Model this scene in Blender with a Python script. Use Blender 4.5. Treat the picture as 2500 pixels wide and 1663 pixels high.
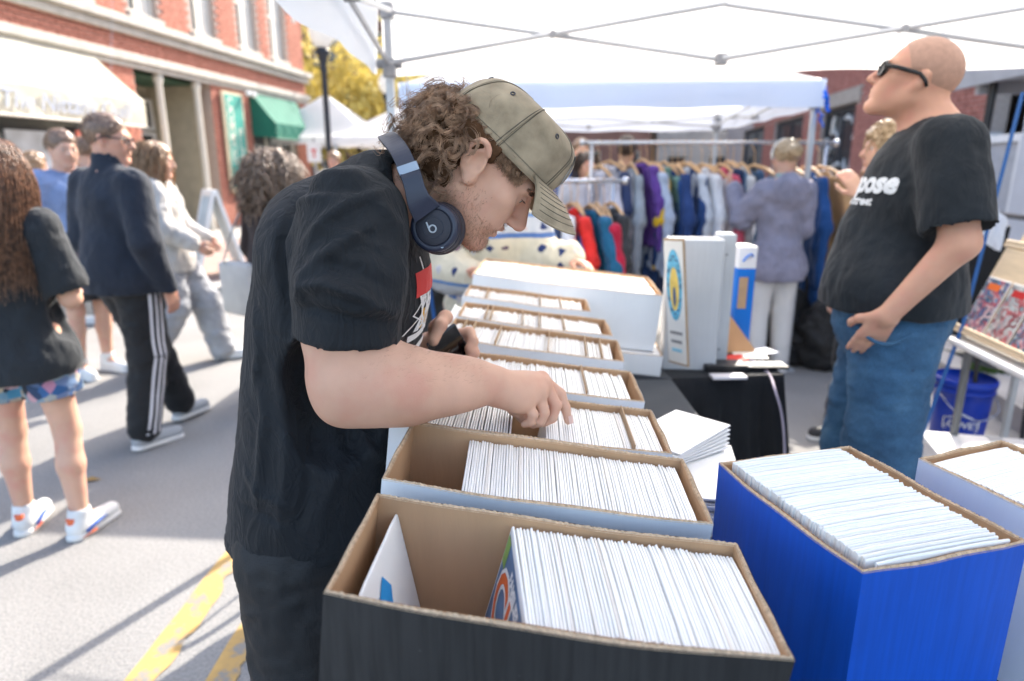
import bpy, bmesh, math, random
import numpy as np
from mathutils import Vector, Matrix, noise as mnoise
from mathutils.bvhtree import BVHTree
random.seed(7); RNG = np.random.default_rng(7)
SC = bpy.context.scene
for _o in list(bpy.data.objects): bpy.data.objects.remove(_o)
COL = SC.collection
R = math.radians
# ------------------------------------------------------------------ camera, sky, sun, exposure
F_PX = 1600.0; PITCH = math.atan(421.5 / F_PX); CAM_H = 1.50          # focal length in pixels of a 2500 px wide frame
_cd = bpy.data.cameras.new('camera'); CAM = bpy.data.objects.new('camera', _cd); COL.objects.link(CAM)
CAM.location = (0, 0, CAM_H); CAM.rotation_euler = (R(90) - PITCH, 0, 0)
_cd.sensor_width = 36; _cd.lens = 36 * F_PX / 2500; _cd.clip_start = 0.02; _cd.clip_end = 500
_cd.dof.use_dof = True; _cd.dof.focus_distance = 0.97; _cd.dof.aperture_fstop = 2.7; _cd.dof.aperture_blades = 9
SC.camera = CAM
SUN_AZ = (0.451, 0.892); SUN_EL = R(37)
W = bpy.data.worlds.new('World'); SC.world = W; W.use_nodes = True
_nt = W.node_tree; _bg = _nt.nodes['Background']; _sky = _nt.nodes.new('ShaderNodeTexSky')
_sky.sky_type = 'NISHITA'; _sky.sun_disc = False; _sky.sun_elevation = SUN_EL
_sky.sun_rotation = math.atan2(SUN_AZ[0], SUN_AZ[1]); _sky.air_density = 1.0; _sky.dust_density = 2.6; _sky.ozone_density = 0.5
_nt.links.new(_sky.outputs[0], _bg.inputs[0]); _bg.inputs[1].default_value = 0.15
_sl = bpy.data.lights.new('sun', 'SUN'); SUN = bpy.data.objects.new('sun', _sl); COL.objects.link(SUN)
_sl.energy = 2.7; _sl.angle = R(0.55); _sl.color = (1.0, 0.93, 0.83)
_sd = Vector((SUN_AZ[0] * math.cos(SUN_EL), SUN_AZ[1] * math.cos(SUN_EL), math.sin(SUN_EL)))
SUN.rotation_euler = _sd.to_track_quat('Z', 'Y').to_euler(); SUN.location = (6, 10, 12)
SC.view_settings.view_transform = 'Standard'; SC.view_settings.look = 'None'
SC.view_settings.gamma = 1.0; SC.view_settings.use_curve_mapping = False
SC.view_settings.exposure = 2.02
SC.render.engine = 'CYCLES'
SC.cycles.max_bounces = 8; SC.cycles.diffuse_bounces = 4; SC.cycles.transmission_bounces = 6; SC.cycles.transparent_max_bounces = 12
SC.cycles.use_denoising = True; SC.cycles.caustics_reflective = False; SC.cycles.caustics_refractive = False
SC.cycles.sample_clamp_indirect = 8
# ------------------------------------------------------------------ survey: photo pixel + distance -> place in the street
_D = np.array([0, math.cos(PITCH), -math.sin(PITCH)]); _U = np.array([0, math.sin(PITCH), math.cos(PITCH)]); _C = np.array([0, 0, CAM_H])
def ray(x, y): return _D + np.array([1., 0, 0]) * (x - 1250) / F_PX - _U * (y - 831.5) / F_PX
def onz(x, y, z):
    v = ray(x, y); return _C + v * (z - CAM_H) / v[2]
def aty(x, y, Y):
    v = ray(x, y); return _C + v * Y / v[1]
V3 = lambda *a: np.array(a, float)
# the street runs 8 degrees to the right of the view
SD = V3(math.sin(R(8)), math.cos(R(8)), 0); SN = V3(SD[1], -SD[0], 0)
# ------------------------------------------------------------------ materials
MATS = {}
def rgb(h):
    h = h.lstrip('#'); c = [int(h[i:i + 2], 16) / 255 for i in (0, 2, 4)]
    return tuple(((x / 12.92) if x <= .04045 else ((x + .055) / 1.055) ** 2.4) for x in c)
def newmat(name):
    m = bpy.data.materials.new(name); m.use_nodes = True; nt = m.node_tree
    return m, nt, nt.nodes['Principled BSDF'], nt.nodes['Material Output']
def N(nt, t, **kw):
    n = nt.nodes.new(t)
    for k, v in kw.items():
        if k.startswith('i_'):
            key = k[2:]
            key = int(key) if key.isdigit() else key
            n.inputs[key].default_value = v
        else: setattr(n, k, v)
    return n
def ramp(nt, fac, stops):
    r = nt.nodes.new('ShaderNodeValToRGB'); e = r.color_ramp.elements
    while len(e) < len(stops): e.new(0.5)
    for i, (p, c) in enumerate(stops):
        e[i].position = p; e[i].color = (c[0], c[1], c[2], 1)
    nt.links.new(fac, r.inputs[0]); return r.outputs[0]
def mat(name, col, rough=.75, var=.12, vscale=9, bump=.0, bscale=120, metal=0, spec=.4, sheen=0, coat=0, sss=0, aniso=None, trans=0, alpha=None, hue=None, bdist=.002, coord='Object'):
    """plain surface: colour with uneven blotches, fine relief"""
    if name in MATS: return MATS[name]
    m, nt, b, out = newmat(name); L = nt.links
    tc = N(nt, 'ShaderNodeTexCoord'); src = tc.outputs[coord]
    if aniso:
        mp = N(nt, 'ShaderNodeMapping'); mp.inputs['Scale'].default_value = aniso; L.new(src, mp.inputs[0]); src2 = mp.outputs[0]
    else: src2 = src
    n1 = N(nt, 'ShaderNodeTexNoise'); n1.inputs['Scale'].default_value = vscale; n1.inputs['Detail'].default_value = 5; L.new(src2, n1.inputs['Vector'])
    c2 = hue or col
    lo = tuple(x * (1 - var) for x in col); hi = tuple(min(1, x * (1 + var)) for x in c2)
    L.new(ramp(nt, n1.outputs[0], [(.3, lo), (.7, hi)]), b.inputs['Base Color'])
    b.inputs['Roughness'].default_value = rough; b.inputs['Metallic'].default_value = metal
    b.inputs['Specular IOR Level'].default_value = spec
    if sheen: b.inputs['Sheen Weight'].default_value = sheen; b.inputs['Sheen Roughness'].default_value = .5
    if coat: b.inputs['Coat Weight'].default_value = coat; b.inputs['Coat Roughness'].default_value = .12
    if sss:
        b.inputs['Subsurface Weight'].default_value = sss; b.inputs['Subsurface Radius'].default_value = (1, .35, .2); b.inputs['Subsurface Scale'].default_value = .008
    if bump:
        n2 = N(nt, 'ShaderNodeTexNoise'); n2.inputs['Scale'].default_value = bscale; n2.inputs['Detail'].default_value = 4; L.new(src2, n2.inputs['Vector'])
        bp = N(nt, 'ShaderNodeBump'); bp.inputs['Strength'].default_value = bump; bp.inputs['Distance'].default_value = bdist
        L.new(n2.outputs[0], bp.inputs['Height']); L.new(bp.outputs[0], b.inputs['Normal'])
    if trans:
        tr = N(nt, 'ShaderNodeBsdfTranslucent'); tr.inputs[0].default_value = (*[min(1, x * 1.0) for x in col], 1)
        mx = N(nt, 'ShaderNodeMixShader'); mx.inputs[0].default_value = trans
        L.new(b.outputs[0], mx.inputs[1]); L.new(tr.outputs[0], mx.inputs[2]); L.new(mx.outputs[0], out.inputs[0])
    MATS[name] = m; return m
def flat(name, col, rough=.6, **k): return mat(name, col, rough, var=.04, **k)
# ------------------------------------------------------------------ mesh building
def xf(rot=(0, 0, 0), loc=(0, 0, 0)):
    return Matrix.Translation(loc) @ (Matrix.Rotation(rot[2], 4, 'Z') @ Matrix.Rotation(rot[1], 4, 'Y') @ Matrix.Rotation(rot[0], 4, 'X'))
def frame(o, x, y, z):
    m = Matrix.Identity(4)
    for i, a in enumerate((x, y, z, o)):
        for j in range(3): m[j][i] = a[j]
    return m
def norm(v): v = np.asarray(v, float); return v / (np.linalg.norm(v) + 1e-12)
class MB:
    def __init__(s): s.v = []; s.f = []
    def add(s, vs, fs, M=None):
        k = len(s.v)
        s.v += [tuple(M @ Vector(p)) for p in vs] if M is not None else [tuple(p) for p in vs]
        s.f += [tuple(i + k for i in f) for f in fs]; return s
    def box(s, c, d, M=None, rot=None, bev=0):
        hx, hy, hz = d[0] / 2, d[1] / 2, d[2] / 2
        T = Matrix.Translation(c)
        if rot is not None: T = T @ xf(rot)
        if M is not None: T = M @ T
        if bev <= 0:
            vs = [(x * hx, y * hy, z * hz) for x in (-1, 1) for y in (-1, 1) for z in (-1, 1)]
            return s.add(vs, [(0, 1, 3, 2), (4, 6, 7, 5), (0, 4, 5, 1), (2, 3, 7, 6), (0, 2, 6, 4), (1, 5, 7, 3)], T)
        bm = bmesh.new(); bmesh.ops.create_cube(bm, size=1)
        for v in bm.verts: v.co = Vector((v.co.x * d[0], v.co.y * d[1], v.co.z * d[2]))
        bmesh.ops.bevel(bm, geom=bm.edges[:], offset=min(bev, min(d) * .45), segments=2, affect='EDGES', profile=.5)
        bm.verts.index_update(); s.add([v.co for v in bm.verts], [tuple(v.index for v in f.verts) for f in bm.faces], T); bm.free(); return s
    def b2(s, lo, hi, M=None, bev=0):
        return s.box([(a + b) / 2 for a, b in zip(lo, hi)], [abs(b - a) for a, b in zip(lo, hi)], M, bev=bev)
    def tube(s, pts, rad, n=8, caps=True, flat_=None, M=None, closed=False):
        P = [np.asarray(p, float) for p in pts]; m = len(P)
        rads = rad if hasattr(rad, '__len__') else [rad] * m
        ref = None; vs = []
        for i in range(m):
            if closed: t = norm(P[(i + 1) % m] - P[i - 1])
            else: t = norm(P[min(i + 1, m - 1)] - P[max(i - 1, 0)])
            if ref is None:
                ref = np.cross(t, [0, 0, 1.]); 
                if np.linalg.norm(ref) < .05: ref = np.cross(t, [0, 1., 0])
                ref = norm(ref)
            ref = norm(ref - t * (ref @ t)); b = np.cross(t, ref)
            for k in range(n):
                a = 2 * math.pi * k / n
                vs.append(P[i] + (ref * math.cos(a) + b * math.sin(a) * (flat_ or 1)) * rads[i])
        fs = [(i * n + k, i * n + (k + 1) % n, (i + 1) * n + (k + 1) % n, (i + 1) * n + k) for i in range(m - 1) for k in range(n)]
        if closed: fs += [((m - 1) * n + k, (m - 1) * n + (k + 1) % n, (k + 1) % n, k) for k in range(n)]
        elif caps: fs += [tuple(range(n - 1, -1, -1)), tuple((m - 1) * n + k for k in range(n))]
        return s.add(vs, fs, M)
    def lathe(s, prof, n=24, M=None, cap=True):
        """prof: (radius, height) pairs about local Z"""
        vs = [(r * math.cos(2 * math.pi * k / n), r * math.sin(2 * math.pi * k / n), z) for r, z in prof for k in range(n)]
        m = len(prof)
        fs = [(i * n + k, i * n + (k + 1) % n, (i + 1) * n + (k + 1) % n, (i + 1) * n + k) for i in range(m - 1) for k in range(n)]
        if cap: fs += [tuple(range(n - 1, -1, -1)), tuple((m - 1) * n + k for k in range(n))]
        return s.add(vs, fs, M)
    def prism(s, poly, h, M=None):
        """polygon in local XY pushed from z=0 to z=h"""
        n = len(poly); vs = [(x, y, 0) for x, y in poly] + [(x, y, h) for x, y in poly]
        return s.add(vs, [tuple(range(n - 1, -1, -1)), tuple(range(n, 2 * n))] + [(i, (i + 1) % n, n + (i + 1) % n, n + i) for i in range(n)], M)
    def grid(s, P):
        """P[i][j] points"""
        a, b = len(P), len(P[0])
        return s.add([p for r_ in P for p in r_], [(i * b + j, (i + 1) * b + j, (i + 1) * b + j + 1, i * b + j + 1) for i in range(a - 1) for j in range(b - 1)])
    def build(s, name, m, parent=None, smooth=False, origin=None, **tags): return mk(name, s.v, s.f, m, parent, smooth, origin, **tags)
def tag(o, label=None, cat=None, group=None, kind=None):
    for k, v in (('label', label), ('category', cat), ('group', group), ('kind', kind)):
        if v: o[k] = v
    return o
def root_of(p):
    while p.parent: p = p.parent
    return p
def world_loc(o):
    v = Vector((0, 0, 0))
    while o: v += o.location; o = o.parent
    return v
def mk(name, vs, fs, m, parent=None, smooth=False, origin=None, autosmooth=None, **tags):
    """a mesh object from world coordinates; its origin is the given point or its parent's"""
    vs = np.asarray(vs, dtype=np.float64).reshape(-1, 3)
    off = np.array(origin, float) if origin is not None else (np.array(world_loc(parent)) if parent else None)
    if off is None:
        lo, hi = vs.min(0), vs.max(0); off = V3((lo[0] + hi[0]) / 2, (lo[1] + hi[1]) / 2, lo[2])
    me = bpy.data.meshes.new(name)
    if isinstance(fs, np.ndarray):
        nf, k = fs.shape; me.vertices.add(len(vs)); me.loops.add(nf * k); me.polygons.add(nf)
        me.vertices.foreach_set('co', (vs - off).astype(np.float32).ravel()); me.loops.foreach_set('vertex_index', fs.astype(np.int32).ravel())
        me.polygons.foreach_set('loop_start', np.arange(0, nf * k, k, dtype=np.int32)); me.polygons.foreach_set('loop_total', np.full(nf, k, dtype=np.int32)); me.update(calc_edges=True)
    else: me.from_pydata([tuple(p) for p in (vs - off)], [], fs)
    me.validate(); me.update()
    if m is not None: me.materials.append(m)
    if smooth: me.polygons.foreach_set('use_smooth', [True] * len(me.polygons))
    o = bpy.data.objects.new(name, me); COL.objects.link(o)
    if parent is not None:
        o.parent = parent; o.location = Vector(off) - world_loc(parent)
    else: o.location = off
    if autosmooth:
        try:
            me.set_sharp_from_angle(angle=R(autosmooth))
        except Exception: pass
    return tag(o, **tags)
def empty(name, loc, label=None, cat=None, group=None):
    o = bpy.data.objects.new(name, None); COL.objects.link(o); o.location = Vector([float(x) for x in loc]); o.empty_display_size = .1
    return tag(o, label, cat, group)
def dup(o, parent=None, loc=None, rot=None):
    c = o.copy(); COL.objects.link(c); c.parent = parent
    if loc is not None: c.location = Vector([float(x) for x in loc])
    if rot is not None: c.rotation_euler = rot
    for ch in list(o.children):
        if ch is not c: dup(ch, c)
    return c
def over(o, m):
    """this copy's own material"""
    o.material_slots[0].link = 'OBJECT'; o.material_slots[0].material = m; return o
def text_mesh(txt, size=.1, bold=0.0, shear=0, spacing=1, res=3, align='CENTER'):
    cu = bpy.data.curves.new('lettering', 'FONT'); cu.body = txt; cu.size = size; cu.offset = bold; cu.shear = shear; cu.space_character = spacing
    cu.align_x = align; cu.align_y = 'CENTER'; cu.resolution_u = res
    ob = bpy.data.objects.new('lettering', cu); COL.objects.link(ob); bpy.context.view_layer.update()
    me = bpy.data.meshes.new_from_object(ob.evaluated_get(bpy.context.evaluated_depsgraph_get()))
    vs = np.array([v.co[:] for v in me.vertices]); fs = [tuple(p.vertices) for p in me.polygons]
    bpy.data.objects.remove(ob); bpy.data.curves.remove(cu); bpy.data.meshes.remove(me)
    return vs, fs
def subdivide(vs, fs, cut):
    bm = bmesh.new(); bv = [bm.verts.new(p) for p in vs]; bm.verts.ensure_lookup_table()
    for f in fs:
        try: bm.faces.new([bv[i] for i in f])
        except Exception: pass
    bmesh.ops.triangulate(bm, faces=bm.faces[:])
    for _ in range(3):
        es = [e for e in bm.edges if e.calc_length() > cut]
        if not es: break
        bmesh.ops.subdivide_edges(bm, edges=es, cuts=1); bmesh.ops.triangulate(bm, faces=bm.faces[:])
    bm.verts.index_update(); r = np.array([v.co[:] for v in bm.verts]), [tuple(v.index for v in f.verts) for f in bm.faces]; bm.free(); return r
def bvh_of(o):
    M = Matrix.Translation(world_loc(o)); return BVHTree.FromPolygons([M @ v.co for v in o.data.vertices], [tuple(p.vertices) for p in o.data.polygons])
def print_on(name, vs, fs, O, X, Y, target, m, parent, off=.0015, cut=.02):
    """lay a flat print (local xy) onto a built surface, pushed along the frame's normal"""
    X, Y = norm(X), norm(Y); Nn = np.cross(X, Y)
    if cut: vs, fs = subdivide(vs, fs, cut)
    tree = target if isinstance(target, BVHTree) else bvh_of(target); out = []
    for p in vs:
        q = np.array(O) + X * p[0] + Y * p[1]
        h, n, i, d = tree.ray_cast(Vector(q + Nn * .3), Vector(-Nn), .8)
        out.append(np.array(h) + Nn * off if h is not None else q)
    return mk(name, out, fs, m, parent)
# ------------------------------------------------------------------ smooth solids from distance fields
def vnoise(P, seed=0):
    """cheap lattice noise, values -1..1"""
    P = np.asarray(P, float); i = np.floor(P).astype(np.int64); f = P - i; f = f * f * (3 - 2 * f)
    def h(dx, dy, dz):
        n = (i[..., 0] + dx) * 374761393 + (i[..., 1] + dy) * 668265263 + (i[..., 2] + dz) * 2147483647 + seed * 974711
        n = (n ^ (n >> 13)) * 1274126177 & 0x7fffffff
        return ((n ^ (n >> 16)) & 0xffff) / 32767.5 - 1
    x, y, z = f[..., 0], f[..., 1], f[..., 2]
    a = h(0, 0, 0) * (1 - x) + h(1, 0, 0) * x; b = h(0, 1, 0) * (1 - x) + h(1, 1, 0) * x
    c = h(0, 0, 1) * (1 - x) + h(1, 0, 1) * x; d = h(0, 1, 1) * (1 - x) + h(1, 1, 1) * x
    return (a * (1 - y) + b * y) * (1 - z) + (c * (1 - y) + d * y) * z
class Solid:
    def __init__(s, vox): s.vox = vox; s.ops = []
    def _b(s, pts, r): pts = np.array(pts, float); r = np.max(r); return pts.min(0) - r, pts.max(0) + r
    def cone(s, a, b, ra, rb=None, k=.02, op='u'):
        a, b = np.array(a, float), np.array(b, float); rb = ra if rb is None else rb; ab = b - a; L2 = ab @ ab + 1e-12
        def f(P):
            t = np.clip(((P - a) @ ab) / L2, 0, 1); return np.linalg.norm(P - a - t[..., None] * ab, axis=-1) - (ra + (rb - ra) * t)
        s.ops.append((op, k, f, s._b([a, b], max(ra, rb)))); return s
    def chain(s, pts, rads, k=.02, op='u'):
        for i in range(len(pts) - 1): s.cone(pts[i], pts[i + 1], rads[i], rads[i + 1], k, op)
        return s
    def ell(s, c, r, X=None, Z=None, k=.02, op='u'):
        c, r = np.array(c, float), np.array(r, float)
        if X is None: M = np.eye(3)
        else:
            Z_ = norm(Z); X_ = norm(np.array(X, float) - Z_ * (np.array(X, float) @ Z_)); M = np.array([X_, np.cross(Z_, X_), Z_])
        def f(P):
            q = (P - c) @ M.T; k0 = np.linalg.norm(q / r, axis=-1); k1 = np.linalg.norm(q / (r * r), axis=-1) + 1e-9
            return k0 * (k0 - 1) / k1
        s.ops.append((op, k, f, s._b([c], r.max()))); return s
    def half(s, p, n, op='s', k=.004):
        """cut away the side the normal points to"""
        p, n = np.array(p, float), norm(n)
        s.ops.append((op, k, lambda P: -((P - p) @ n), None)); return s
    def field(s, lo, hi):
        v = s.vox; n = np.maximum(np.ceil((hi - lo) / v).astype(int) + 1, 2)
        ax = [lo[i] + np.arange(n[i]) * v for i in range(3)]; G = np.full(tuple(n), .08)
        for op, k, f, bb in s.ops:
            if bb is None: sl = (slice(None),) * 3
            else:
                m = k + 2.5 * v
                i0 = np.maximum(((bb[0] - m - lo) / v).astype(int), 0); i1 = np.minimum(np.ceil((bb[1] + m - lo) / v).astype(int) + 1, n)
                if (i1 <= i0).any(): continue
                sl = tuple(slice(a, b) for a, b in zip(i0, i1))
            P = np.stack(np.meshgrid(*[ax[i][sl[i]] for i in range(3)], indexing='ij'), -1); d = f(P); g = G[sl]
            if op == 'u':
                h = np.clip(.5 + .5 * (g - d) / k, 0, 1); G[sl] = g * (1 - h) + d * h - k * h * (1 - h)
            else:
                d = -d; h = np.clip(.5 - .5 * (g - d) / k, 0, 1); G[sl] = g * (1 - h) + d * h + k * h * (1 - h)
        return G
    def mesh(s, relax=1):
        bbs = [o[3] for o in s.ops if o[3] is not None and o[0] == 'u']
        lo = np.min([b[0] for b in bbs], 0) - 4 * s.vox; hi = np.max([b[1] for b in bbs], 0) + 4 * s.vox
        G = s.field(lo, hi); ins = G < 0; n = np.array(G.shape)
        cnt = np.zeros(n - 1); acc = np.zeros(tuple(n - 1) + (3,))
        for ax in range(3):
            a = [slice(None)] * 3; b = [slice(None)] * 3; a[ax] = slice(0, -1); b[ax] = slice(1, None)
            A, B = G[tuple(a)], G[tuple(b)]; cr = ins[tuple(a)] != ins[tuple(b)]
            t = np.where(cr, A / np.where(cr, A - B, 1), 0); o1, o2 = [x for x in range(3) if x != ax]
            for d1 in (0, 1):
                for d2 in (0, 1):
                    sl = [slice(None)] * 3
                    sl[o1] = slice(d1, n[o1] - 1 + d1); sl[o2] = slice(d2, n[o2] - 1 + d2); sl = tuple(sl)
                    c = cr[sl]; cnt += c; acc[..., ax] += np.where(c, t[sl], 0); acc[..., o1] += c * d1; acc[..., o2] += c * d2
        act = cnt > 0; idx = np.full(act.shape, -1, np.int64); idx[act] = np.arange(act.sum())
        base = np.stack(np.nonzero(act), -1); Vv = lo + (base + acc[act] / cnt[act][:, None]) * s.vox
        quads = []
        for ax in range(3):
            a = [slice(None)] * 3; b = [slice(None)] * 3; a[ax] = slice(0, -1); b[ax] = slice(1, None)
            ia, ib = ins[tuple(a)], ins[tuple(b)]; o1, o2 = (ax + 1) % 3, (ax + 2) % 3
            for flip, cond in ((0, ia & ~ib), (1, ~ia & ib)):
                c = np.stack(np.nonzero(cond), -1); c = c[(c[:, o1] > 0) & (c[:, o2] > 0) & (c[:, o1] < n[o1] - 1) & (c[:, o2] < n[o2] - 1)]
                q = []
                for d1, d2 in ((-1, -1), (0, -1), (0, 0), (-1, 0)):
                    e = c.copy(); e[:, o1] += d1; e[:, o2] += d2; q.append(idx[e[:, 0], e[:, 1], e[:, 2]])
                q = np.stack(q, -1); quads.append(q[:, ::-1] if flip else q)
        Fq = np.concatenate(quads)
        for _ in range(relax):
            S = np.zeros_like(Vv); c = np.zeros(len(Vv))
            for i in range(4):
                j = Fq[:, (i + 1) % 4]; np.add.at(S, Fq[:, i], Vv[j]); np.add.at(c, Fq[:, i], 1)
            Vv = Vv * .45 + S / np.maximum(c, 1)[:, None] * .55
        return Vv, Fq
def normals(Vv, Fq):
    n = np.cross(Vv[Fq[:, 2]] - Vv[Fq[:, 0]], Vv[Fq[:, 3]] - Vv[Fq[:, 1]]); o = np.zeros_like(Vv)
    for i in range(4): np.add.at(o, Fq[:, i], n)
    return o / (np.linalg.norm(o, axis=1, keepdims=True) + 1e-12)
def fbm(P, s, seed=0, oct=3):
    o = 0; a = 1
    for i in range(oct): o = o + a * vnoise(P * s, seed + i); s *= 2.1; a *= .5
    return o
# ------------------------------------------------------------------ ground
def asphalt_mat():
    m, nt, b, out = newmat('asphalt'); L = nt.links; tc = N(nt, 'ShaderNodeTexCoord')
    a = N(nt, 'ShaderNodeTexNoise', i_Scale=1.3, i_Detail=6.0); g = N(nt, 'ShaderNodeTexVoronoi', i_Scale=150.0); f = N(nt, 'ShaderNodeTexNoise', i_Scale=90.0, i_Detail=5.0)
    for n in (a, g, f): L.new(tc.outputs['Object'], n.inputs['Vector'])
    base = ramp(nt, a.outputs[0], [(.25, (.225, .219, .21)), (.5, (.272, .265, .255)), (.8, (.315, .307, .295))])
    spk = ramp(nt, f.outputs[0], [(.3, (.78, .78, .79)), (.62, (1.08, 1.07, 1.06))])
    mx = N(nt, 'ShaderNodeMix', data_type='RGBA', blend_type='MULTIPLY'); mx.inputs[0].default_value = 1
    L.new(base, mx.inputs[6]); L.new(spk, mx.inputs[7]); L.new(mx.outputs[2], b.inputs['Base Color'])
    b.inputs['Roughness'].default_value = .9; b.inputs['Specular IOR Level'].default_value = .25
    bp = N(nt, 'ShaderNodeBump', i_Strength=.45, i_Distance=.004); L.new(g.outputs[0], bp.inputs['Height']); L.new(bp.outputs[0], b.inputs['Normal'])
    return m
ROAD = mk('road', [(-60, -20, 0), (60, -20, 0), (60, 120, 0), (-60, 120, 0)], [(0, 1, 2, 3)], asphalt_mat(), origin=(0, 0, 0), kind='structure')
def worn_yellow():
    m, nt, b, out = newmat('worn_yellow_paint'); L = nt.links; tc = N(nt, 'ShaderNodeTexCoord')
    n = N(nt, 'ShaderNodeTexNoise', i_Scale=9.0, i_Detail=9.0, i_Roughness=.68); L.new(tc.outputs['Object'], n.inputs['Vector'])
    L.new(ramp(nt, n.outputs[0], [(.38, (.24, .225, .205)), (.46, (.46, .29, .10)), (.72, (.60, .37, .115))]), b.inputs['Base Color']); b.inputs['Roughness'].default_value = .75
    return m
YEL = worn_yellow()
def road_line(pa, pb, w, seed, tdir=None):
    """painted band with chipped right-hand edge"""
    a, b = np.array(onz(*pa, 0)), np.array(onz(*pb, 0)); a[2] = b[2] = .004; t = norm(b - a) if tdir is None else tdir; b = a + t; s_ = np.cross(t, [0, 0, 1.]); n = 900; m = MB(); Lp, Rp = [], []
    a = a - t * 3.2; b = b + t * 24; ln = np.linalg.norm(b - a); rr = random.Random(seed)
    for i in range(n + 1):
        p = a + t * ln * i / n; e = fbm(np.array([[p[0], p[1], 0]]), 9, seed)[0]; e2 = fbm(np.array([[p[0], p[1], 3]]), 30, seed)[0]
        Lp.append(p - s_ * (w / 2 + .003 * e)); Rp.append(p + s_ * (w / 2 - max(0, .030 * e + .020 * e2) + rr.uniform(-.003, .003)))
    m.grid([Lp, Rp]); return m.build('road_line', YEL, kind='structure')
LDIR = norm((onz(548, 1370, 0) - onz(345, 1663, 0)) * .75 + SD * .25 * .6); road_line((348, 1663), None or (548, 1370), .105, 3, LDIR); road_line((545, 1663), (605, 1530), .105, 8, LDIR)
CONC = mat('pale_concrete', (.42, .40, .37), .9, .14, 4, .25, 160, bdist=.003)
PAVE = mat('brick_paver', (.36, .25, .21), .9, .16, 7, .3, 60, bdist=.003)
# left pavement with its bulging kerb, then the right-hand one
def slab(name, poly, h, m, **k):
    b = MB().prism([(p[0], p[1]) for p in poly], h); return b.build(name, m, **k)
KL = V3(-3.58, 7.5, 0)
_pl = [V3(-30, -6, 0) , V3(-5.9, -6, 0), V3(-5.35, 1.5, 0), V3(-4.9, 6.2, 0), V3(-4.3, 7.0, 0), KL, V3(-2.95, 7.85, 0), V3(-2.55, 9, 0), V3(-2.0, 14, 0), V3(-1.4, 20, 0), V3(-1.4, 21, 0), V3(-30, 21, 0)]
LEFT_PAVE = slab('pavement', _pl, .15, CONC, kind='structure', origin=(0, 0, 0))
def strip(name, poly, z, m): return mk(name, [(p[0], p[1], z) for p in poly], [tuple(range(len(poly)))], m, kind='structure')
strip('pavement_bricks', [V3(-6.5, 6.5, 0), V3(-4.0, 7.75, 0), V3(-3.2, 8.3, 0), V3(-2.9, 9.5, 0), V3(-2.4, 14, 0), V3(-5.2, 14.2, 0)], .154, PAVE)
kr = [V3(2.35, -4, 0), V3(2.75, 2.0, 0), V3(3.02, 3.9, 0), V3(3.6, 8, 0), V3(6.6, 29, 0), V3(30, 29, 0), V3(30, -4, 0)]
RIGHT_PAVE = slab('pavement', kr, .14, mat('darker_concrete', (.36, .34, .32), .92, .16, 5, .3, 130, bdist=.003), kind='structure', origin=(0, 0, 0))  # right pavement: concrete a little darker than the left one
strip('pavement_bricks', [V3(3.5, 2.5, 0), V3(4.0, 6, 0), V3(6.0, 6, 0), V3(5.6, 2.5, 0)], .144, mat('dark_paver', (.24, .12, .1), .9, .2, 9, .3, 50))
# ------------------------------------------------------------------ brick buildings
STONE = mat('limestone_trim', (.46, .43, .38), .85, .12, 6, .2, 80)
MORT = mat('mortar', (.42, .33, .28), .95, .1, 20, .2, 200)
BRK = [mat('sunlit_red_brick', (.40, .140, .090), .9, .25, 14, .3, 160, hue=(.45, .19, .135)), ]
CREAMP = mat('cream_paint', (.62, .58, .50), .6, .06, 3)
GLASSD = mat('dark_shop_glass', (.03, .035, .04), .08, .3, 2, spec=.6)
WHITEP = mat('white_paint', (.78, .78, .76), .5, .05, 4)
FO = V3(-6.5, 15.6, 0) - SD * 15.6
def FL(s, n, z): return FO + SD * s + SN * n + V3(0, 0, z)
MF = frame(FO, SD, SN * -1, (0, 0, 1))            # local x along the front, local y into the house, z up
class Face:
    """helper for one house front: local x along the street, y = depth into the house"""
    def __init__(s, M, root): s.M = M; s.root = root
    def box(s, name, x0, x1, y0, y1, z0, z1, m, bev=0, parent=None):
        return MB().b2((x0, y0, z0), (x1, y1, z1), s.M, bev).build(name, m, parent or s.root)
def brick_field(face, rects, holes, mats, bw=.205, bh=.067, gap=.011, nparts=150, seed=1, view=(0, 0)):
    """every brick a block of its own: the largest in view are parts, the rest one joined part"""
    rr = random.Random(seed); cells = []
    for (x0, x1, z0, z1) in rects:
        nz = max(1, int((z1 - z0) / (bh + gap)))
        for j in range(nz):
            z = z0 + (j + .5) * (z1 - z0) / nz; x = x0 - (bw / 2 if j % 2 else 0)
            while x < x1:
                a, b = max(x, x0) + gap / 2, min(x + bw + gap, x1) - gap / 2; x += bw + gap
                if b - a < .03: continue
                if any(h[0] < b and h[1] > a and h[2] < z + bh / 2 and h[3] > z - bh / 2 for h in holes): continue
                cells.append(((a + b) / 2, z, b - a))
    cells.sort(key=lambda c: (c[0] - view[0]) ** 2 + (c[1] - view[1]) ** 2)
    base = MB().box((0, 0, 0), (1, .03, bh), bev=0).build('brick', mats[0], face.root); me = base.data; Mr = face.M.to_3x3().to_4x4(); ro = world_loc(face.root)
    first = True
    for c in cells[:nparts]:
        o = base if first else base.copy()
        if not first: COL.objects.link(o); o.parent = face.root
        first = False
        p = face.M @ Vector((c[0], -.006 + rr.uniform(-.003, .003), c[1])); o.matrix_local = Matrix.Translation(p - ro) @ Mr @ Matrix.Diagonal((c[2], 1, 1, 1))
        o.parent = face.root
    b = MB()
    # base brick was built in world axes about its own origin: undo that shift
    for v in me.vertices: v.co = v.co + ro
    for c in cells[nparts:]: b.box((c[0], -.006 + rr.uniform(-.003, .003), c[1]), (c[2], .03, bh), face.M)
    if b.v: tag(b.build('bricks', mats[0], face.root), kind='stuff')
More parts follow.
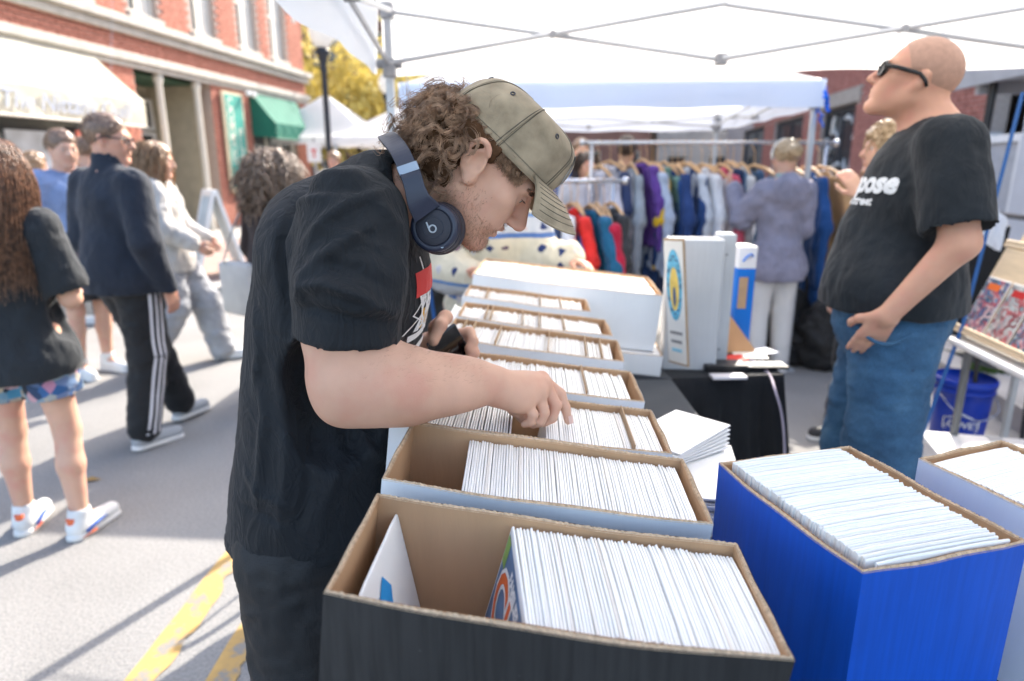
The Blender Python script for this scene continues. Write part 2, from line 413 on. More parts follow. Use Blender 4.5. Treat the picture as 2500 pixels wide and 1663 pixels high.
def window(face, x0, x1, z0, z1, depth=.16, fr=.07, frame_m=None, pane_m=None, mull=(), sill=True, rails=()):
    fm, pm = frame_m or CREAMP, pane_m or GLASSD
    w = MB(); w.b2((x0, depth - .06, z0), (x0 + fr, depth + .02, z1), face.M); w.b2((x1 - fr, depth - .06, z0), (x1, depth + .02, z1), face.M)
    w.b2((x0 + fr, depth - .06, z1 - fr), (x1 - fr, depth + .02, z1), face.M); w.b2((x0 + fr, depth - .06, z0), (x1 - fr, depth + .02, z0 + fr), face.M)
    for q in mull: w.b2((q - fr * .4, depth - .05, z0 + fr), (q + fr * .4, depth + .018, z1 - fr), face.M)
    for q in rails: w.b2((x0 + fr, depth - .045, q - fr * .4), (x1 - fr, depth + .016, q + fr * .4), face.M)
    o = w.build('window', fm, face.root)
    MB().b2((x0 + fr * .5, depth - .01, z0 + fr * .5), (x1 - fr * .5, depth + .004, z1 - fr * .5), face.M).build('pane', pm, o)
    if sill: MB().b2((x0 - .08, -.09, z0 - .1), (x1 + .08, depth, z0 - .002), face.M, .008).build('sill', STONE, o)
    return o
# --- the house on the left of the street
LB = empty('brick_building', FL(12, 0, 0), 'sunlit red brick corner building with cream and green awnings across the street', 'building')
fl = Face(MF, LB); S0, S1, HT = 3.0, 19.9, 8.0
wins = [(7.4, 8.2), (9.2, 10.0), (11.05, 11.85), (12.85, 13.65), (14.75, 15.6), (16.55, 17.4), (18.1, 18.9)]
w = MB(); xs = S0
for a, b in wins: w.b2((xs, 0, 4.06), (a, .3, HT), MF); w.b2((a, 0, 4.06), (b, .3, 4.22), MF); w.b2((a, 0, 6.3), (b, .3, HT), MF); xs = b
w.b2((xs, 0, 4.06), (S1, .3, HT), MF); w.b2((S0, 0, 3.44), (S1, .3, 4.06), MF)
w.b2((11.95, 0, .15), (12.75, .3, 3.44), MF); w.b2((15.15, 0, .15), (16.75, .3, 3.44), MF); w.b2((19.15, 0, .15), (S1, .3, 3.44), MF); w.b2((S0, 0, .15), (3.5, .3, 3.44), MF)
w.b2((16.75, 0, .15), (19.15, .3, .75), MF); w.b2((S0, 8, .15), (S1, 8.3, HT), MF); w.b2((S1 - .3, .3, .15), (S1, 8, HT), MF); w.b2((S0, .3, .15), (S0 + .3, 8, HT), MF)
w.b2((S0, .3, HT - .3), (S1 - .3, 8, HT), MF)
w.build('wall', MORT, LB)
holes = [(a, b, 4.15, 6.3) for a, b in wins]
brick_field(fl, [(8.5, S1, 4.12, 6.6), (8.5, S1, 3.5, 3.93), (11.95, 12.75, .2, 3.3), (15.15, 16.75, .2, 3.3), (19.15, S1, .2, 3.3), (16.75, 19.15, .2, .7)], holes, BRK, nparts=180, view=(9.5, 3.7))
fl.box('cornice', S0, S1 + .12, -.22, 0, 3.94, 4.08, STONE, .02); fl.box('cornice', S0, S1 + .06, -.12, 0, 3.80, 3.938, STONE, .015)
fl.box('string_course', S0, S1 + .08, -.13, 0, 3.34, 3.49, STONE, .02); fl.box('string_course', S0, S1 + .04, -.07, 0, 3.25, 3.338, STONE, .01)
BLIND = mat('window_blind', (.55, .53, .48), .7, .05, 3)
for a, b in wins:
    o = window(fl, a, b, 4.22, 6.3, .14, .08, rails=(5.25,)); MB().b2((a + .3, .1, 4.3), (b - .06, .118, 6.2), MF).build('blind', BLIND, o)
# recessed entrance with two pale posts
w = MB(); w.b2((12.75, 1.5, .15), (15.15, 1.6, 3.25), MF); w.b2((12.72, .3, .15), (12.75, 1.5, 3.25), MF); w.b2((15.15, .3, .15), (15.18, 1.5, 3.25), MF)
w.build('entrance_recess', mat('recess_cream', (.42, .38, .29), .8, .1, 5), LB)
fl.box('recess_ceiling', 12.72, 15.18, .3, 1.55, 3.22, 3.26, mat('dark_green_soffit', (.05, .11, .07), .6, .1, 4), parent=LB)
for s_ in (13.5, 14.72):
    p = MB(); p.lathe([(.075, .15), (.085, .2), (.07, .3), (.065, 3.05), (.09, 3.15), (.09, 3.25)], 14, frame(FL(s_, -.05, 0), SD, SN, (0, 0, 1))); p.build('porch_post', CREAMP, LB, True)
for (x0, x1) in ((12.85, 13.65), (14.45, 15.1)): window(Face(MF @ Matrix.Translation((0, 1.3, 0)), LB), x0, x1, .8, 2.25, .14, .06, WHITEP, sill=False)
window(Face(MF @ Matrix.Translation((0, 1.3, 0)), LB), 12.8, 15.1, 2.3, 2.95, .14, .06, WHITEP, sill=False, mull=(13.65, 14.45))
d = fl.box('door', 13.72, 14.4, 1.36, 1.42, .18, 2.24, WHITEP); MB().b2((13.8, 1.345, .4), (14.32, 1.358, 2.15), MF).build('pane', GLASSD, d)
MB().b2((13.92, 1.33, 1.1), (14.22, 1.342, 1.6), MF).build('notice', mat('cyan_notice', (.10, .45, .55), .6), d)
lp = MB().lathe([(.02, 0), (.13, .02), (.12, .08), (.05, .13), (.02, .14)], 16, frame(FL(12.98, -.5, 3.06), SD, SN, (0, 0, 1))).build('porch_lamp', mat('lamp_glass', (.85, .83, .75), .3), LB, True)
# shop window on the far left and right
window(fl, 8.0, 11.85, .55, 3.2, .14, .12, CREAMP, mull=(9.75,)); fl.box('stall_riser', 8.0, 11.95, 0, .25, .15, .53, CREAMP)
fl.box('corner_post', 7.6, 8.0, 0, .25, .15, 3.3, CREAMP); window(fl, 3.6, 7.6, .55, 3.2, .14, .12, CREAMP, mull=(5.6,))
pm = mat('pale_poster', (.50, .56, .66), .6, .25, 3); pr = mat('red_poster', (.62, .16, .12), .6, .3, 5)
for (x0, x1, z0, z1, m_) in ((9.95, 11.25, 1.0, 2.05, pm), (11.3, 11.6, 1.5, 2.1, pr), (8.3, 9.2, .8, 1.7, pm)): fl.box('poster', x0, x1, .118, .126, z0, z1, m_)
window(fl, 16.8, 19.1, .78, 2.9, .14, .1, CREAMP, mull=(17.6, 18.35), sill=True)
# cream awning with the shop's name
def awning(x0, x1, z_top, z_edge, z_bot, n, m, inset=.0, side_m=None):
    b = MB(); nx = 30; P = []
    for i in range(9):
        t = i / 8; z = z_top + (z_edge - z_top) * t - .03 * math.sin(math.pi * t); P.append([FL(x0 + (x1 - x0) * k / nx, .02 + n * t, z + .006 * math.sin(k * 1.9)) for k in range(nx + 1)])
    b.grid(P); b.grid([P[-1], [FL(x0 + (x1 - x0) * k / nx, n + .01 + .012 * math.sin(k * 1.1), (z_edge + z_bot) / 2) for k in range(nx + 1)], [FL(x0 + (x1 - x0) * k / nx, n + .015 * math.sin(k * 1.3), z_bot) for k in range(nx + 1)]])
    for x in (x0, x1): b.add([FL(x, .02, z_top), FL(x, n, z_edge), FL(x, n, z_bot), FL(x, .02, z_bot + .05)], [(0, 1, 2, 3)])
    return b
CREAMA = mat('cream_awning_canvas', (.72, .69, .56), .85, .06, 3, trans=.25); GREENA = mat('green_awning_canvas', (.018, .16, .11), .8, .08, 4, trans=.12)
aw = awning(4.2, 11.75, 3.32, 2.58, 2.16, .85, CREAMA).build('awning', CREAMA, LB); tag(aw, 'cream canvas awning with blue script shop name')
MB().tube([FL(4.2, .85, 2.17), FL(11.75, .85, 2.17)], .018, 8).build('awning_bar', CREAMP, aw)
vs, fs = text_mesh('The Nittany Quill', .34, .004, .25); T = frame(FL(10.15, .885, 2.37), SD, V3(0, 0, 1), SN)
mk('lettering', [T @ Vector(p) for p in vs], fs, mat('faded_blue_lettering', (.36, .40, .48), .8), aw)
ga = awning(16.75, 19.1, 3.3, 2.55, 2.2, .62, GREENA).build('awning', GREENA, LB); tag(ga, 'green canvas awning over the corner window')
MB().tube([FL(16.75, .62, 2.21), FL(19.1, .62, 2.21)], .014, 8).build('awning_bar', mat('green_bar', (.08, .3, .2), .5), ga)
sg = MB(); poly = []
for (cx, cz, a0) in ((15.95 + .0, 1.25, 0),):
    pass
def sign_poly(x0, x1, z0, z1, r):
    pts = [(x0, z1), (x1, z1)]
    for i in range(9): a = -math.pi / 2 * i / 8; pts.append((x1 - r + r * math.cos(a), z0 + r + r * math.sin(a)))
    for i in range(9): a = -math.pi / 2 - math.pi / 2 * i / 8; pts.append((x0 + r + r * math.cos(a), z0 + r + r * math.sin(a)))
    return pts[::-1]
Ms = frame(FL(0, .06, 0), SD, V3(0, 0, 1), SN)
sb = MB().prism(sign_poly(15.42, 16.28, .88, 3.16, .3), .05, Ms).build('sign_board', mat('sign_gold_rim', (.55, .47, .33), .6), LB); tag(sb, 'tall green sign board with pale upright lettering')
MB().prism(sign_poly(15.5, 16.2, .96, 3.1, .26), .012, Ms @ Matrix.Translation((0, 0, .05))).build('sign_panel', mat('sign_green', (.04, .30, .24), .55), sb)
for word, x, z in (('COMMON', 15.68, 2.9), ('PLACE', 16.02, 2.25)):
    for i, ch in enumerate(word):
        vs, fs = text_mesh(ch, .34, .006); T = frame(FL(x, .125, z - i * .245), SD, V3(0, 0, 1), SN); mk('lettering', [T @ Vector(p) for p in vs], fs, mat('sign_letter', (.55, .58, .48), .6), sb)
# wall lamps of the sign
for s_ in (16.35, 16.6): MB().lathe([(.02, 0), (.07, .03), (.075, .09), (.03, .12)], 12, frame(FL(s_, .22, 3.12), SD, SN, (0, 0, 1))).build('wall_lamp', WHITEP, LB, True)
# --- the house on the right, in shade
FO2 = V3(6.2, 3.4, 0); MF2 = frame(FO2, SD, SN, (0, 0, 1))
RB = empty('brick_building', FO2 + SD * 10, 'dark red brick shop building behind the bald man, in shade', 'building'); fr_ = Face(MF2, RB)
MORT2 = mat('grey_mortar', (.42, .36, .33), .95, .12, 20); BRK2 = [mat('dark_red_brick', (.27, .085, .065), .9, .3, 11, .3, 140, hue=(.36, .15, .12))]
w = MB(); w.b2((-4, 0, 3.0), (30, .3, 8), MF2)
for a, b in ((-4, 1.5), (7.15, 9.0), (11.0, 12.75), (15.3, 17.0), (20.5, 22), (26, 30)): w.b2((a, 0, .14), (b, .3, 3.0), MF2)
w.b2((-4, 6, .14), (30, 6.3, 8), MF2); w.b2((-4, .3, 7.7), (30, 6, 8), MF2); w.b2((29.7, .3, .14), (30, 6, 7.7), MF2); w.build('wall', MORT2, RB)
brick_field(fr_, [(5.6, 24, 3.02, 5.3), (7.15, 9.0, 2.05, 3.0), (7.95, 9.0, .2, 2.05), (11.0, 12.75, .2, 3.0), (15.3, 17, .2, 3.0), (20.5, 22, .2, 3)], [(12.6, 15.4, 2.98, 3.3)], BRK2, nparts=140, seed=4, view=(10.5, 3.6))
fr_.box('lintel', 12.5, 15.45, -.05, .3, 2.98, 3.32, mat('rough_stone', (.33, .29, .25), .9, .15, 8, .5, 30), .02)
fr_.box('painted_wall', 7.1, 7.9, -.04, .25, .14, 2.02, mat('pale_grey_paint', (.55, .56, .58), .8, .06, 3))
dm = mat('grey_door_paint', (.40, .41, .43), .5); d2 = fr_.box('door', 6.2, 7.05, .05, .12, .16, 1.85, dm); fr_.box('door_frame', 6.08, 6.2, 0, .15, .14, 1.97, WHITEP); fr_.box('door_frame', 6.2, 7.1, 0, .15, 1.86, 1.97, WHITEP)
fr_.box('painted_wall', 1.5, 6.08, -.04, .25, .14, 2.95, mat('pale_grey_paint', (.55, .56, .58)))
for (a, b) in ((9.0, 11.0), (12.75, 15.3), (17, 20.5), (22, 26)): window(fr_, a, b, .6, 2.96, .15, .09, mat('dark_window_frame', (.05, .05, .055), .5), sill=False, mull=((a + b) / 2,)); fr_.box('stall_riser', a, b, 0, .25, .14, .58, mat('dark_window_frame', (.05, .05, .055)))
# white brush lettering on the shop window, read as loose strokes
st = MB(); rr = random.Random(5)
for i in range(16):
    x = rr.uniform(12.95, 15.1); z = rr.uniform(1.2, 2.75); a = rr.uniform(-.9, 1.3); l = rr.uniform(.15, .5); pts = []
    for k in range(7): t = k / 6 - .5; pts.append(MF2 @ Vector((x + l * t * math.cos(a), .09, z + l * t * math.sin(a) + .08 * math.sin(k))))
    st.tube(pts, [.012, .03, .04, .045, .04, .03, .012], 6, flat_=.3)
st.build('window_decal', WHITEP, RB, True)
# steel porch over the door with its black post
po = MB(); po.b2((1.0, -1.9, 2.36), (4.1, 0, 2.50), MF2, .01); po.b2((1.0, -1.95, 2.32), (4.15, -1.9, 2.55), MF2)
for x in (1.6, 2.6, 3.6): po.b2((x, -1.88, 2.24), (x + .08, -.02, 2.358), MF2)
PORCH = po.build('porch_roof', mat('grey_steel', (.33, .34, .36), .5, .1, 5), RB)
MB().tube([MF2 @ Vector((3.5, -1.8, .14)), MF2 @ Vector((3.5, -1.8, 2.34))], .04, 10).build('porch_post', mat('black_steel', (.02, .02, .022), .4), RB)
MB().tube([MF2 @ Vector((3.5, -1.8, 1.05)), MF2 @ Vector((1.2, -1.8, 1.05))], .025, 8).build('handrail', mat('black_steel', (.02, .02, .022)), RB)
# --- far end of the street
def far_house(name, x0, x1, y, h, col, label, nw, nf, yaw=0, zbase=0, wcol=(.06, .07, .08)):
    M = xf((0, 0, yaw), ((x0 + x1) / 2, y, 0)); r = empty(name, ((x0 + x1) / 2, y, 0), label, 'building'); hw = (x1 - x0) / 2; fz = h / nf; b = MB(); ws = []
    cw = 2 * hw / nw
    for f in range(nf):
        za, zb = f * fz + fz * .28, f * fz + fz * .82
        b.b2((-hw, 0, f * fz), (hw, .3, za), M); b.b2((-hw, 0, zb), (hw, .3, (f + 1) * fz), M)
        for i in range(nw):
            xa, xb = -hw + cw * (i + .25), -hw + cw * (i + .75); b.b2((-hw + cw * i, 0, za), (xa, .3, zb), M); b.b2((xb, 0, za), (-hw + cw * (i + 1), .3, zb), M); ws.append((xa, xb, za, zb))
    b.b2((-hw, .3, h - .2), (hw, 8, h), M); b.b2((-hw, 8, 0), (hw, 8.3, h), M); b.b2((-hw, .3, 0), (-hw + .3, 8, h - .2), M); b.b2((hw - .3, .3, 0), (hw, 8, h - .2), M)
    m_ = mat('render_' + name + str(int(x0)), col, .9, .15, 2, .2, 30); b.build('wall', m_, r); MB().b2((-hw - .1, -.25, h - .35), (hw + .1, 0, h + .05), M).build('cornice', STONE, r)
    for (xa, xb, za, zb) in ws:
        q = MB(); t = .09
        q.b2((xa, .1, za), (xa + t, .16, zb), M); q.b2((xb - t, .1, za), (xb, .16, zb), M); q.b2((xa + t, .1, za), (xb - t, .16, za + t), M); q.b2((xa + t, .1, zb - t), (xb - t, .16, zb), M); q.b2((xa + t, .1, (za + zb) / 2 - .03), (xb - t, .155, (za + zb) / 2 + .03), M)
        wo = q.build('window', CREAMP, r); MB().b2((xa + .03, .13, za + .03), (xb - .03, .14, zb - .03), M).build('pane', GLASSD, wo)
    return r
far_house('brick_building', -17, -1.0, 34, 11, (.20, .115, .085), 'brown brick building at the end of the street behind the yellow tree', 7, 4, R(-6))
far_house('brick_building', -1.0, 8.0, 40, 9, (.30, .16, .12), 'far brick building beyond the white tents', 4, 3, R(-6))
far_house('shop_building', 8.2, 22, 38, 8, (.42, .38, .34), 'far pale building at the right end of the street', 6, 3, R(-8))
# street lamps with globe heads
BLKM = mat('black_lamp_metal', (.02, .025, .035), .45, .1, 5); GLOBE = mat('frosted_globe', (.80, .80, .78), .35, .03, 3, trans=.4)
def street_lamp(px, py, Y, label, s_=1.0):
    c = aty(px, py, Y); x, y = c[0], c[1]; zt = c[2]                  # globe centre
    r = empty('street_lamp', (x, y, .15), label, 'street lamp', 'street lamps along the left pavement'); M = Matrix.Translation((x, y, 0))
    MB().lathe([(.2, .15), (.2, .3), (.13, .42), (.09, .9), (.065, 1.0), (.055, zt - .75), (.075, zt - .7), (.06, zt - .6), (.1, zt - .42), (.15, zt - .36), (.11, zt - .28)], 16, M).build('post', BLKM, r, True)
    MB().lathe([(.10, zt - .28), (.2, zt - .16), (.245, zt), (.22, zt + .14), (.14, zt + .26), (.03, zt + .34)], 20, M).build('globe', GLOBE, r, True)
    MB().lathe([(.04, zt + .33), (.035, zt + .38), (.012, zt + .46)], 10, M).build('finial', BLKM, r, True); return r
street_lamp(784, 78, 13.5, 'black street lamp with globe head beside the brick building')
street_lamp(943, 205, 21, 'farther black street lamp, its globe beside the tent post')
# red and white notice on a post
n0 = aty(768, 372, 15); r = empty('street_sign', (n0[0], n0[1], .15), 'small white street sign with red mark by the brick corner', 'sign')
MB().tube([(n0[0], n0[1], .15), (n0[0], n0[1], n0[2] + .3)], .03, 8).build('post', mat('galvanised', (.4, .41, .42), .4, metal=.6), r)
MB().box((n0[0], n0[1] - .04, n0[2]), (.30, .02, .42), bev=.008).build('plate', WHITEP, r)
MB().prism([(-.10, .06), (-.03, .06), (-.03, -.14), (.03, -.14), (.03, .06), (.10, .06), (.10, .12), (-.10, .12)], .006, frame((n0[0], n0[1] - .052, n0[2] - .02), (.6, 0, 0), (0, 0, .7), (0, -1, 0))).build('mark', mat('sign_red', (.6, .05, .04), .5), r)
# ------------------------------------------------------------------ yellow autumn trees
def tree(x, y, h, cr, label, leafcol, seed, nleaf=5200, leaf=.16, cz=None):
    rr = random.Random(seed); r = empty('autumn_tree', (x, y, .1), label, 'tree', 'yellow trees at the end of the street'); tr = MB(); tips = []
    def limb(p, d, l, rad, dep):
        pts = [p]; rs = [rad]; q = np.array(p)
        for k in range(4):
            d = norm(d + np.array([rr.uniform(-.22, .22), rr.uniform(-.22, .22), rr.uniform(-.05, .18)])); q = q + d * l / 4; pts.append(q); rs.append(rad * (1 - .14 * (k + 1)))
        tr.tube(pts, rs, 7 if dep < 2 else 5)
        if dep >= 3: tips.append(q); return
        for _ in range(3 if dep else 5):
            a = rr.uniform(0, 6.28); e = rr.uniform(.25, .75); limb(pts[rr.choice((2, 3, 4))], norm(d * .4 + np.array([math.cos(a), math.sin(a), e])), l * rr.uniform(.55, .75), rs[-1] * .75, dep + 1)
        tips.append(q)
    limb(np.array([x, y, .1]), np.array([0, 0, 1.]), h * .42, .16, 0)
    tr.build('trunk', mat('bark', (.09, .07, .055), .95, .3, 20, .6, 60), r, True)
    T = np.array(tips); n = nleaf; idx = RNG.integers(0, len(T), n); P = T[idx] + RNG.normal(0, 1, (n, 3)) * np.array([cr * .24, cr * .24, cr * .2])
    a = norm_rows(RNG.normal(0, 1, (n, 3))); b = norm_rows(np.cross(a, RNG.normal(0, 1, (n, 3)))); sz = RNG.uniform(.5, 1.2, (n, 1)) * leaf
    Vv = np.stack([P - a * sz, P - b * sz * .55 + a * sz * .1, P + a * sz, P + b * sz * .55 + a * sz * .1], 1).reshape(-1, 3); Fq = np.arange(4 * n).reshape(n, 4)
    mk('crown', Vv, Fq, leafcol, r); return r
def norm_rows(A): return A / (np.linalg.norm(A, axis=1, keepdims=True) + 1e-9)
LEAFY = mat('yellow_leaves', (.55, .43, .11), .7, .5, 1.1, trans=.3, hue=(.60, .52, .18))
tree(-4.9, 23, 6.0, 2.3, 'yellow autumn tree behind the first street lamp', LEAFY, 3, 3000)
tree(-2.3, 27, 6.2, 2.3, 'yellow autumn tree behind the tent post', LEAFY, 9, 3000)
tree(-8.2, 29, 8.5, 2.6, 'yellow autumn tree beside the corner of the brick building', mat('olive_leaves', (.40, .30, .03), .7, .35, 1.1, trans=.4), 12, 2600)
# string of bulbs hung across the street
sl = empty('light_string', aty(745, 60, 19), 'sagging string of round bulbs by the brick corner', 'light string'); pts = [aty(690 + 26 * i, 40 + 9 * i - (i - 4) ** 2 * .9, 19.0) for i in range(9)]
MB().tube(pts, .012, 5).build('wire', BLKM, sl)
for p in pts[1::2]: MB().lathe([(.015, .0), (.06, -.05), (.07, -.1), (.04, -.16), (.005, -.17)], 10, Matrix.Translation(p)).build('bulb', GLOBE, sl, True)
# ------------------------------------------------------------------ pop-up tents
CANVAS = mat('white_canopy_fabric', (.88, .88, .87), .7, .03, 2, .05, 60, trans=.55); CANVAS2 = mat('shade_tinted_valance', (.74, .79, .90), .75, .03, 2, .05, 60, trans=.12); TSTEEL = mat('white_tent_steel', (.44, .46, .49), .35, .06, 6, metal=.25)  # CANVAS2: bluish shade is put into the second tent's valance colour
JOINT = mat('grey_plastic_joint', (.28, .29, .31), .5)
def tent(name, label, A, B, depth, zb, zt, zpeak, sides='FLRB', near_legs=True, truss=True, vdir=None, valm=None):
    """A,B: far-left and far-right post tops (xy); the tent reaches `depth` towards the viewer; zb..zt valance"""
    A, B = V3(A[0], A[1], 0), V3(B[0], B[1], 0); ax = norm(B - A); ay = V3(ax[1], -ax[0], 0) if vdir is None else V3(*vdir)      # ay points to the viewer
    Cc, Dd = A + ay * depth, B + ay * depth; r = empty(name, (A + B) / 2 + ay * depth / 2, label, 'tent', 'white pop-up tents')
    up = lambda p, z: V3(p[0], p[1], z); cen = (A + B + Cc + Dd) / 4
    out = lambda p: norm(V3(p[0] - cen[0], p[1] - cen[1], 0))
    cn = [A, B, Dd, Cc]; roof = MB(); n = 14
    for i in range(4):
        p, q = cn[i] + out(cn[i]) * .05, cn[(i + 1) % 4] + out(cn[(i + 1) % 4]) * .05; P = []
        for j in range(n + 1):
            t = j / n; row = []
            for k in range(n + 1):
                e = p * (1 - k / n) + q * (k / n); b_ = e * (1 - t) + cen * t; z = zt + (zpeak - zt) * (t ** 1.12) - .025 * math.sin(math.pi * t) * math.sin(math.pi * k / n)
                row.append(up(b_, z))
            P.append(row)
        roof.grid(P)
    roof.build('roof', CANVAS, r, True)
    nm = {0: 'B', 1: 'R', 2: 'F', 3: 'L'}
    for i in range(4):
        p, q = cn[i] + out(cn[i]) * .055, cn[(i + 1) % 4] + out(cn[(i + 1) % 4]) * .055; nrm = norm(V3(*(np.cross(q - p, (0, 0, 1.)))));
        if nrm @ (p - cen) < 0: nrm = -nrm
        P = []; nk = 44; s1 = random.random() * 6
        for j in range(8):
            t = j / 7; P.append([up(p * (1 - k / nk) + q * (k / nk) + nrm * (.012 + (.012 * math.sin(k * .75 + s1) + .01 * math.sin(k * .31 + 2 * s1)) * t), zt + .004 + (zb - zt) * t - .006 * math.sin(k * .5 + s1) * t) for k in range(nk + 1)])
        MB().grid(P).build('valance', valm or CANVAS, r, True)
    for i, p in enumerate(cn):
        if i >= 2 and not near_legs: continue
        M = Matrix.Translation((p[0], p[1], 0)); l = MB(); l.box((0, 0, .55), (.026, .026, 1.06), M); l.box((0, 0, (.95 + zt) / 2), (.036, .036, zt - .95 + .02), M, bev=.003); lo = l.build('leg', TSTEEL, r)
        MB().box((0, 0, .012), (.1, .1, .022), M, bev=.004).build('foot', TSTEEL, lo)
        MB().box((0, 0, zt - .03), (.062, .062, .07), M, bev=.006).build('joint', JOINT, lo); j = MB(); j.box((0, 0, zb + .03), (.06, .06, .085), M, bev=.008); j.tube([M @ Vector((-.06, 0, zb + .05)), M @ Vector((.06, 0, zb + .05))], .022, 8); j.build('joint', JOINT, lo)
    if truss:
        for i in range(4):
            if i == 2 and not near_legs: continue
            p, q = cn[i], cn[(i + 1) % 4]; m_ = (p + q) / 2; z0, z1 = zb + .05, zt - .03; sh = norm(cen - m_) * .02
            for a, b in ((p, m_), (m_, q)):
                o1 = MB().tube([up(a, z0) + sh * .4, up(b, z1) + sh * .4], .0115, 8).build('truss_bar', TSTEEL, r, True) if False else None
            hi, lo = z1, z0
            MB().tube([up(p, lo) + sh, up(m_, hi) + sh], .0125, 6).build('truss_bar', TSTEEL, r); MB().tube([up(p, hi) - sh * .2, up(m_, lo) - sh * .2], .0125, 6).build('truss_bar', TSTEEL, r)
            MB().tube([up(m_, lo) + sh, up(q, hi) + sh], .0125, 6).build('truss_bar', TSTEEL, r); MB().tube([up(m_, hi) - sh * .2, up(q, lo) - sh * .2], .0125, 6).build('truss_bar', TSTEEL, r)
            for a, b in ((p, m_), (m_, q)):
                c_ = (a + b) / 2; MB().tube([up(c_, (lo + hi) / 2) - norm(cen - m_) * .02, up(c_, (lo + hi) / 2) + norm(cen - m_) * .035], .017, 8).build('pivot', JOINT, r)
            MB().box((m_[0], m_[1], lo), (.05, .05, .05), bev=.006).build('pivot', JOINT, r)
    return r
TENT1 = tent('market_tent', 'near white pop-up tent over the comic table, seen from below', (-.585, 3.36), (2.50, 3.10), 3.05, 1.93, 2.24, 2.95, near_legs=True, vdir=(0, -1, 0))
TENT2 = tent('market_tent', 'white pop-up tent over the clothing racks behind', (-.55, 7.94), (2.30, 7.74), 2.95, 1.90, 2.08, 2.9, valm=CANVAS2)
TENT3 = tent('market_tent', 'white pop-up tent far down the street behind the main man', (-2.7, 14.2), (.4, 14.0), 3.0, 1.86, 2.02, 2.95)
TENT4 = tent('market_tent', 'farthest white tent left, beside the street lamp', (-6.7, 21.0), (-3.5, 20.8), 3.0, 2.1, 2.3, 3.5, truss=False)
STRAP = mat('blue_strap', (.012, .085, .28), .6, .08, 30, .2, 300)
def strap(pts, label):
    b = MB(); P = [np.array(p, float) for p in pts]
    b.tube(P, .008, 6, flat_=.35); return b.build('tie_down_strap', STRAP, label=label, cat='strap', group='blue tent straps')
strap([(-.585, 3.335, 1.40), aty(1036, 600, 3.0), aty(1062, 790, 2.85), (-.27, 2.72, .02)], 'blue strap running down beside the main man from the tent post')
strap([aty(2497, 225, 3.05), aty(2352, 790, 2.9), (1.83, 2.80, .02)], 'blue strap running down behind the bald man to the ground')
# guy line hanging from the post head, and blue ribbons on the second tent's corner
MB().tube([aty(968, 60, 3.3), aty(985, 130, 3.28), aty(994, 200, 3.27), aty(998, 260, 3.26)], [.002, .002, .0024, .009], 6).build('cord', mat('grey_cord', (.35, .37, .45), .8), label='thin grey cord hanging from the near tent post head', cat='cord')
rb = MB(); c0 = aty(2012, 210, 4.75); q = random.Random(2)
for i in range(9):
    a = c0 + V3(q.uniform(-.01, .02), q.uniform(-.02, .02), -i * .026); pts = [a]
    for k in range(5): a = a + V3(q.uniform(-.012, .014), q.uniform(-.01, .01), -.012 * q.random() - .006); pts.append(a)
    rb.tube(pts, .016, 5, flat_=.25)
rb.build('ribbon_bow', mat('shiny_blue_ribbon', (.01, .16, .75), .25, .2, 10), label='shiny blue ribbon tied to the corner of the tent behind', cat='ribbon')
# ------------------------------------------------------------------ the comic table
KRAFT = mat('brown_kraft_inside', (.51, .30, .16), .92, .10, 14, .15, 220, aniso=(1, 1, .2)); 
def box_paint(name, col, rough=.6, wear=.0, rib=260, var=.06, ribs=.86):
    """painted corrugated board: faint upright ribs, scuffs"""
    if name in MATS: return MATS[name]
    m, nt, b, out = newmat(name); L = nt.links; tc = N(nt, 'ShaderNodeTexCoord')
    mp = N(nt, 'ShaderNodeMapping'); mp.inputs['Scale'].default_value = (1, 1, .06); L.new(tc.outputs['Object'], mp.inputs[0])
    st = N(nt, 'ShaderNodeTexNoise', i_Scale=rib * .5, i_Detail=3.0); L.new(mp.outputs[0], st.inputs['Vector'])
    bl = N(nt, 'ShaderNodeTexNoise', i_Scale=5.0, i_Detail=4.0); L.new(tc.outputs['Object'], bl.inputs['Vector'])
    sc = N(nt, 'ShaderNodeTexNoise', i_Scale=38.0, i_Detail=8.0, i_Roughness=.75); L.new(tc.outputs['Object'], sc.inputs['Vector'])
    lo = tuple(x * (1 - var) for x in col); hi = tuple(min(1, x * (1 + var)) for x in col)
    c1 = ramp(nt, bl.outputs[0], [(.3, lo), (.7, hi)]); worn = tuple(min(1, x * .7 + .10) for x in col)
    c2 = ramp(nt, st.outputs[0], [(.35, (ribs, ribs, ribs)), (.6, (2 - ribs - .08, 2 - ribs - .08, 2 - ribs - .08))]); mx = N(nt, 'ShaderNodeMix', data_type='RGBA', blend_type='MULTIPLY'); mx.inputs[0].default_value = 1; L.new(c1, mx.inputs[6]); L.new(c2, mx.inputs[7])
    m2 = N(nt, 'ShaderNodeMix', data_type='RGBA'); m2.inputs[7].default_value = (*worn, 1); f = ramp(nt, sc.outputs[0], [(.66, (0, 0, 0)), (.74, (wear, wear, wear))]); L.new(f, m2.inputs[0]); L.new(mx.outputs[2], m2.inputs[6]); L.new(m2.outputs[2], b.inputs['Base Color'])
    b.inputs['Roughness'].default_value = rough
    bp = N(nt, 'ShaderNodeBump', i_Strength=.22, i_Distance=.0012); L.new(st.outputs[0], bp.inputs['Height']); L.new(bp.outputs[0], b.inputs['Normal']); MATS[name] = m; return m
WBOX = box_paint('white_board_box', (.78, .78, .79), .65, .15, ribs=.965); BBOX = box_paint('black_board_box', (.021, .020, .0195), .6, .8, var=.25, ribs=.7); UBOX = box_paint('blue_board_box', (.003, .088, .52), .5, .5, var=.1, ribs=.9)
EDGE = mat('corrugated_edge', (.56, .40, .26), .95, .25, 160, .6, 420, bdist=.003)
TILT, YAW, SLOPE = R(7), R(-3), 0.0
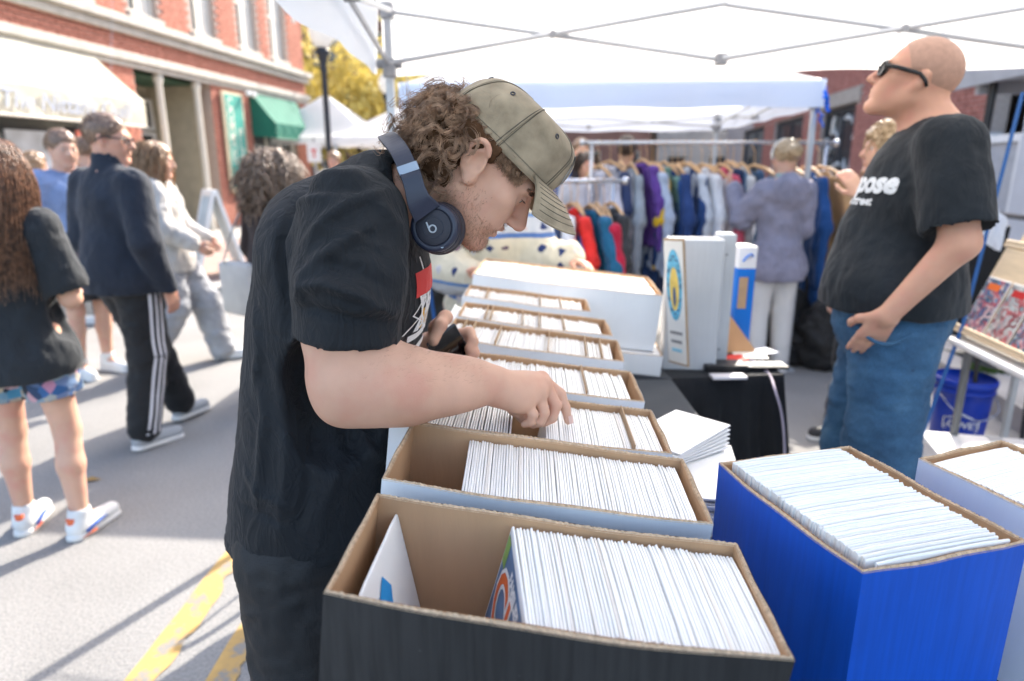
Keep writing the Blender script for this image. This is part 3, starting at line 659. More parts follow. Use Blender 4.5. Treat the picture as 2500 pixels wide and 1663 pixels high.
def box_frame(nr, yaw=YAW, tilt=TILT, slope=SLOPE):
    """frame at the near right top corner: x towards the left end, y away, z up"""
    a = norm(V3(-math.cos(yaw) * math.cos(tilt), -math.sin(yaw) * math.cos(tilt), math.sin(tilt))); b = V3(-math.sin(yaw) * math.cos(slope), math.cos(yaw) * math.cos(slope), math.sin(slope)); b = norm(b - a * (a @ b)); c = np.cross(b, a)
    return frame(nr, a, b, c), a, b, c
def comic_box(nr, L, Wd, Hh, outer, label, yaw=YAW, tilt=TILT, slope=SLOPE, th=.0045, name='comic_box', group='comic boxes on the table', seed=0, dip=0.0):
    """open corrugated box: outer skin, kraft liner, rough edge band, floor"""
    M, a, b, c = box_frame(nr, yaw, tilt, slope); rr = random.Random(seed); ctr = np.array(M @ Vector((L / 2, Wd / 2, -Hh)))
    r = empty(name, ctr, label, 'comic box', group); n = 26
    def wall(fn, m, nm, par):
        P = []
        for j in range(7):
            row = []
            for k in range(n + 1): row.append(M @ Vector(fn(k / n, j / 6)))
            P.append(row)
        return MB().grid(P).build(nm, m, par, True)
    sides = {'near': ((0, 0), (L, 0)), 'left': ((L, 0), (L, Wd)), 'far': ((L, Wd), (0, Wd)), 'right': ((0, Wd), (0, 0))}
    bow = {'near': .004, 'far': .003, 'left': .002, 'right': .003}; inw = {'near': (0, 1), 'left': (-1, 0), 'far': (0, -1), 'right': (1, 0)}
    for k_, (p, q) in sides.items():
        ph = rr.uniform(0, 6); ix, iy = inw[k_]
        def prof(t, p=p, q=q, ix=ix, iy=iy, k_=k_, ph=ph, d=0.0):
            e = math.sin(math.pi * t); w_ = -bow[k_] * e
            return p[0] + (q[0] - p[0]) * t + ix * (w_ + d), p[1] + (q[1] - p[1]) * t + iy * (w_ + d), -.0012 - .0016 * math.sin(3.1 * t * math.pi + ph) * e - (.004 * e if k_ == 'near' else .001 * e) - dip * e
        def outf(t, s, pr=prof): x, y, z = pr(t); return (x, y, z - (Hh + z) * s * 1.0)
        def inf(t, s, pr=prof, ix=ix, iy=iy):
            x, y, z = pr(min(max(t, .0), 1.), d=th); sx = -ix * 0; return (min(max(x, th), L - th), min(max(y, th), Wd - th), z - (Hh - .006) * s)
        wp = wall(outf, outer, 'side_panel', r); wall(inf, KRAFT, 'liner', wp)
        nn = 130; top = [[], [], []]
        for i in range(nn + 1):
            t = i / nn; x, y, z = prof(t); x2, y2, z2 = prof(t, d=th); jz = rr.uniform(-.0006, .0008) + (.0009 if i % 2 else 0)
            x2, y2 = min(max(x2, th), L - th), min(max(y2, th), Wd - th)
            top[0].append(M @ Vector((x - ix * .0004, y - iy * .0004, z - .0016))); top[1].append(M @ Vector(((x + x2) / 2, (y + y2) / 2, z + .0012 + jz))); top[2].append(M @ Vector((x2 + ix * .0005, y2 + iy * .0005, z - .0018)))
        MB().grid(top).build('cut_edge', EDGE, wp)
    MB().b2((.002, .002, -Hh), (L - .002, Wd - .002, -Hh + .004), M).build('floor', KRAFT, r)
    return r, M
ROWS = [  # near right corner, length, yaw, label
    ((.269, .524, 1.05), .455, -3.3, BBOX, 'black box with an open gap at its left end, nearest the camera'),
    ((.264, .768, 1.05), .440, -3.1, WBOX, 'white box full of comics right behind the black box'),
    ((.262, .986, 1.05), .465, -2.0, WBOX, 'white box of comics the man is reaching into'),
    ((.265, 1.232, 1.05), .465, -2.0, WBOX, 'white box of comics just beyond the reaching hand'),
    ((.270, 1.513, 1.05), .445, -4.5, WBOX, 'white box with brown dividers beside the phone'),
    ((.280, 1.761, 1.05), .435, -2.0, WBOX, 'white divided box, second from the tall white box'),
    ((.256, 2.081, 1.05), .415, -2.0, WBOX, 'small white divided box against the tall white box')]
BW, BH = .199, .285
BOXES = []
for i, (nr, bl_, yw, m_, lb) in enumerate(ROWS):
    BOXES.append(comic_box(nr, bl_, BW, BH, m_, lb, yaw=R(yw), seed=i, dip=.004 if i == 0 else 0))
# ---- comics: stiff backed sleeves standing on edge
def sleeve_mat(name, tint, coat=.5):
    if name in MATS: return MATS[name]
    m, nt, b, out = newmat(name); L = nt.links; tc = N(nt, 'ShaderNodeTexCoord'); oi = N(nt, 'ShaderNodeObjectInfo')
    c = ramp(nt, oi.outputs['Random'], [(0, tuple(x * .93 for x in tint)), (.5, tint), (.85, tuple(min(1, x * 1.04) for x in tint)), (1, (tint[0] * .86, tint[1] * .81, tint[2] * .76))])
    L.new(c, b.inputs['Base Color']); b.inputs['Roughness'].default_value = .55; b.inputs['Coat Weight'].default_value = coat; b.inputs['Coat Roughness'].default_value = .18
    n2 = N(nt, 'ShaderNodeTexNoise', i_Scale=30.0, i_Detail=3.0); L.new(tc.outputs['Object'], n2.inputs['Vector']); bp = N(nt, 'ShaderNodeBump', i_Strength=.12, i_Distance=.004); L.new(n2.outputs[0], bp.inputs['Height']); L.new(bp.outputs[0], b.inputs['Normal'])
    MATS[name] = m; return m
SLEEVE = sleeve_mat('bagged_comic_white', (.88, .865, .84)); SLEEVE_B = sleeve_mat('bagged_comic_bluish', (.87, .865, .85))
def comic_mesh(seed, w=.175, h=.262, th=.0039):
    """bag with a soft folded top, slightly bowed, 3 mm thick; local x = thickness, y = width, z up"""
    rr = random.Random(seed); n = 7; b = MB(); bow = rr.uniform(-.0005, .0005); P = []
    prof = [(-th / 2, 0), (-th / 2, h * .5), (-th / 2, h - .006), (-th * .46, h - .0018), (-th * .2, h), (th * .3, h - .0004), (th * .48, h - .0026), (th / 2, h - .009), (th / 2, h * .5), (th / 2, 0)]
    for (x, z) in prof: P.append([(x + bow * math.sin(math.pi * k / (n - 1)) * (z / h), -w / 2 + w * k / (n - 1), z - (.0016 if k in (0, n - 1) and z > h * .9 else 0) + .0003 * math.sin(k * 2.1 + seed) * (z / h)) for k in range(n)])
    b.grid(P); m = len(prof)
    b.add([p[0] for p in P], [tuple(range(m))]); b.add([p[-1] for p in P], [tuple(range(m - 1, -1, -1))])
    return b
def comic_data(seed, m_, **k):
    b = comic_mesh(seed, **k); me = bpy.data.meshes.new('bagged_comic'); me.from_pydata([tuple(p) for p in b.v], [], b.f); me.materials.append(m_)
    return me
CD = [comic_data(i, SLEEVE) for i in range(6)]; CDB = [comic_data(i, SLEEVE_B, w=.196, h=.268, th=.0033) for i in range(6)]
def stand_comics(M, x0, x1, step, depth, datas, label, group, lean0=.06, lean1=.10, seed=0, width=BW, jitter=.0009, yaw0=0, yaw1=0):
    """a run of comics from local x0 to x1; lean is the tilt towards +x (left) in radians"""
    rr = random.Random(seed); n = int(abs(x1 - x0) / step); out = []
    for i in range(n):
        t = i / max(1, n - 1); x = x0 + (x1 - x0) * t + rr.uniform(-.0002, .0002); lean = lean0 + (lean1 - lean0) * t + rr.uniform(-.0012, .0012)
        o = bpy.data.objects.new('bagged_comic', rr.choice(datas)); COL.objects.link(o); sc = rr.choice((1, 1, 1, .996, 1.004))
        T = Matrix.Translation((x, width / 2 + rr.uniform(-1, 1) * jitter * 1.3, -depth + rr.uniform(-1, 1) * jitter)) @ Matrix.Rotation(lean, 4, 'Y') @ Matrix.Rotation(yaw0 + (yaw1 - yaw0) * t + rr.uniform(-.002, .002), 4, 'Z') @ Matrix.Diagonal((1, 1, sc, 1))
        o.matrix_world = M @ T; tag(o, label, 'comic', group); out.append(o)
    return out
def mass_comics(M, x0, x1, step, depth, acc, lean0=.05, lean1=.08, seed=0, width=BW, jitter=.003, w=.175, h=.262):
    rr = random.Random(seed); n = max(1, int(abs(x1 - x0) / step)); bs = [comic_mesh(k, w=w, h=h) for k in range(4)]
    for i in range(n):
        t = i / max(1, n - 1); x = x0 + (x1 - x0) * t; T = M @ Matrix.Translation((x, width / 2 + rr.uniform(-1, 1) * .002, -depth + rr.uniform(-1, 1) * jitter)) @ Matrix.Rotation(lean0 + (lean1 - lean0) * t + rr.uniform(-.0015, .0015), 4, 'Y'); b = rr.choice(bs); acc.add(b.v, b.f, T)
DC = BH - .006
stand_comics(BOXES[0][1], .010, .296, .0044, .274, CD, 'white backed bagged comic standing in the near black box', 'comics filed in the black box', -.01, -.13, 1, yaw0=-.02, yaw1=-.13)
stand_comics(BOXES[1][1], .010, .345, .0040, .273, CD, 'white backed bagged comic standing in the white box behind the black box', 'comics filed in the white box behind the black one', .02, -.03, 2, yaw1=-.05)
stand_comics(BOXES[2][1], .010, .225, .0042, .272, CD, 'white backed bagged comic in the box under the reaching hand', 'comics filed in the box under the hand', .0, -.08, 3)
stand_comics(BOXES[2][1], .275, .445, .0044, .272, CD, 'white backed bagged comic in the box under the reaching hand', 'comics filed in the box under the hand', -.03, -.01, 4)
MASS = MB()
mass_comics(BOXES[3][1], .012, .45, .0042, .270, MASS, seed=5); mass_comics(BOXES[4][1], .012, .45, .0045, .272, MASS, seed=6); mass_comics(BOXES[5][1], .012, .44, .0045, .272, MASS, seed=7); mass_comics(BOXES[6][1], .012, .40, .0048, .272, MASS, seed=8)
# brown divider cards sticking up among the comics
DIV = mat('brown_divider_card', (.42, .29, .18), .85, .1, 20)
def divider(M, x, depth, label, lean=.05, h=.278):
    b = MB().box((0, 0, h / 2), (.0022, .185, h), bev=.0006); o = bpy.data.objects.new('divider_card', bpy.data.meshes.new('divider_card')); o.data.from_pydata(b.v, [], b.f); o.data.materials.append(DIV); COL.objects.link(o)
    o.matrix_world = M @ Matrix.Translation((x, BW / 2, -depth)) @ Matrix.Rotation(lean, 4, 'Y'); return tag(o, label, 'divider', 'divider cards among the comics')
for bi, xs, lb in ((2, (.045,), 'brown divider card near the right end of the box under the hand'), (3, (.10,), 'brown divider card in the box beyond the reaching hand'), (4, (.035, .075, .17, .30, .37, .395), 'brown divider card in the white box beside the phone'), (5, (.12, .19, .24, .33, .345), 'brown divider card in the second box from the tall white box'), (6, (.08, .15, .33), 'brown divider card in the small box against the tall white box')):
    for x in xs: divider(BOXES[bi][1], x + .002, .274, lb)
# loose comic leaning against the left end of the black box, with blue tape; the first comic with its cover
M0 = BOXES[0][1]
b = comic_mesh(3); T = M0 @ Matrix.Translation((.350, BW / 2 + .006, -.272)) @ Matrix.Rotation(.30, 4, 'Y'); lc = MB().add(b.v, b.f, T).build('bagged_comic', SLEEVE, label='single white backed comic with blue tape leaning in the black box', cat='comic')
MB().add([(-.0034, -.045, .185), (-.0034, -.005, .188), (-.0034, .006, .215), (-.0034, -.014, .240), (-.0034, -.045, .22)], [(0, 1, 2, 3, 4)], T).build('blue_tape', flat('painter_tape', (.02, .27, .62), .6), lc)
T = M0 @ Matrix.Translation((.303, BW / 2, -.273)) @ Matrix.Rotation(-.14, 4, 'Y') @ Matrix.Rotation(-.14, 4, 'Z'); b = comic_mesh(2)
fc = MB().add(b.v, b.f, T).build('bagged_comic', SLEEVE, label='first comic in the black box, its blue cover with orange lettering showing', cat='comic')
CT = T @ Matrix(((0, 0, 1, .0018), (1, 0, 0, 0), (0, 1, 0, 0), (0, 0, 0, 1)))   # cover plane: local x = width, y = up, facing the gap
def plate(x0, x1, y0, y1, z, m_, nm, par, T=CT): return MB().add([(x0, y0, z), (x1, y0, z), (x1, y1, z), (x0, y1, z)], [(0, 1, 2, 3)], T).build(nm, m_, par)
plate(-.083, .083, .006, .252, .0006, mat('cover_blue', (.10, .19, .33), .4, .3, 30), 'cover', fc); plate(.060, .083, .215, .252, .0010, mat('cover_green', (.25, .42, .10), .4), 'cover_band', fc)
def cover_text(txt, size, x, y, m_, z, bold=0, par=fc, T=CT, rot=0):
    vs, fs = text_mesh(txt, size, bold); vs = vs * (np.array([-1, 1, 1]) if T is CT else 1); Q = T @ Matrix.Translation((x, y, z)) @ Matrix.Rotation(rot, 4, 'Z'); return mk('lettering', [Q @ Vector(p) for p in vs], fs, m_, par)
cover_text('Chi', .105, -.005, .185, mat('cover_white', (.8, .8, .78), .4), .0012, .007); cover_text('Chi', .105, -.005, .185, mat('cover_orange', (.78, .14, .03), .4), .0016, .0015); cover_text('FAMILIES', .020, -.02, .237, mat('cover_white', (.8, .8, .78)), .0014, .001)
# ---- blue long box and the white one on the right, running towards the viewer
def box_from(nl_far, yaw, L, Wd, Hh, outer, label, tilt=0.0, slope=R(-1), **k):
    """far-left top corner given; the long side runs towards the viewer"""
    d = V3(-math.sin(yaw), -math.cos(yaw), 0)           # towards the viewer
    e = V3(math.cos(yaw), -math.sin(yaw), 0)            # to the right
    nr = np.array(nl_far) + d * L                       # near-left corner
    return nr, d, e
def long_box(far_left, far_right, near_left, z, Hh, outer, label, seed, name='comic_box', ws=1.0):
    fl_, fr2, nl_ = [V3(p[0], p[1], z) for p in (far_left, far_right, near_left)]
    a = norm(fl_ - nl_); Wv = fr2 - fl_; Wv = Wv - a * (Wv @ a); Wd = np.linalg.norm(Wv) * ws; Lb = np.linalg.norm(fl_ - nl_)
    # reuse comic_box with x running away from the viewer and y to the right
    nr = nl_; yaw = math.atan2(-a[1], -a[0]); r, M = comic_box(nr, Lb, Wd, Hh, outer, label, yaw=yaw, tilt=0, slope=0, seed=seed, name=name)
    return r, M, Lb, Wd
pf, pn = onz(1755, 1128, 1.06), onz(2098, 1388, 1.06); pr_ = onz(2078, 1108, 1.06)
BLUEB, MB_, LBb, WBb = long_box(pf, pr_, pn + (pn - pf) * .02, 1.06, .285, UBOX, 'bright blue long box packed with comics', 31, ws=1.1)
stand_comics(MB_, .034, LBb - .010, .0036, .262, CDB, 'white backed bagged comic standing in the bright blue box', 'comics filed in the blue box', -.07, -.02, 9, width=WBb - .016, jitter=.0012)
pf2 = onz(2243, 1117, 1.05); d_ = norm(onz(2500, 1228, 1.05) - pf2); WR, MW, LW, WW = long_box(pf2, pf2 + V3(.21, .004, 0), pf2 + d_ * .34, 1.05, .28, WBOX, 'white long box to the right of the blue box', 33)
mass_comics(MW, .03, LW - .01, .0042, .266, MASS, -.06, -.03, seed=12, width=WW, jitter=.001)
# front comic of the blue box: red banner and price stamp
T = MB_ @ Matrix.Translation((.026, WBb / 2 + .002, -.262)) @ Matrix.Rotation(-.07, 4, 'Y'); b = comic_mesh(5, w=.196, h=.266); fb = MB().add(b.v, b.f, T).build('bagged_comic', SLEEVE_B, label='front comic of the blue box with a red banner and price stamp', cat='comic')
CB = T @ Matrix(((0, 0, -1, -.0016), (1, 0, 0, 0), (0, 1, 0, 0), (0, 0, 0, 1)))
plate(-.03, .094, .251, .2575, .0006, mat('banner_red', (.70, .10, .03), .4), 'banner', fb, CB); plate(-.02, .094, .240, .2508, .0007, mat('cover_black', (.02, .02, .02), .4), 'cover_band', fb, CB)
plate(.048, .066, .242, .2575, .0010, mat('stamp_paper', (.6, .6, .58), .5), 'price_stamp', fb, CB); plate(.068, .090, .242, .253, .0010, mat('stamp_paper', (.6, .6, .58)), 'price_stamp', fb, CB)
cover_text('COMICS', .0042, .057, .2475, mat('cover_black', (.02, .02, .02)), .0013, .0001, fb, CB); cover_text('110', .009, .079, .2475, mat('cover_black', (.02, .02, .02)), .0013, .0004, fb, CB)
# ---- tall white boxes at the far end: long box on a lower box
tyaw, ttilt = R(-4), R(6)
TALL, MT = comic_box((.543, 2.32, 1.057), .69, .42, .212, WBOX, 'wide white box with two rows of sunlit comics at the end of the table', yaw=tyaw, tilt=ttilt, slope=0, seed=51)
for k in range(2): mass_comics(MT @ Matrix.Translation((0, .205 * k, 0)), .015, .67, .0055, .205, MASS, .04, .06, seed=20 + k, width=.2, jitter=.002, w=.18, h=.20)
MB().b2((.006, .203, -.2), (.684, .208, -.006), MT).build('divider_wall', KRAFT, TALL)
LOWB, ML = comic_box(np.array(MT @ Vector((-.03, -.04, -.214))), .74, .49, .083, WBOX, 'low white tray under the wide white box', yaw=tyaw, tilt=ttilt, slope=0, seed=52)
MB().b2((.006, .006, -.006), (.734, .484, -.003), ML).build('lid', WBOX, LOWB)
MASS.build('bagged_comics', SLEEVE, kind='stuff', label='white backed bagged comics packed in the farther boxes', cat='comics')
# ---- folding table under the row, dark cloth
CLOTH = mat('charcoal_tablecloth', (.035, .038, .045), .85, .15, 8, .25, 300, sheen=.15)
def ctab(M, L, Wd, label, th=.025):
    c = M @ Vector((L / 2, Wd / 2, 0)); par = empty('folding_table', (c[0], c[1], 0), label, 'table')
    MB().b2((0, 0, -th), (L, Wd, 0), M, .005).build('table_top', CLOTH, par)
    for x in (.05, L - .05):
        for y in (.08, Wd - .08):
            p = M @ Vector((x, y, -th)); MB().tube([p, (p[0], p[1], .0)], .014, 8).build('leg', mat('grey_table_leg', (.12, .12, .125), .4), par)
Mt, ta, tb_, tc_ = box_frame((.295, .42, .7605), R(-1.5), R(7), 0); ctab(Mt, .56, 1.84, 'long sloping folding table under the row of comic boxes')
Mt2, _1, _2, _3 = box_frame((.60, 2.262, .757), tyaw, ttilt, 0); ctab(Mt2, .83, .62, 'folding table under the wide white box')
ctab(frame((1.12, .12, .772), (-1, 0, 0), (0, 1, 0), (0, 0, 1)), .815, .85, 'folding table under the blue and white long boxes')
ctab(frame((.575, .985, .765), (-1, 0, 0), (0, 1, 0), (0, 0, 1)), .268, 1.262, 'narrow dark topped table under the flat pile of comics')
# ---- pile of bagged comics lying flat beside the blue box
def flat_comic(p, yaw, m_, label, group, tiltx=0, tilty=0, w=.175, h=.262, th=.004):
    b = MB().box((0, 0, th / 2), (w, h, th), bev=.0012); o = bpy.data.objects.new('bagged_comic', bpy.data.meshes.new('flat_comic')); o.data.from_pydata(b.v, [], b.f); o.data.materials.append(m_); COL.objects.link(o)
    o.location = Vector([float(x) for x in p]); o.rotation_euler = (tiltx, tilty, yaw); return tag(o, label, 'comic', group)
GREENC = flat('lime_cover', (.30, .52, .03), .4); REDC = mat('salmon_cover', (.72, .28, .20), .4, .3, 30)
ps = onz(1660, 1040, 1.0); base = V3(.368, 1.235, 0); zt_ = .765; rr = random.Random(11)
cols = [SLEEVE, REDC, SLEEVE, GREENC] + [SLEEVE] * 23
z = zt_; k = 0
for i in range(27):
    th = rr.uniform(.0045, .0062); off = V3(rr.uniform(-.006, .006), rr.uniform(-.006, .006), 0)
    flat_comic(base + off + V3(0, 0, z), R(-9) + rr.uniform(-.05, .05), cols[i], 'bagged comic lying flat in the pile beside the blue box' if cols[i] is SLEEVE else ('lime green comic low in the flat pile' if cols[i] is GREENC else 'salmon coloured comic near the bottom of the flat pile'), 'flat pile of comics', th=th * .92, h=.262, w=.178); z += th
for i in range(6): flat_comic(base + V3(-.02 + i * .003, .085 + i * .003, z + .002 + i * .0065), R(-58) + i * .04, SLEEVE, 'bagged comic fanned across the top of the flat pile', 'comics fanned over the pile', tiltx=R(1) + i * .004, tilty=R(-1), th=.004, h=.20, w=.14)
# ------------------------------------------------------------------ people
def skin_mat(name, col, red=(.62, .25, .2), sss=.25):
    if name in MATS: return MATS[name]
    m, nt, b, out = newmat(name); L = nt.links; tc = N(nt, 'ShaderNodeTexCoord')
    n1 = N(nt, 'ShaderNodeTexNoise', i_Scale=14.0, i_Detail=5.0); n2 = N(nt, 'ShaderNodeTexNoise', i_Scale=420.0, i_Detail=3.0); n3 = N(nt, 'ShaderNodeTexVoronoi', i_Scale=46.0)
    for n in (n1, n2, n3): L.new(tc.outputs['Object'], n.inputs['Vector'])
    mixc = tuple(a * .55 + b_ * .45 for a, b_ in zip(col, red))
    c = ramp(nt, n1.outputs[0], [(.30, tuple(x * 1.08 for x in col)), (.5, col), (.70, mixc)])
    fr = ramp(nt, n3.outputs['Distance'], [(.0, (.80, .74, .70)), (.055, (1, 1, 1))]); mx = N(nt, 'ShaderNodeMix', data_type='RGBA', blend_type='MULTIPLY'); mx.inputs[0].default_value = .35; L.new(c, mx.inputs[6]); L.new(fr, mx.inputs[7]); L.new(mx.outputs[2], b.inputs['Base Color'])
    b.inputs['Roughness'].default_value = .55; b.inputs['Specular IOR Level'].default_value = .32
    b.inputs['Subsurface Weight'].default_value = sss; b.inputs['Subsurface Radius'].default_value = (1, .35, .18); b.inputs['Subsurface Scale'].default_value = .006
    bp = N(nt, 'ShaderNodeBump', i_Strength=.16, i_Distance=.0012); L.new(n2.outputs[0], bp.inputs['Height']); L.new(bp.outputs[0], b.inputs['Normal']); MATS[name] = m; return m
SKIN = skin_mat('fair_skin', (.62, .375, .27)); SKIN2 = skin_mat('ruddy_skin', (.60, .325, .225)); SKIN3 = skin_mat('tan_skin', (.42, .25, .17))
EYEW = flat('eye_white', (.7, .68, .66), .25); EYEI = flat('grey_green_iris', (.10, .12, .09), .2); LIPM = flat('lip', (.52, .22, .18), .5)
def hair_mat(name, col, col2):
    if name in MATS: return MATS[name]
    m, nt, b, out = newmat(name); L = nt.links; tc = N(nt, 'ShaderNodeTexCoord'); n = N(nt, 'ShaderNodeTexNoise', i_Scale=55.0, i_Detail=4.0); L.new(tc.outputs['Object'], n.inputs['Vector'])
    L.new(ramp(nt, n.outputs[0], [(.35, col), (.65, col2)]), b.inputs['Base Color']); b.inputs['Roughness'].default_value = .36; b.inputs['Specular IOR Level'].default_value = .6; MATS[name] = m; return m
def strands(paths, rads, name, m, parent, n=3):
    """many thin tapering hairs as one mesh; paths: array (k, p, 3), rads: (p,)"""
    A = np.asarray(paths, float); k, p, _ = A.shape; T = np.gradient(A, axis=1); T /= np.linalg.norm(T, axis=2, keepdims=True) + 1e-9
    ref = np.cross(T, np.array([.31, .52, .79])); ref /= np.linalg.norm(ref, axis=2, keepdims=True) + 1e-9; B = np.cross(T, ref)
    rad = np.asarray(rads)[None, :, None] if np.ndim(rads) == 1 else np.asarray(rads)[..., None]
    ring = [A + (ref * math.cos(2 * math.pi * i / n) + B * math.sin(2 * math.pi * i / n)) * rad for i in range(n)]
    Vv = np.stack(ring, 2).reshape(-1, 3); base = (np.arange(k)[:, None] * p + np.arange(p - 1)[None, :]) * n; Fs = []
    for i in range(n):
        j = (i + 1) % n; Fs.append(np.stack([base + i, base + j, base + n + j, base + n + i], -1).reshape(-1, 4))
    return mk(name, Vv, np.concatenate(Fs), m, parent, True)
class HeadF:
    """head frame: origin mid-head, f forward, u up, r to the person's right; metres for an adult"""
    def __init__(s, c, f, u, k=1.0): s.c = np.array(c, float); s.f = norm(f); u = np.array(u, float); s.u = norm(u - s.f * (u @ s.f)); s.r = np.cross(s.f, s.u); s.k = k
    def __call__(s, x, y, z): return s.c + (s.r * x + s.f * y + s.u * z) * s.k
    def dir(s, x, y, z): return s.r * x + s.f * y + s.u * z
def add_head(S, H, neck, nr=.056, ears=True, jowl=0, kk=.010):
    k = H.k
    def E(x, y, z, a, b, c, kb=.02, op='u', X=None, Z=None): S.ell(H(x, y, z), (a * k, b * k, c * k), H.r if X is None else H.dir(*X), H.u if Z is None else H.dir(*Z), kb * k, op)
    def Cn(p, q, a, b, kb=.02, op='u'): S.cone(H(*p), H(*q), a * k, b * k, kb * k, op)
    # ell axes: local x=r, y=u x r ... (Z=u, X=r, Y = u x r = f)
    E(0, -.014, .034, .077, .097, .088); E(0, .034, -.028, .062, .060, .088, .03)
    for s_ in (-1, 1):
        Cn((s_ * .054, -.004, -.052), (s_ * .022, .072, -.100), .021, .018, .03); E(s_ * .046, .060, -.014, .022, .024, .022, .025)
        E(s_ * .030, .062, -.052, .026, .03, .03, .02)
    E(0, .080, -.102, .024, .018, .017, .022); Cn((-.036, .080, .024), (.036, .080, .024), .012, .012, .018)
    for s_ in (-1, 1): E(s_ * .0315, .0975, .004, .019, .017, .0125, .016, 's')
    for s_ in (-1, 1): E(s_ * .031, .0735, .0045, .0165, .0125, .0135, .006)
    Cn((0, .090, .014), (0, .1155, -.026), .0085, .0105, .013); E(0, .1165, -.030, .0125, .0105, .0100, .008)
    for s_ in (-1, 1): E(s_ * .0125, .104, -.034, .0085, .012, .0085, .007)
    E(0, .094, -.056, .023, .010, .0075, .007); E(0, .0915, -.0715, .020, .010, .008, .007)
    Cn((-.021, .099, -.0635), (.021, .099, -.0635), .0022, .0022, .004, 's'); E(0, .083, -.083, .016, .010, .006, .008, 's')
    for s_ in (-1, 1): E(s_ * .0085, .109, -.0405, .0036, .005, .004, .004, 's')
    if ears:
        for s_ in (-1, 1):
            X = (s_ * 1, -.35, 0); E(s_ * .080, -.012, -.004, .0085, .019, .031, .006, 'u', X, (0, -.22, 1)); E(s_ * .089, -.006, .002, .006, .0095, .016, .004, 's', X, (0, -.22, 1)); E(s_ * .079, .002, -.028, .007, .010, .011, .006)
    if jowl: E(0, .02, -.10, .062 + jowl, .06, .035 + jowl, .03)
    S.cone(H(0, -.022, -.045), neck, nr * k, nr * 1.12, .03)
def add_eyes(H, parent, iris=EYEI, look=(0, 1, 0)):
    for s_ in (-1, 1):
        c = H(s_ * .0320, .0765, .0045); b = MB(); M = frame(c, H.dir(1, 0, 0), H.dir(0, 0, 1), H.dir(0, -1, 0))
        e = MB().lathe([(.0118 * H.k * math.sin(a), -.0118 * H.k * math.cos(a)) for a in np.linspace(.02, math.pi - .02, 10)], 14, M).build('eye', EYEW, parent, True)
        MB().lathe([(.0058 * H.k, -.0109 * H.k), (.003 * H.k, -.0122 * H.k), (.0005, -.01235 * H.k)], 12, M @ Matrix.Rotation(-.2, 4, 'X')).build('iris', iris, e, True)
def add_hand(S, wr, dirn, palm_n, thumb_side, sc=1.0, curl=.5, k=.006, spread=.0):
    """relaxed hand: dirn wrist->knuckles, palm_n out of the palm, thumb_side towards the thumb"""
    d, n, t = norm(dirn), norm(palm_n), norm(thumb_side); t = norm(t - d * (t @ d)); n = norm(n - d * (n @ d) - t * (n @ t))
    P = lambda a, b, c: wr + (d * a + t * b + n * c) * sc
    for b_ in (-.026, -.009, .009, .026): S.cone(P(.015, b_ * .7, 0), P(.085, b_ * 1.1, -.002), .014 * sc, .012 * sc, .012)
    for i, (b_, L_) in enumerate(((.029, .072), (.010, .080), (-.010, .074), (-.028, .058))):
        p = P(.088, b_, 0); a = curl * .5; pts = [p]; rs = [.0105 * sc]
        for j, fr in enumerate((.42, .32, .26)):
            a += curl * (.55 if j else .25); p = p + (d * math.cos(a) + n * math.sin(a) + t * spread * (1.5 - i)) * L_ * fr * sc; pts.append(p); rs.append((.0095, .0085, .0072)[j] * sc)
        S.chain(pts, rs, k)
    pts = [P(.020, .026, .004), P(.052, .050, .018), P(.082, .054, .032), P(.104, .048, .044)]; S.chain(pts, [.014 * sc, .0115 * sc, .0105 * sc, .0085 * sc], .01)
BASE = dict(pelvis=(0, 0, .95), chest=(0, 0, 1.25), neck=(0, -.015, 1.455), head=(0, .02, 1.615), rsh=(.175, -.015, 1.395), lsh=(-.175, -.015, 1.395), rel=(.235, -.04, 1.11), lel=(-.235, -.04, 1.11), rwr=(.245, .05, .87), lwr=(-.245, .05, .87), rhip=(.088, 0, .93), lhip=(-.088, 0, .93), rkn=(.095, .025, .50), lkn=(-.095, .025, .50), ran=(.10, -.025, .085), lan=(-.10, -.025, .085), rtoe=(.12, .125, .03), ltoe=(-.12, .125, .03))
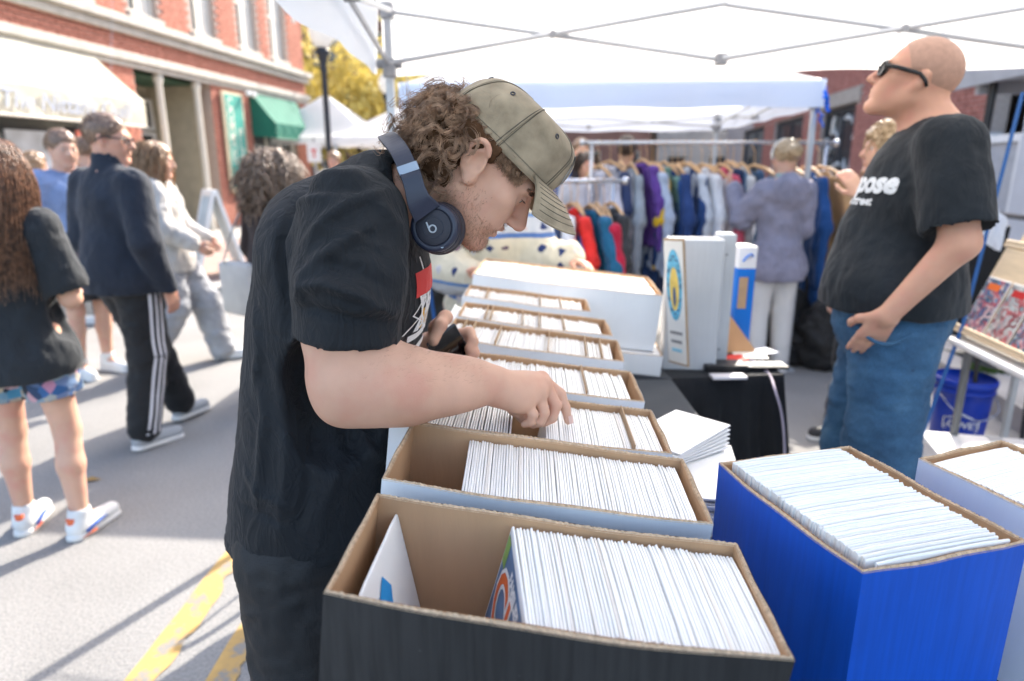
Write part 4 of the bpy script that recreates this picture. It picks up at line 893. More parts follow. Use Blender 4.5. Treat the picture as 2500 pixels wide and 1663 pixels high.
def person(label, x, y, face_deg, h=1.75, pose=None, build=1.0, skin=None, top=None, bottom=None, shoes=None, hair=None, head_yaw=0, head_pitch=0, group=None, vox=.0095, belly=0.0, hands=True, eyes=True, name='person', chest_w=1.0, nr=.056, head_k=1.0):
    """face_deg: compass direction faced, 0 = +y (away from camera), 90 = +x (right)"""
    s_ = h / 1.75; a = R(face_deg); f = V3(math.sin(a), math.cos(a), 0); rt = V3(math.cos(a), -math.sin(a), 0); o = V3(x, y, 0)
    W_ = lambda p: o + (rt * p[0] * (1 if True else 1) + f * p[1] + V3(0, 0, p[2])) * s_
    J = dict(BASE); J.update(pose or {}); J = {k: W_(v) for k, v in J.items()}; B = build
    root = empty(name, (x, y, 0), label, 'person', group)
    hy = a + R(head_yaw); hp = R(head_pitch); hf = V3(math.sin(hy) * math.cos(hp), math.cos(hy) * math.cos(hp), math.sin(hp)); hu = V3(-math.sin(hy) * math.sin(hp), -math.cos(hy) * math.sin(hp), math.cos(hp)); H = HeadF(J['head'], hf, hu, s_ ** .5 * head_k)
    S = Solid(vox); add_head(S, H, J['neck'], nr=nr)
    def torso(S, g=0.0, kk=.05):
        S.ell(J['chest'] + V3(0, 0, .03 * s_), ((.165 * chest_w + g) * s_ * B ** .6, (.105 + g) * s_ * B ** .6, .2 * s_), rt, V3(0, 0, 1), kk); S.ell((J['chest'] + J['pelvis']) / 2 + f * belly * .6 * s_, ((.145 + g) * s_ * B, (.10 + g + belly * .5) * s_ * B, .19 * s_), rt, V3(0, 0, 1), kk)
        S.ell(J['pelvis'] + V3(0, 0, -.01), ((.165 + g) * s_ * B, (.115 + g + belly * .2) * s_ * B, .15 * s_), rt, V3(0, 0, 1), kk)
        for q in 'rl': S.cone(J[q + 'sh'], J['neck'] - V3(0, 0, .03), (.055 + g * .6) * s_, (.05 + g * .5) * s_, .05)
    torso(S)
    for q in 'rl':
        S.cone(J[q + 'sh'], J[q + 'el'], .053 * s_ * B ** .5, .042 * s_ * B ** .5, .03); S.cone(J[q + 'el'], J[q + 'wr'], .041 * s_ * B ** .5, .027 * s_, .02); S.cone(J[q + 'hip'], J[q + 'kn'], .086 * s_ * B ** .5, .056 * s_ * B ** .4, .03)
        mid = J[q + 'kn'] * .62 + J[q + 'an'] * .38 - f * .012; S.cone(J[q + 'kn'], mid, .053 * s_, .056 * s_ * B ** .4, .02); S.cone(mid, J[q + 'an'], .055 * s_, .034 * s_, .02); S.cone(J[q + 'an'], J[q + 'toe'], .034 * s_, .024 * s_, .02)
        if hands: add_hand(S, J[q + 'wr'], J[q + 'wr'] - J[q + 'el'] + V3(0, 0, -.05), (-rt if q == 'r' else rt), f, s_, .55)
    Vv, Fq = S.mesh(); body = mk('body', Vv, Fq, skin or SKIN, root, True)
    if eyes: add_eyes(H, body)
    out = dict(root=root, J=J, H=H, f=f, rt=rt, s=s_, body=body)
    if top:
        C_ = Solid(vox); g = top.get('g', .018); torso(C_, g, .05); hem = top.get('hem', .80) * s_
        C_.cone(J['pelvis'] + V3(0, 0, .0), V3(J['pelvis'][0], J['pelvis'][1], hem - .02), (.135 + g) * s_ * B, (.14 + g + top.get('flare', 0)) * s_ * B, .06); C_.cone(V3(J['pelvis'][0], J['pelvis'][1], hem + .2) + f * belly * .8 * s_, V3(J['pelvis'][0], J['pelvis'][1], hem) + f * belly * .8 * s_, (.12 + g) * s_ * B, (.12 + g) * s_ * B, .06)
        bo = f * belly * .75 * s_; C_.ell(V3(J['pelvis'][0], J['pelvis'][1], hem + .07) + bo, ((.185 + g + top.get('flare', 0)) * s_ * B, (.13 + g + top.get('flare', 0)) * s_ * B, .16 * s_), rt, V3(0, 0, 1), .05)
        for q in 'rl':
            e = J[q + 'el']; sh = J[q + 'sh']; wr = J[q + 'wr']
            if top.get('sleeve', 'short') == 'short':
                sl = sh + (e - sh) * top.get('slen', .72); C_.cone(sh, sl, (.062 + g) * s_, (.066 + g) * s_, .025); C_.half(sl, e - sh, 'sx')
            else:
                w2 = e + (wr - e) * top.get('slen', .95); C_.cone(sh, e, (.058 + g) * s_, (.052 + g) * s_, .025); C_.cone(e, w2, (.05 + g) * s_, (.037 + g * .8) * s_, .02)
        C_.ops = [o_ for o_ in C_.ops if o_[0] != 'sx']
        if top.get('sleeve', 'short') == 'short':
            for q in 'rl':
                e = J[q + 'el']; sh = J[q + 'sh']; d_ = norm(e - sh); p0 = sh + (e - sh) * top.get('slen', .72); S2 = p0 + d_ * .09
                C_.cone(S2, S2 + d_ * .05, .105 * s_, .105 * s_, .003, 's')
        if top.get('hood'): C_.ell(J['neck'] - f * .09 * s_ + V3(0, 0, -.06), (.15 * s_, .075 * s_, .13 * s_), rt, V3(0, 0, 1), .03)
        nk = J['neck']; 
        if top.get('collar'): C_.cone(nk - V3(0, 0, .05), nk + V3(0, 0, .055 * s_) + f * .01, .078 * s_, .074 * s_, .02); C_.cone(nk + V3(0, 0, .06 * s_) + f * .01, nk + V3(0, 0, .2) + f * .03, .062 * s_, .065 * s_, .004, 's')
        else: C_.cone(nk + V3(0, 0, .045) + f * .02, nk + V3(0, 0, .16) + f * .02, top.get('neckr', .072) * s_, .09 * s_, .006, 's')
        C_.half(V3(0, 0, hem), (0, 0, -1), 's', .004)
        Vv, Fq = C_.mesh(); nn = normals(Vv, Fq); wr_ = top.get('wr', .006)
        dsp = fbm(Vv * np.array([1, 1, .55]), 11, 3) * wr_ + np.abs(fbm(Vv * np.array([1, 1, .7]), 26, 5, 2)) * wr_ * -.55
        Vv = Vv + nn * dsp[:, None]; out['top'] = mk(top.get('name', 'shirt'), Vv, Fq, top['m'], root, True)
    if bottom:
        C_ = Solid(vox); g = bottom.get('g', .02); end = bottom.get('end', 0)     # end: share of the lower leg covered; negative = shorts
        C_.ell(J['pelvis'] + V3(0, 0, -.015), ((.168 + g * .7) * s_ * B, (.118 + g * .7 + belly * .2) * s_ * B, .15 * s_), rt, V3(0, 0, 1), .04); ww = bottom.get('wide', 1)
        C_.cone(J['pelvis'] + V3(0, 0, .02), J['pelvis'] + V3(0, 0, .10), .13 * s_ * B, .128 * s_ * B, .05)
        for q in 'rl':
            hp_, kn, an = J[q + 'hip'], J[q + 'kn'], J[q + 'an']
            if end < 0:
                e_ = hp_ + (kn - hp_) * (-end); C_.cone(hp_, e_, (.09 + g) * s_ * B ** .5, (.088 + g * 1.4) * s_ * B ** .5, .03); C_.half(e_, kn - hp_, 's', .004)
            else:
                e_ = kn + (an - kn) * end; C_.cone(hp_, kn, (.088 + g) * s_ * B ** .5, (.062 + g) * s_ * ww, .03); C_.cone(kn, e_, (.062 + g) * s_ * ww, (.05 + g) * s_ * ww, .02)
        C_.half(J['pelvis'] + V3(0, 0, (.12 if end >= 0 else -.04) * s_), (0, 0, 1), 's', .004)
        Vv, Fq = C_.mesh(); nn = normals(Vv, Fq); wr_ = bottom.get('wr', .005); Vv = Vv + nn * (fbm(Vv * np.array([1, 1, 1.5]), 12, 8) * wr_ - np.abs(fbm(Vv * np.array([1, 1, 1.8]), 30, 4, 2)) * wr_ * .5)[:, None]
        out['bottom'] = mk(bottom.get('name', 'trousers'), Vv, Fq, bottom['m'], root, True)
    if shoes:
        for q in 'rl':
            an, to = J[q + 'an'], J[q + 'toe']; d_ = norm((to - an) * V3(1, 1, 0)); z0 = min(an[2], to[2] + .055) - .085 * s_ + .0
            pt = an * V3(1, 1, 0); zb = max(0.0, min(an[2] - .085 * s_, to[2] - .03 * s_)); tip = to * V3(1, 1, 0)
            C_ = Solid(.006); C_.cone(pt - d_ * .025 + V3(0, 0, an[2] - .035 * s_), tip + d_ * .02 + V3(0, 0, to[2] + .008), .044 * s_, .036 * s_, .03); C_.cone(an - d_ * .01, an + V3(0, 0, .035 * s_), .046 * s_, .047 * s_, .02)
            lo = min(to[2] - .028, an[2] - .083 * s_)
            n_ = norm(np.cross(np.cross(V3(0, 0, 1), d_), norm(to + V3(0, 0, 0) - (an - V3(0, 0, .055 * s_))))); pl = an - V3(0, 0, .078 * s_)
            C_.half(pl, np.array(n_) * (-1 if n_[2] > 0 else 1), 's', .006); C_.cone(an + V3(0, 0, .05 * s_), an + V3(0, 0, .15), .037 * s_, .05, .004, 's'); Vv, Fq = C_.mesh(); so = mk('shoe', Vv, Fq, shoes['m'], root, True)
            D_ = Solid(.006); D_.cone(pl - d_ * .03, pl + (to - an + V3(0, 0, .055 * s_)) + d_ * .02, .045 * s_, .040 * s_, .02); D_.half(pl + np.array(n_) * np.sign(n_[2]) * .022, np.array(n_) * np.sign(n_[2]), 's', .004); D_.half(pl - np.array(n_) * np.sign(n_[2]) * .006, -np.array(n_) * np.sign(n_[2]), 's', .004); Vv, Fq = D_.mesh(); mk('sole', Vv, Fq, shoes.get('sole', flat('white_sole', (.72, .71, .69), .6)), so, True)
    if hair: out['hair'] = hair_of(out, hair)
    return out
def hair_of(P_, hair):
    H, root = P_['H'], P_['root']; st = hair['style']; m_ = hair['m']; k = H.k; C_ = Solid(.006); t = hair.get('t', .012)
    C_.ell(H(0, -.02, .040), ((.078 + t) * k, (.098 + t) * k, (.086 + t) * k), H.r, H.u, .02)
    if st in ('long', 'bob', 'curly'): C_.ell(H(0, -.045, -.01), ((.075 + t) * k, (.07 + t) * k, (.10 + t) * k), H.r, H.u, .03)
    # face opening and nape
    C_.ell(H(0, .105, -.045), (.074 * k, .105 * k, .105 * k), H.r, H.u, .012, 's')
    C_.half(H(0, -.02, hair.get('nape', -.045)), -H.u, 's', .01)
    if st in ('short', 'fade'):
        C_.ell(H(.088, .012, -.03), (.03 * k, .028 * k, .05 * k), H.r, H.u, .01, 's'); C_.ell(H(-.088, .012, -.03), (.03 * k, .028 * k, .05 * k), H.r, H.u, .01, 's')
    if st == 'bun': C_.ell(H(0, -.128, .035), (.052 * k, .046 * k, .050 * k), H.r, H.u, .012)
    Vv, Fq = C_.mesh(); nn = normals(Vv, Fq); a_ = hair.get('rough', .004); Vv = Vv + nn * (fbm(Vv, 38, 2) * a_)[:, None]; ho = mk('hair', Vv, Fq, m_, root, True)
    if st == 'short':
        rg = np.random.default_rng(3); ii = rg.choice(len(Vv), 1500); L4 = np.linspace(0, 1, 5); bk = H.dir(0, -.5, -.6)
        ps = [Vv[i] - nn[i] * .002 + norm(nn[i] * .5 + bk * .8 + rg.normal(0, .35, 3)) * (rg.uniform(.012, .026) * L4)[:, None] - nn[i] * (.006 * L4 ** 2)[:, None] for i in ii]
        tag(strands(ps, np.linspace(.0016, .0006, 5), 'hair_strands', m_, ho, 3), kind='stuff')
    if st in ('long',):
        n = hair.get('n', 420); ps = []; rg = np.random.default_rng(hair.get('seed', 1)); Lh = hair.get('len', .45)
        for i in range(n):
            a = rg.uniform(-2.3, 2.3); zz = rg.uniform(-.02, .10); rr_ = math.sqrt(max(.05, 1 - (zz / .13) ** 2)); p = H(math.sin(a) * .094 * rr_, -.02 - math.cos(a) * .112 * rr_, .03 + zz); d_ = norm(p - H(0, -.02, .03)); L_ = Lh * rg.uniform(.6, 1.05); pts = [p]; ph = rg.uniform(0, 6.28); w_ = rg.uniform(.004, .012)
            for j in range(1, 15):
                t_ = j / 14; dr = d_ * max(0, .5 - t_ * 1.4) + V3(0, 0, -1) * (.25 + t_ * 1.2) - P_['f'] * .10; p = p + norm(dr) * L_ / 14; pts.append(p + (H.r * math.sin(t_ * 9 + ph) + P_['f'] * math.cos(t_ * 8 + ph)) * w_ * t_)
            ps.append(pts)
        tag(strands(ps, np.linspace(.0040, .0014, 15) * hair.get('rad', 1), 'hair_strands', m_, ho, 3), kind='stuff')
    if st == 'curly':
        n = hair.get('n', 420); rg = np.random.default_rng(5); ps = []
        for i in range(n):
            v = rg.normal(0, 1, 3); v = norm(v); 
            if v[1] > .55 and v[2] < .5: continue
            tt_ = t * .75; p = H(v[0] * (.08 + tt_), -.02 + v[1] * (.1 + tt_), .035 + v[2] * (.09 + tt_)); d_ = norm(H.dir(*v) + V3(0, 0, -.35)); pts = []; ph = rg.uniform(0, 6.28); e1 = norm(np.cross(d_, (.3, .5, .8))); e2 = np.cross(d_, e1); L_ = hair.get('len', .12) * rg.uniform(.6, 1.2)
            for j in range(18):
                t_ = j / 17; pts.append(p + d_ * L_ * t_ + V3(0, 0, -.12 * t_ * t_) + (e1 * math.cos(ph + t_ * 13) + e2 * math.sin(ph + t_ * 13)) * .014)
            ps.append(pts)
        tag(strands(ps, np.linspace(.006, .003, 18), 'hair_strands', m_, ho, 4), kind='stuff')
    return ho
# ------------------------------------------------------------------ the young man bent over the boxes
MAN = empty('person', (-.42, 1.14, 0), 'young man in black T-shirt and olive cap bending over the comic boxes', 'person')
TH = R(45.5); HF_ = V3(math.cos(TH), 0, -math.sin(TH)); HU_ = V3(math.sin(TH), 0, math.cos(TH))
_ear = aty(1160, 394, 1.03); _H0 = HeadF((0, 0, 0), HF_, HU_)
H = HeadF(_ear - _H0.dir(.080, -.012, -.004) * .935, HF_, HU_, .935)
NECK = aty(968, 505, 1.125)
# --- body: head, near arm and hand, far hand, trunk and legs (one mesh; the joins lie under the clothes)
Sh = Solid(.0024); add_head(Sh, H, NECK, nr=.059)
# fuller nose, ear rim and jaw seen in close profile
Sh.cone(H(0, .088, .012), H(0, .110, -.024), .0075, .0105, .010)
for s_ in (-1, 1):
    pts = [H(s_ * (.090 + .006 * math.sin(t_)), -.014 - .020 * math.cos(t_ * 1.0 + .2) - .28 * (.001 + .031 * math.sin(t_)), .001 + .0285 * math.sin(t_)) for t_ in np.linspace(-1.25, 2.5, 12)]
    Sh.chain(pts, [.0038] * 12, .004)
    Sh.chain([H(s_ * .090, -.020, -.016), H(s_ * .091, -.022, .004), H(s_ * .091, -.013, .018)], [.003, .0034, .003], .004); Sh.ell(H(s_ * .084, -.014, -.002), (.006, .018, .030), H.dir(s_, -.35, 0), H.dir(0, -.42, 1), .006); Sh.ell(H(s_ * .085, -.001, -.030), (.006, .009, .011), H.r, H.u, .006); Sh.ell(H(s_ * .094, -.007, -.001), (.007, .010, .015), H.dir(s_, -.35, 0), H.dir(0, -.42, 1), .004, 's')
    Sh.ell(H(s_ * .084, .0015, -.004), (.004, .0045, .006), H.r, H.u, .004)
# eyelids over the ball, lips fuller
for s_ in (-1, 1):
    Sh.chain([H(s_ * .0175, .0825, .0060), H(s_ * .024, .0890, .0102), H(s_ * .033, .0890, .0108), H(s_ * .0430, .0805, .0070)], [.0030, .0034, .0034, .0028], .004)
    Sh.chain([H(s_ * .018, .0840, .0010), H(s_ * .027, .0870, -.0030), H(s_ * .0365, .0850, -.0026), H(s_ * .0430, .0795, .0020)], [.0022, .0024, .0024, .002], .004)
Vh, Fh = Sh.mesh(2)
A = lambda x, y, Y: aty(x, y, Y)
Sa = Solid(.0028)
SHO = A(862, 505, .985); ELB = A(862, 962, .935)
Sa.cone(A(862, 560, .985), A(852, 790, .95), .052, .0645, .03); Sa.cone(A(852, 790, .95), A(852, 905, .94), .0645, .062, .03); Sa.ell(A(836, 985, .94), (.033, .036, .030), None, None, .035)
Sa.chain([A(868, 938, .938), A(925, 938, .945), A(1000, 942, .962), A(1095, 939, .99), A(1150, 936, 1.008), A(1198, 936, 1.022)], [.061, .060, .0565, .0440, .0355, .0305], .025)
# palm and fingers
K = [A(1322, 926, 1.092), A(1330, 943, 1.074), A(1316, 962, 1.055), A(1284, 983, 1.038)]; WRI = A(1203, 941, 1.024)
for i, kx in enumerate(K): Sa.cone(WRI + (kx - WRI) * .12, kx, .0215, .0135, .016)
Sa.cone(A(1215, 958, 1.03), A(1262, 985, 1.034), .020, .016, .02); Sa.ell(A(1262, 945, 1.058), (.040, .034, .016), (1, .25, -.1), (.15, -.2, 1), .02)
FING = [([K[0], A(1368, 962, 1.088), A(1381, 996, 1.083), A(1387, 1027, 1.079)], [.0118, .0098, .0088, .0076]), ([K[1], A(1357, 990, 1.069), A(1348, 1020, 1.065), A(1327, 1033, 1.063)], [.0122, .0104, .0092, .0078]),
        ([K[2], A(1328, 1008, 1.048), A(1319, 1030, 1.046), A(1301, 1037, 1.048)], [.0118, .0100, .0088, .0074]), ([K[3], A(1302, 1012, 1.033), A(1297, 1031, 1.034), A(1281, 1036, 1.038)], [.0105, .0088, .0080, .0068])]
for pts, rs in FING: Sa.chain(pts, rs, .0035)
for kx in K: Sa.ell(kx + V3(0, 0, .005), (.009, .009, .007), None, None, .01)
Sa.chain([A(1225, 962, 1.07), A(1256, 996, 1.088), A(1282, 1020, 1.092), A(1300, 1034, 1.09)], [.016, .0125, .011, .0088], .008)
Va, Fa = Sa.mesh(2)
# far hand holding the phone
Sl = Solid(.003); LW = A(1010, 862, 1.36); LE = A(905, 900, 1.40)
Sl.cone(A(880, 560, 1.33), LE, .055, .047, .02); Sl.cone(LE, LW, .045, .030, .02)
Sl.chain([LW, A(1050, 850, 1.355), A(1085, 835, 1.35), A(1110, 838, 1.345)], [.030, .030, .027, .020], .02)
Sl.chain([A(1062, 800, 1.345), A(1088, 775, 1.325), A(1075, 795, 1.292), A(1058, 832, 1.272)], [.0155, .0140, .0128, .0115], .008)     # thumb over the screen
Sl.chain([A(1108, 838, 1.352), A(1150, 838, 1.335), A(1157, 862, 1.312), A(1138, 884, 1.298)], [.0165, .0125, .0118, .0105], .006)      # fingers round the back
Sl.chain([A(1100, 862, 1.352), A(1140, 872, 1.335), A(1146, 894, 1.312), A(1128, 908, 1.30)], [.0155, .0120, .0110, .0100], .005)
Sl.chain([A(1090, 885, 1.352), A(1128, 900, 1.335), A(1132, 920, 1.312), A(1115, 930, 1.30)], [.0145, .0115, .0105, .0095], .005)
Sl.chain([A(1112, 820, 1.352), A(1146, 812, 1.340), A(1156, 834, 1.318), A(1144, 852, 1.304)], [.0150, .0118, .0105, .0095], .005)
Vl, Fl_ = Sl.mesh(2)
St = Solid(.012); PEL = V3(-.39, 1.14, .90)
St.chain([NECK, A(850, 600, 1.14), A(820, 850, 1.14), PEL], [.06, .10, .10, .10], .06)
for sg, yy in ((-1, 1.045), (1, 1.235)):
    hp, kn, an = V3(-.385, yy, .86), V3(-.38, yy - sg * -.01, .47), V3(-.43, yy, .09); St.cone(hp, kn, .085, .060, .03); St.cone(kn, an, .06, .04, .02); St.cone(an, an + V3(.17, 0, -.06), .036, .028, .02)
Vt, Ft = St.mesh()
VV, FF, k0 = [], [], 0
for v_, f_ in ((Vh, Fh), (Va, Fa), (Vl, Fl_), (Vt, Ft)): VV.append(v_); FF.append(f_ + k0); k0 += len(v_)
MSKIN = skin_mat('young_man_skin', (.63, .365, .255), (.58, .24, .17), .14)
BODY = mk('body', np.concatenate(VV), np.concatenate(FF), MSKIN, MAN, True); add_eyes(H, BODY)
HBVH = BVHTree.FromPolygons([Vector(p) for p in Vh], [tuple(int(i) for i in f) for f in Fh])
NAIL = flat('finger_nail', (.66, .44, .38), .3)
for tip, pre, out_ in ((A(1057, 834, 1.272), A(1075, 795, 1.292), V3(-.2, -.9, .35)), (A(1387, 1027, 1.079), A(1381, 996, 1.083), V3(.55, -.55, .6))):
    d_ = norm(tip - pre); n_ = norm(out_ - d_ * (out_ @ d_)); s__ = np.cross(d_, n_); q = tip + n_ * .0088 - d_ * .002
    MB().grid([[q + d_ * (.007 - .014 * i / 4) + s__ * (.0055 * (j - 2) / 2) - n_ * (.0016 * ((j - 2) / 2) ** 2 + .0006 * (i == 0)) for j in range(5)] for i in range(5)]).build('finger_nail', NAIL, BODY, True)
# --- T-shirt
def cloth_mat(name, col, rough=.8, sheen=.12, wr=.35):
    if name in MATS: return MATS[name]
    m, nt, b, out = newmat(name); L = nt.links; tc = N(nt, 'ShaderNodeTexCoord'); mp = N(nt, 'ShaderNodeMapping'); mp.inputs['Scale'].default_value = (1, 1, .45); mp.inputs['Rotation'].default_value = (.3, .5, .2); L.new(tc.outputs['Object'], mp.inputs[0])
    n1 = N(nt, 'ShaderNodeTexNoise', i_Scale=9.0, i_Detail=4.0); n2 = N(nt, 'ShaderNodeTexNoise', i_Scale=24.0, i_Detail=5.0, i_Distortion=1.2); n3 = N(nt, 'ShaderNodeTexNoise', i_Scale=700.0, i_Detail=2.0)
    L.new(tc.outputs['Object'], n1.inputs['Vector']); L.new(mp.outputs[0], n2.inputs['Vector']); L.new(tc.outputs['Object'], n3.inputs['Vector'])
    L.new(ramp(nt, n1.outputs[0], [(.3, tuple(x * .82 for x in col)), (.7, tuple(x * 1.2 for x in col))]), b.inputs['Base Color']); b.inputs['Roughness'].default_value = rough; b.inputs['Specular IOR Level'].default_value = .35
    b.inputs['Sheen Weight'].default_value = sheen; b.inputs['Sheen Roughness'].default_value = .45
    r1 = ramp(nt, n2.outputs[0], [(.38, (0, 0, 0)), (.5, (1, 1, 1)), (.62, (0, 0, 0))])
    bp = N(nt, 'ShaderNodeBump', i_Strength=wr, i_Distance=.006); L.new(r1, bp.inputs['Height']); b2 = N(nt, 'ShaderNodeBump', i_Strength=.15, i_Distance=.001); L.new(n3.outputs[0], b2.inputs['Height']); L.new(bp.outputs[0], b2.inputs['Normal']); L.new(b2.outputs[0], b.inputs['Normal']); MATS[name] = m; return m
BLACKT = cloth_mat('black_cotton', (.0085, .0105, .0135), .77, .04, .36)
C1 = Solid(.0048)
C1.ell(A(868, 625, 1.14), (.125, .185, .105), (1, 0, -.5), (.5, 0, 1), .06)
C1.ell(A(838, 735, 1.14), (.142, .188, .15), None, None, .06); C1.ell(A(812, 900, 1.14), (.144, .178, .19), None, None, .06); C1.ell(A(792, 1080, 1.14), (.144, .175, .19), None, None, .06); C1.ell(A(778, 1230, 1.14), (.148, .182, .19), None, None, .06)
C1.cone(A(782, 1250, 1.14), V3(-.402, 1.14, .74), .146, .166, .05)
for yy in (.98, 1.30): C1.cone(A(866, 520, yy) + V3(0, 0, -.012), A(930, 468, 1.13) + V3(-.008, 0, -.02), .066, .054, .05)
C1.cone(A(915, 468, 1.13), A(815, 560, 1.14), .055, .085, .05); C1.ell(A(770, 590, 1.14), (.070, .145, .075), None, None, .06)
C1.cone(A(960, 470, 1.127), A(978, 470, 1.127), .067, .064, .02)                      # collar stand
C1.cone(A(868, 530, .98), A(856, 690, .95), .071, .0735, .03); C1.cone(A(856, 690, .95), A(853, 850, .947), .0735, .0775, .03)
C1.cone(A(880, 540, 1.33), A(890, 760, 1.38), .078, .075, .03)
# openings: sleeve ends, neck, hem
SD_ = norm(A(850, 850, .945) - A(852, 690, .945)); pS = A(852, 792, .945)
C1.cone(pS + SD_ * .105, pS + SD_ * .16, .108, .108, .008, 's');
C1.cone(H(0, -.045, -.09), H(0, .02, -.02), .066, .085, .004, 's'); C1.cone(A(985, 470, 1.127), H(0, -.02, -.05), .0575, .062, .003, 's')
C1.half(V3(-.405, 1.14, .838), (.10, 0, -1), 's', .003)
Vv, Fq = C1.mesh(3); nn = normals(Vv, Fq)
def seg_dist(P2, pts):
    d = np.full(len(P2), 9.); t_ = np.zeros(len(P2)); tot = 0
    for a_, b_ in zip(pts[:-1], pts[1:]):
        ab = b_ - a_; t = np.clip(((P2 - a_) @ ab) / (ab @ ab), 0, 1); q = np.linalg.norm(P2 - a_ - t[:, None] * ab, axis=1); u_ = (tot + t) / (len(pts) - 1); m_ = q < d; d[m_] = q[m_]; t_[m_] = u_[m_]; tot += 1
    return d, t_
XZ = Vv[:, [0, 2]]; near = np.clip((-nn[:, 1] + .25) * 1.6, 0, 1) * (Vv[:, 1] < 1.16)
def fold(px, amp, wid, Y=.9, asym=.0):
    pts = [A(x, y, Y)[[0, 2]] for x, y in px]; d, t = seg_dist(XZ, pts); return 1.5 * amp * np.exp(-(d / (wid * .75)) ** 2) * np.sin(np.pi * np.clip(t * .9 + .07, 0, 1)) ** .6
sl_near = (Vv[:, 1] < 1.0)
disp = np.zeros(len(Vv))
for px, am, wd in (([(722, 735), (745, 700), (800, 690), (880, 720), (965, 790)], .010, .011), ([(722, 690), (760, 650), (830, 600), (900, 545)], .008, .011), ([(730, 600), (780, 540), (850, 490), (930, 470)], .006, .010), ([(722, 760), (760, 752), (840, 770), (940, 800)], -.006, .010),
                   ([(735, 655), (790, 640), (870, 660), (960, 720)], -.005, .011), ([(760, 560), (840, 570), (930, 620), (975, 690)], .0035, .009), ([(800, 720), (870, 760), (950, 745)], .004, .008), ([(870, 560), (890, 600), (935, 640)], -.003, .008), ([(900, 480), (950, 560), (975, 660), (968, 760)], .006, .009)):
    disp += fold(px, am, wd, .88) * near * sl_near
disp -= fold([(715, 500), (690, 580), (712, 700), (725, 800)], .011, .010, 1.0) * near          # sleeve sinks into the side seam
far_side = (Vv[:, 1] >= .97)
for px, am, wd in (([(640, 900), (660, 1000), (650, 1130), (640, 1230)], .006, .012), ([(690, 880), (720, 1000), (715, 1150), (700, 1280)], .005, .013), ([(760, 1060), (770, 1160), (745, 1270)], -.005, .012), ([(620, 760), (640, 860), (625, 960)], .004, .011), ([(800, 1060), (830, 1140), (800, 1230)], .005, .013), ([(860, 1060), (890, 1100), (930, 1150)], .006, .012), ([(600, 1150), (660, 1190), (760, 1210)], .004, .012), ([(590, 1230), (650, 1230), (740, 1250)], -.004, .011)):
    disp += fold(px, am, wd, 1.0) * np.clip(-nn[:, 1] + .3, 0, 1)
for px, am, wd in (([(800, 440), (850, 425), (910, 425), (935, 440)], .005, .008), ([(770, 475), (830, 455), (900, 452), (930, 462)], -.004, .008), ([(740, 520), (790, 480), (850, 470)], .004, .009)): disp += fold(px, am, wd, 1.05)
w1 = fbm(Vv * np.array([1, 1, .6]) + .37, 17, 11, 3); w2 = 1 - np.abs(fbm(np.stack([Vv[:, 0] + Vv[:, 2] * .35, Vv[:, 1], Vv[:, 2] * .55 - Vv[:, 0] * .3], 1), 30, 21, 2)) * 1.7
disp += w1 * .0022 + np.clip(w2 - .6, 0, 1) * .0022
# stitched hems
dz = (Vv - V3(-.405, 1.14, .838)) @ norm((-.10, 0, 1)); disp -= .0022 * np.exp(-((dz - .022) / .0028) ** 2); ds = (pS + SD_ * .055 - Vv) @ SD_; disp -= .0020 * np.exp(-((ds - .024) / .0026) ** 2) * sl_near * (Vv[:, 2] < 1.36)
Vv = Vv + nn * disp[:, None]
SHIRT = mk('shirt', Vv, Fq, BLACKT, MAN, True)
# ribbed collar band
cN = A(985, 476, 1.127); ax_ = norm(H(0, -.02, -.05) - A(940, 490, 1.127)); e1 = norm(np.cross(ax_, (0, 1, 0))); e2 = V3(0, 1, 0)
# chest print: hoop, net and stripes, seen at the edge of the chest
SB = bvh_of(SHIRT); O_ = A(1018, 735, 1.085); PX, PY = V3(-.35, 1, 0), V3(.0, 0, 1)
def pprint(poly, m_, nm='print', off=.0022):
    return print_on(nm, np.array([(x, y, 0) for x, y in poly]), [tuple(range(len(poly)))], O_, PX, PY, SB, m_, SHIRT, off, .012)
RED_ = flat('print_red', (.62, .035, .03), .6); WHT = flat('print_white', (.75, .74, .72), .6); YLW = flat('print_yellow', (.78, .42, .02), .6); MRN = flat('print_maroon', (.22, .02, .06), .6)
pprint([(-.035, .052), (.06, .056), (.06, .012), (-.03, .010)], RED_); pprint([(.0, -.015), (.06, -.012), (.06, -.05), (.002, -.048)], YLW, off=.0026); pprint([(-.025, -.055), (.06, -.050), (.06, -.060), (-.025, -.066)], WHT); pprint([(-.02, -.082), (.06, -.072), (.06, -.084), (-.02, -.095)], WHT)
rq = random.Random(3)
for i in range(16):
    x0 = -.02 + .07 * rq.random(); p_ = [(x0, .012), (x0 + rq.uniform(-.03, .03), -.02), (x0 + rq.uniform(-.04, .04), -.05)]; w_ = .0022
    pprint([(p_[0][0] - w_, p_[0][1]), (p_[0][0] + w_, p_[0][1]), (p_[1][0] + w_, p_[1][1]), (p_[2][0] + w_, p_[2][1]), (p_[2][0] - w_, p_[2][1]), (p_[1][0] - w_, p_[1][1])], WHT, off=.0034)
pprint([(-.008, .075), (-.003, .075), (-.001, .054), (-.006, .054)], WHT)
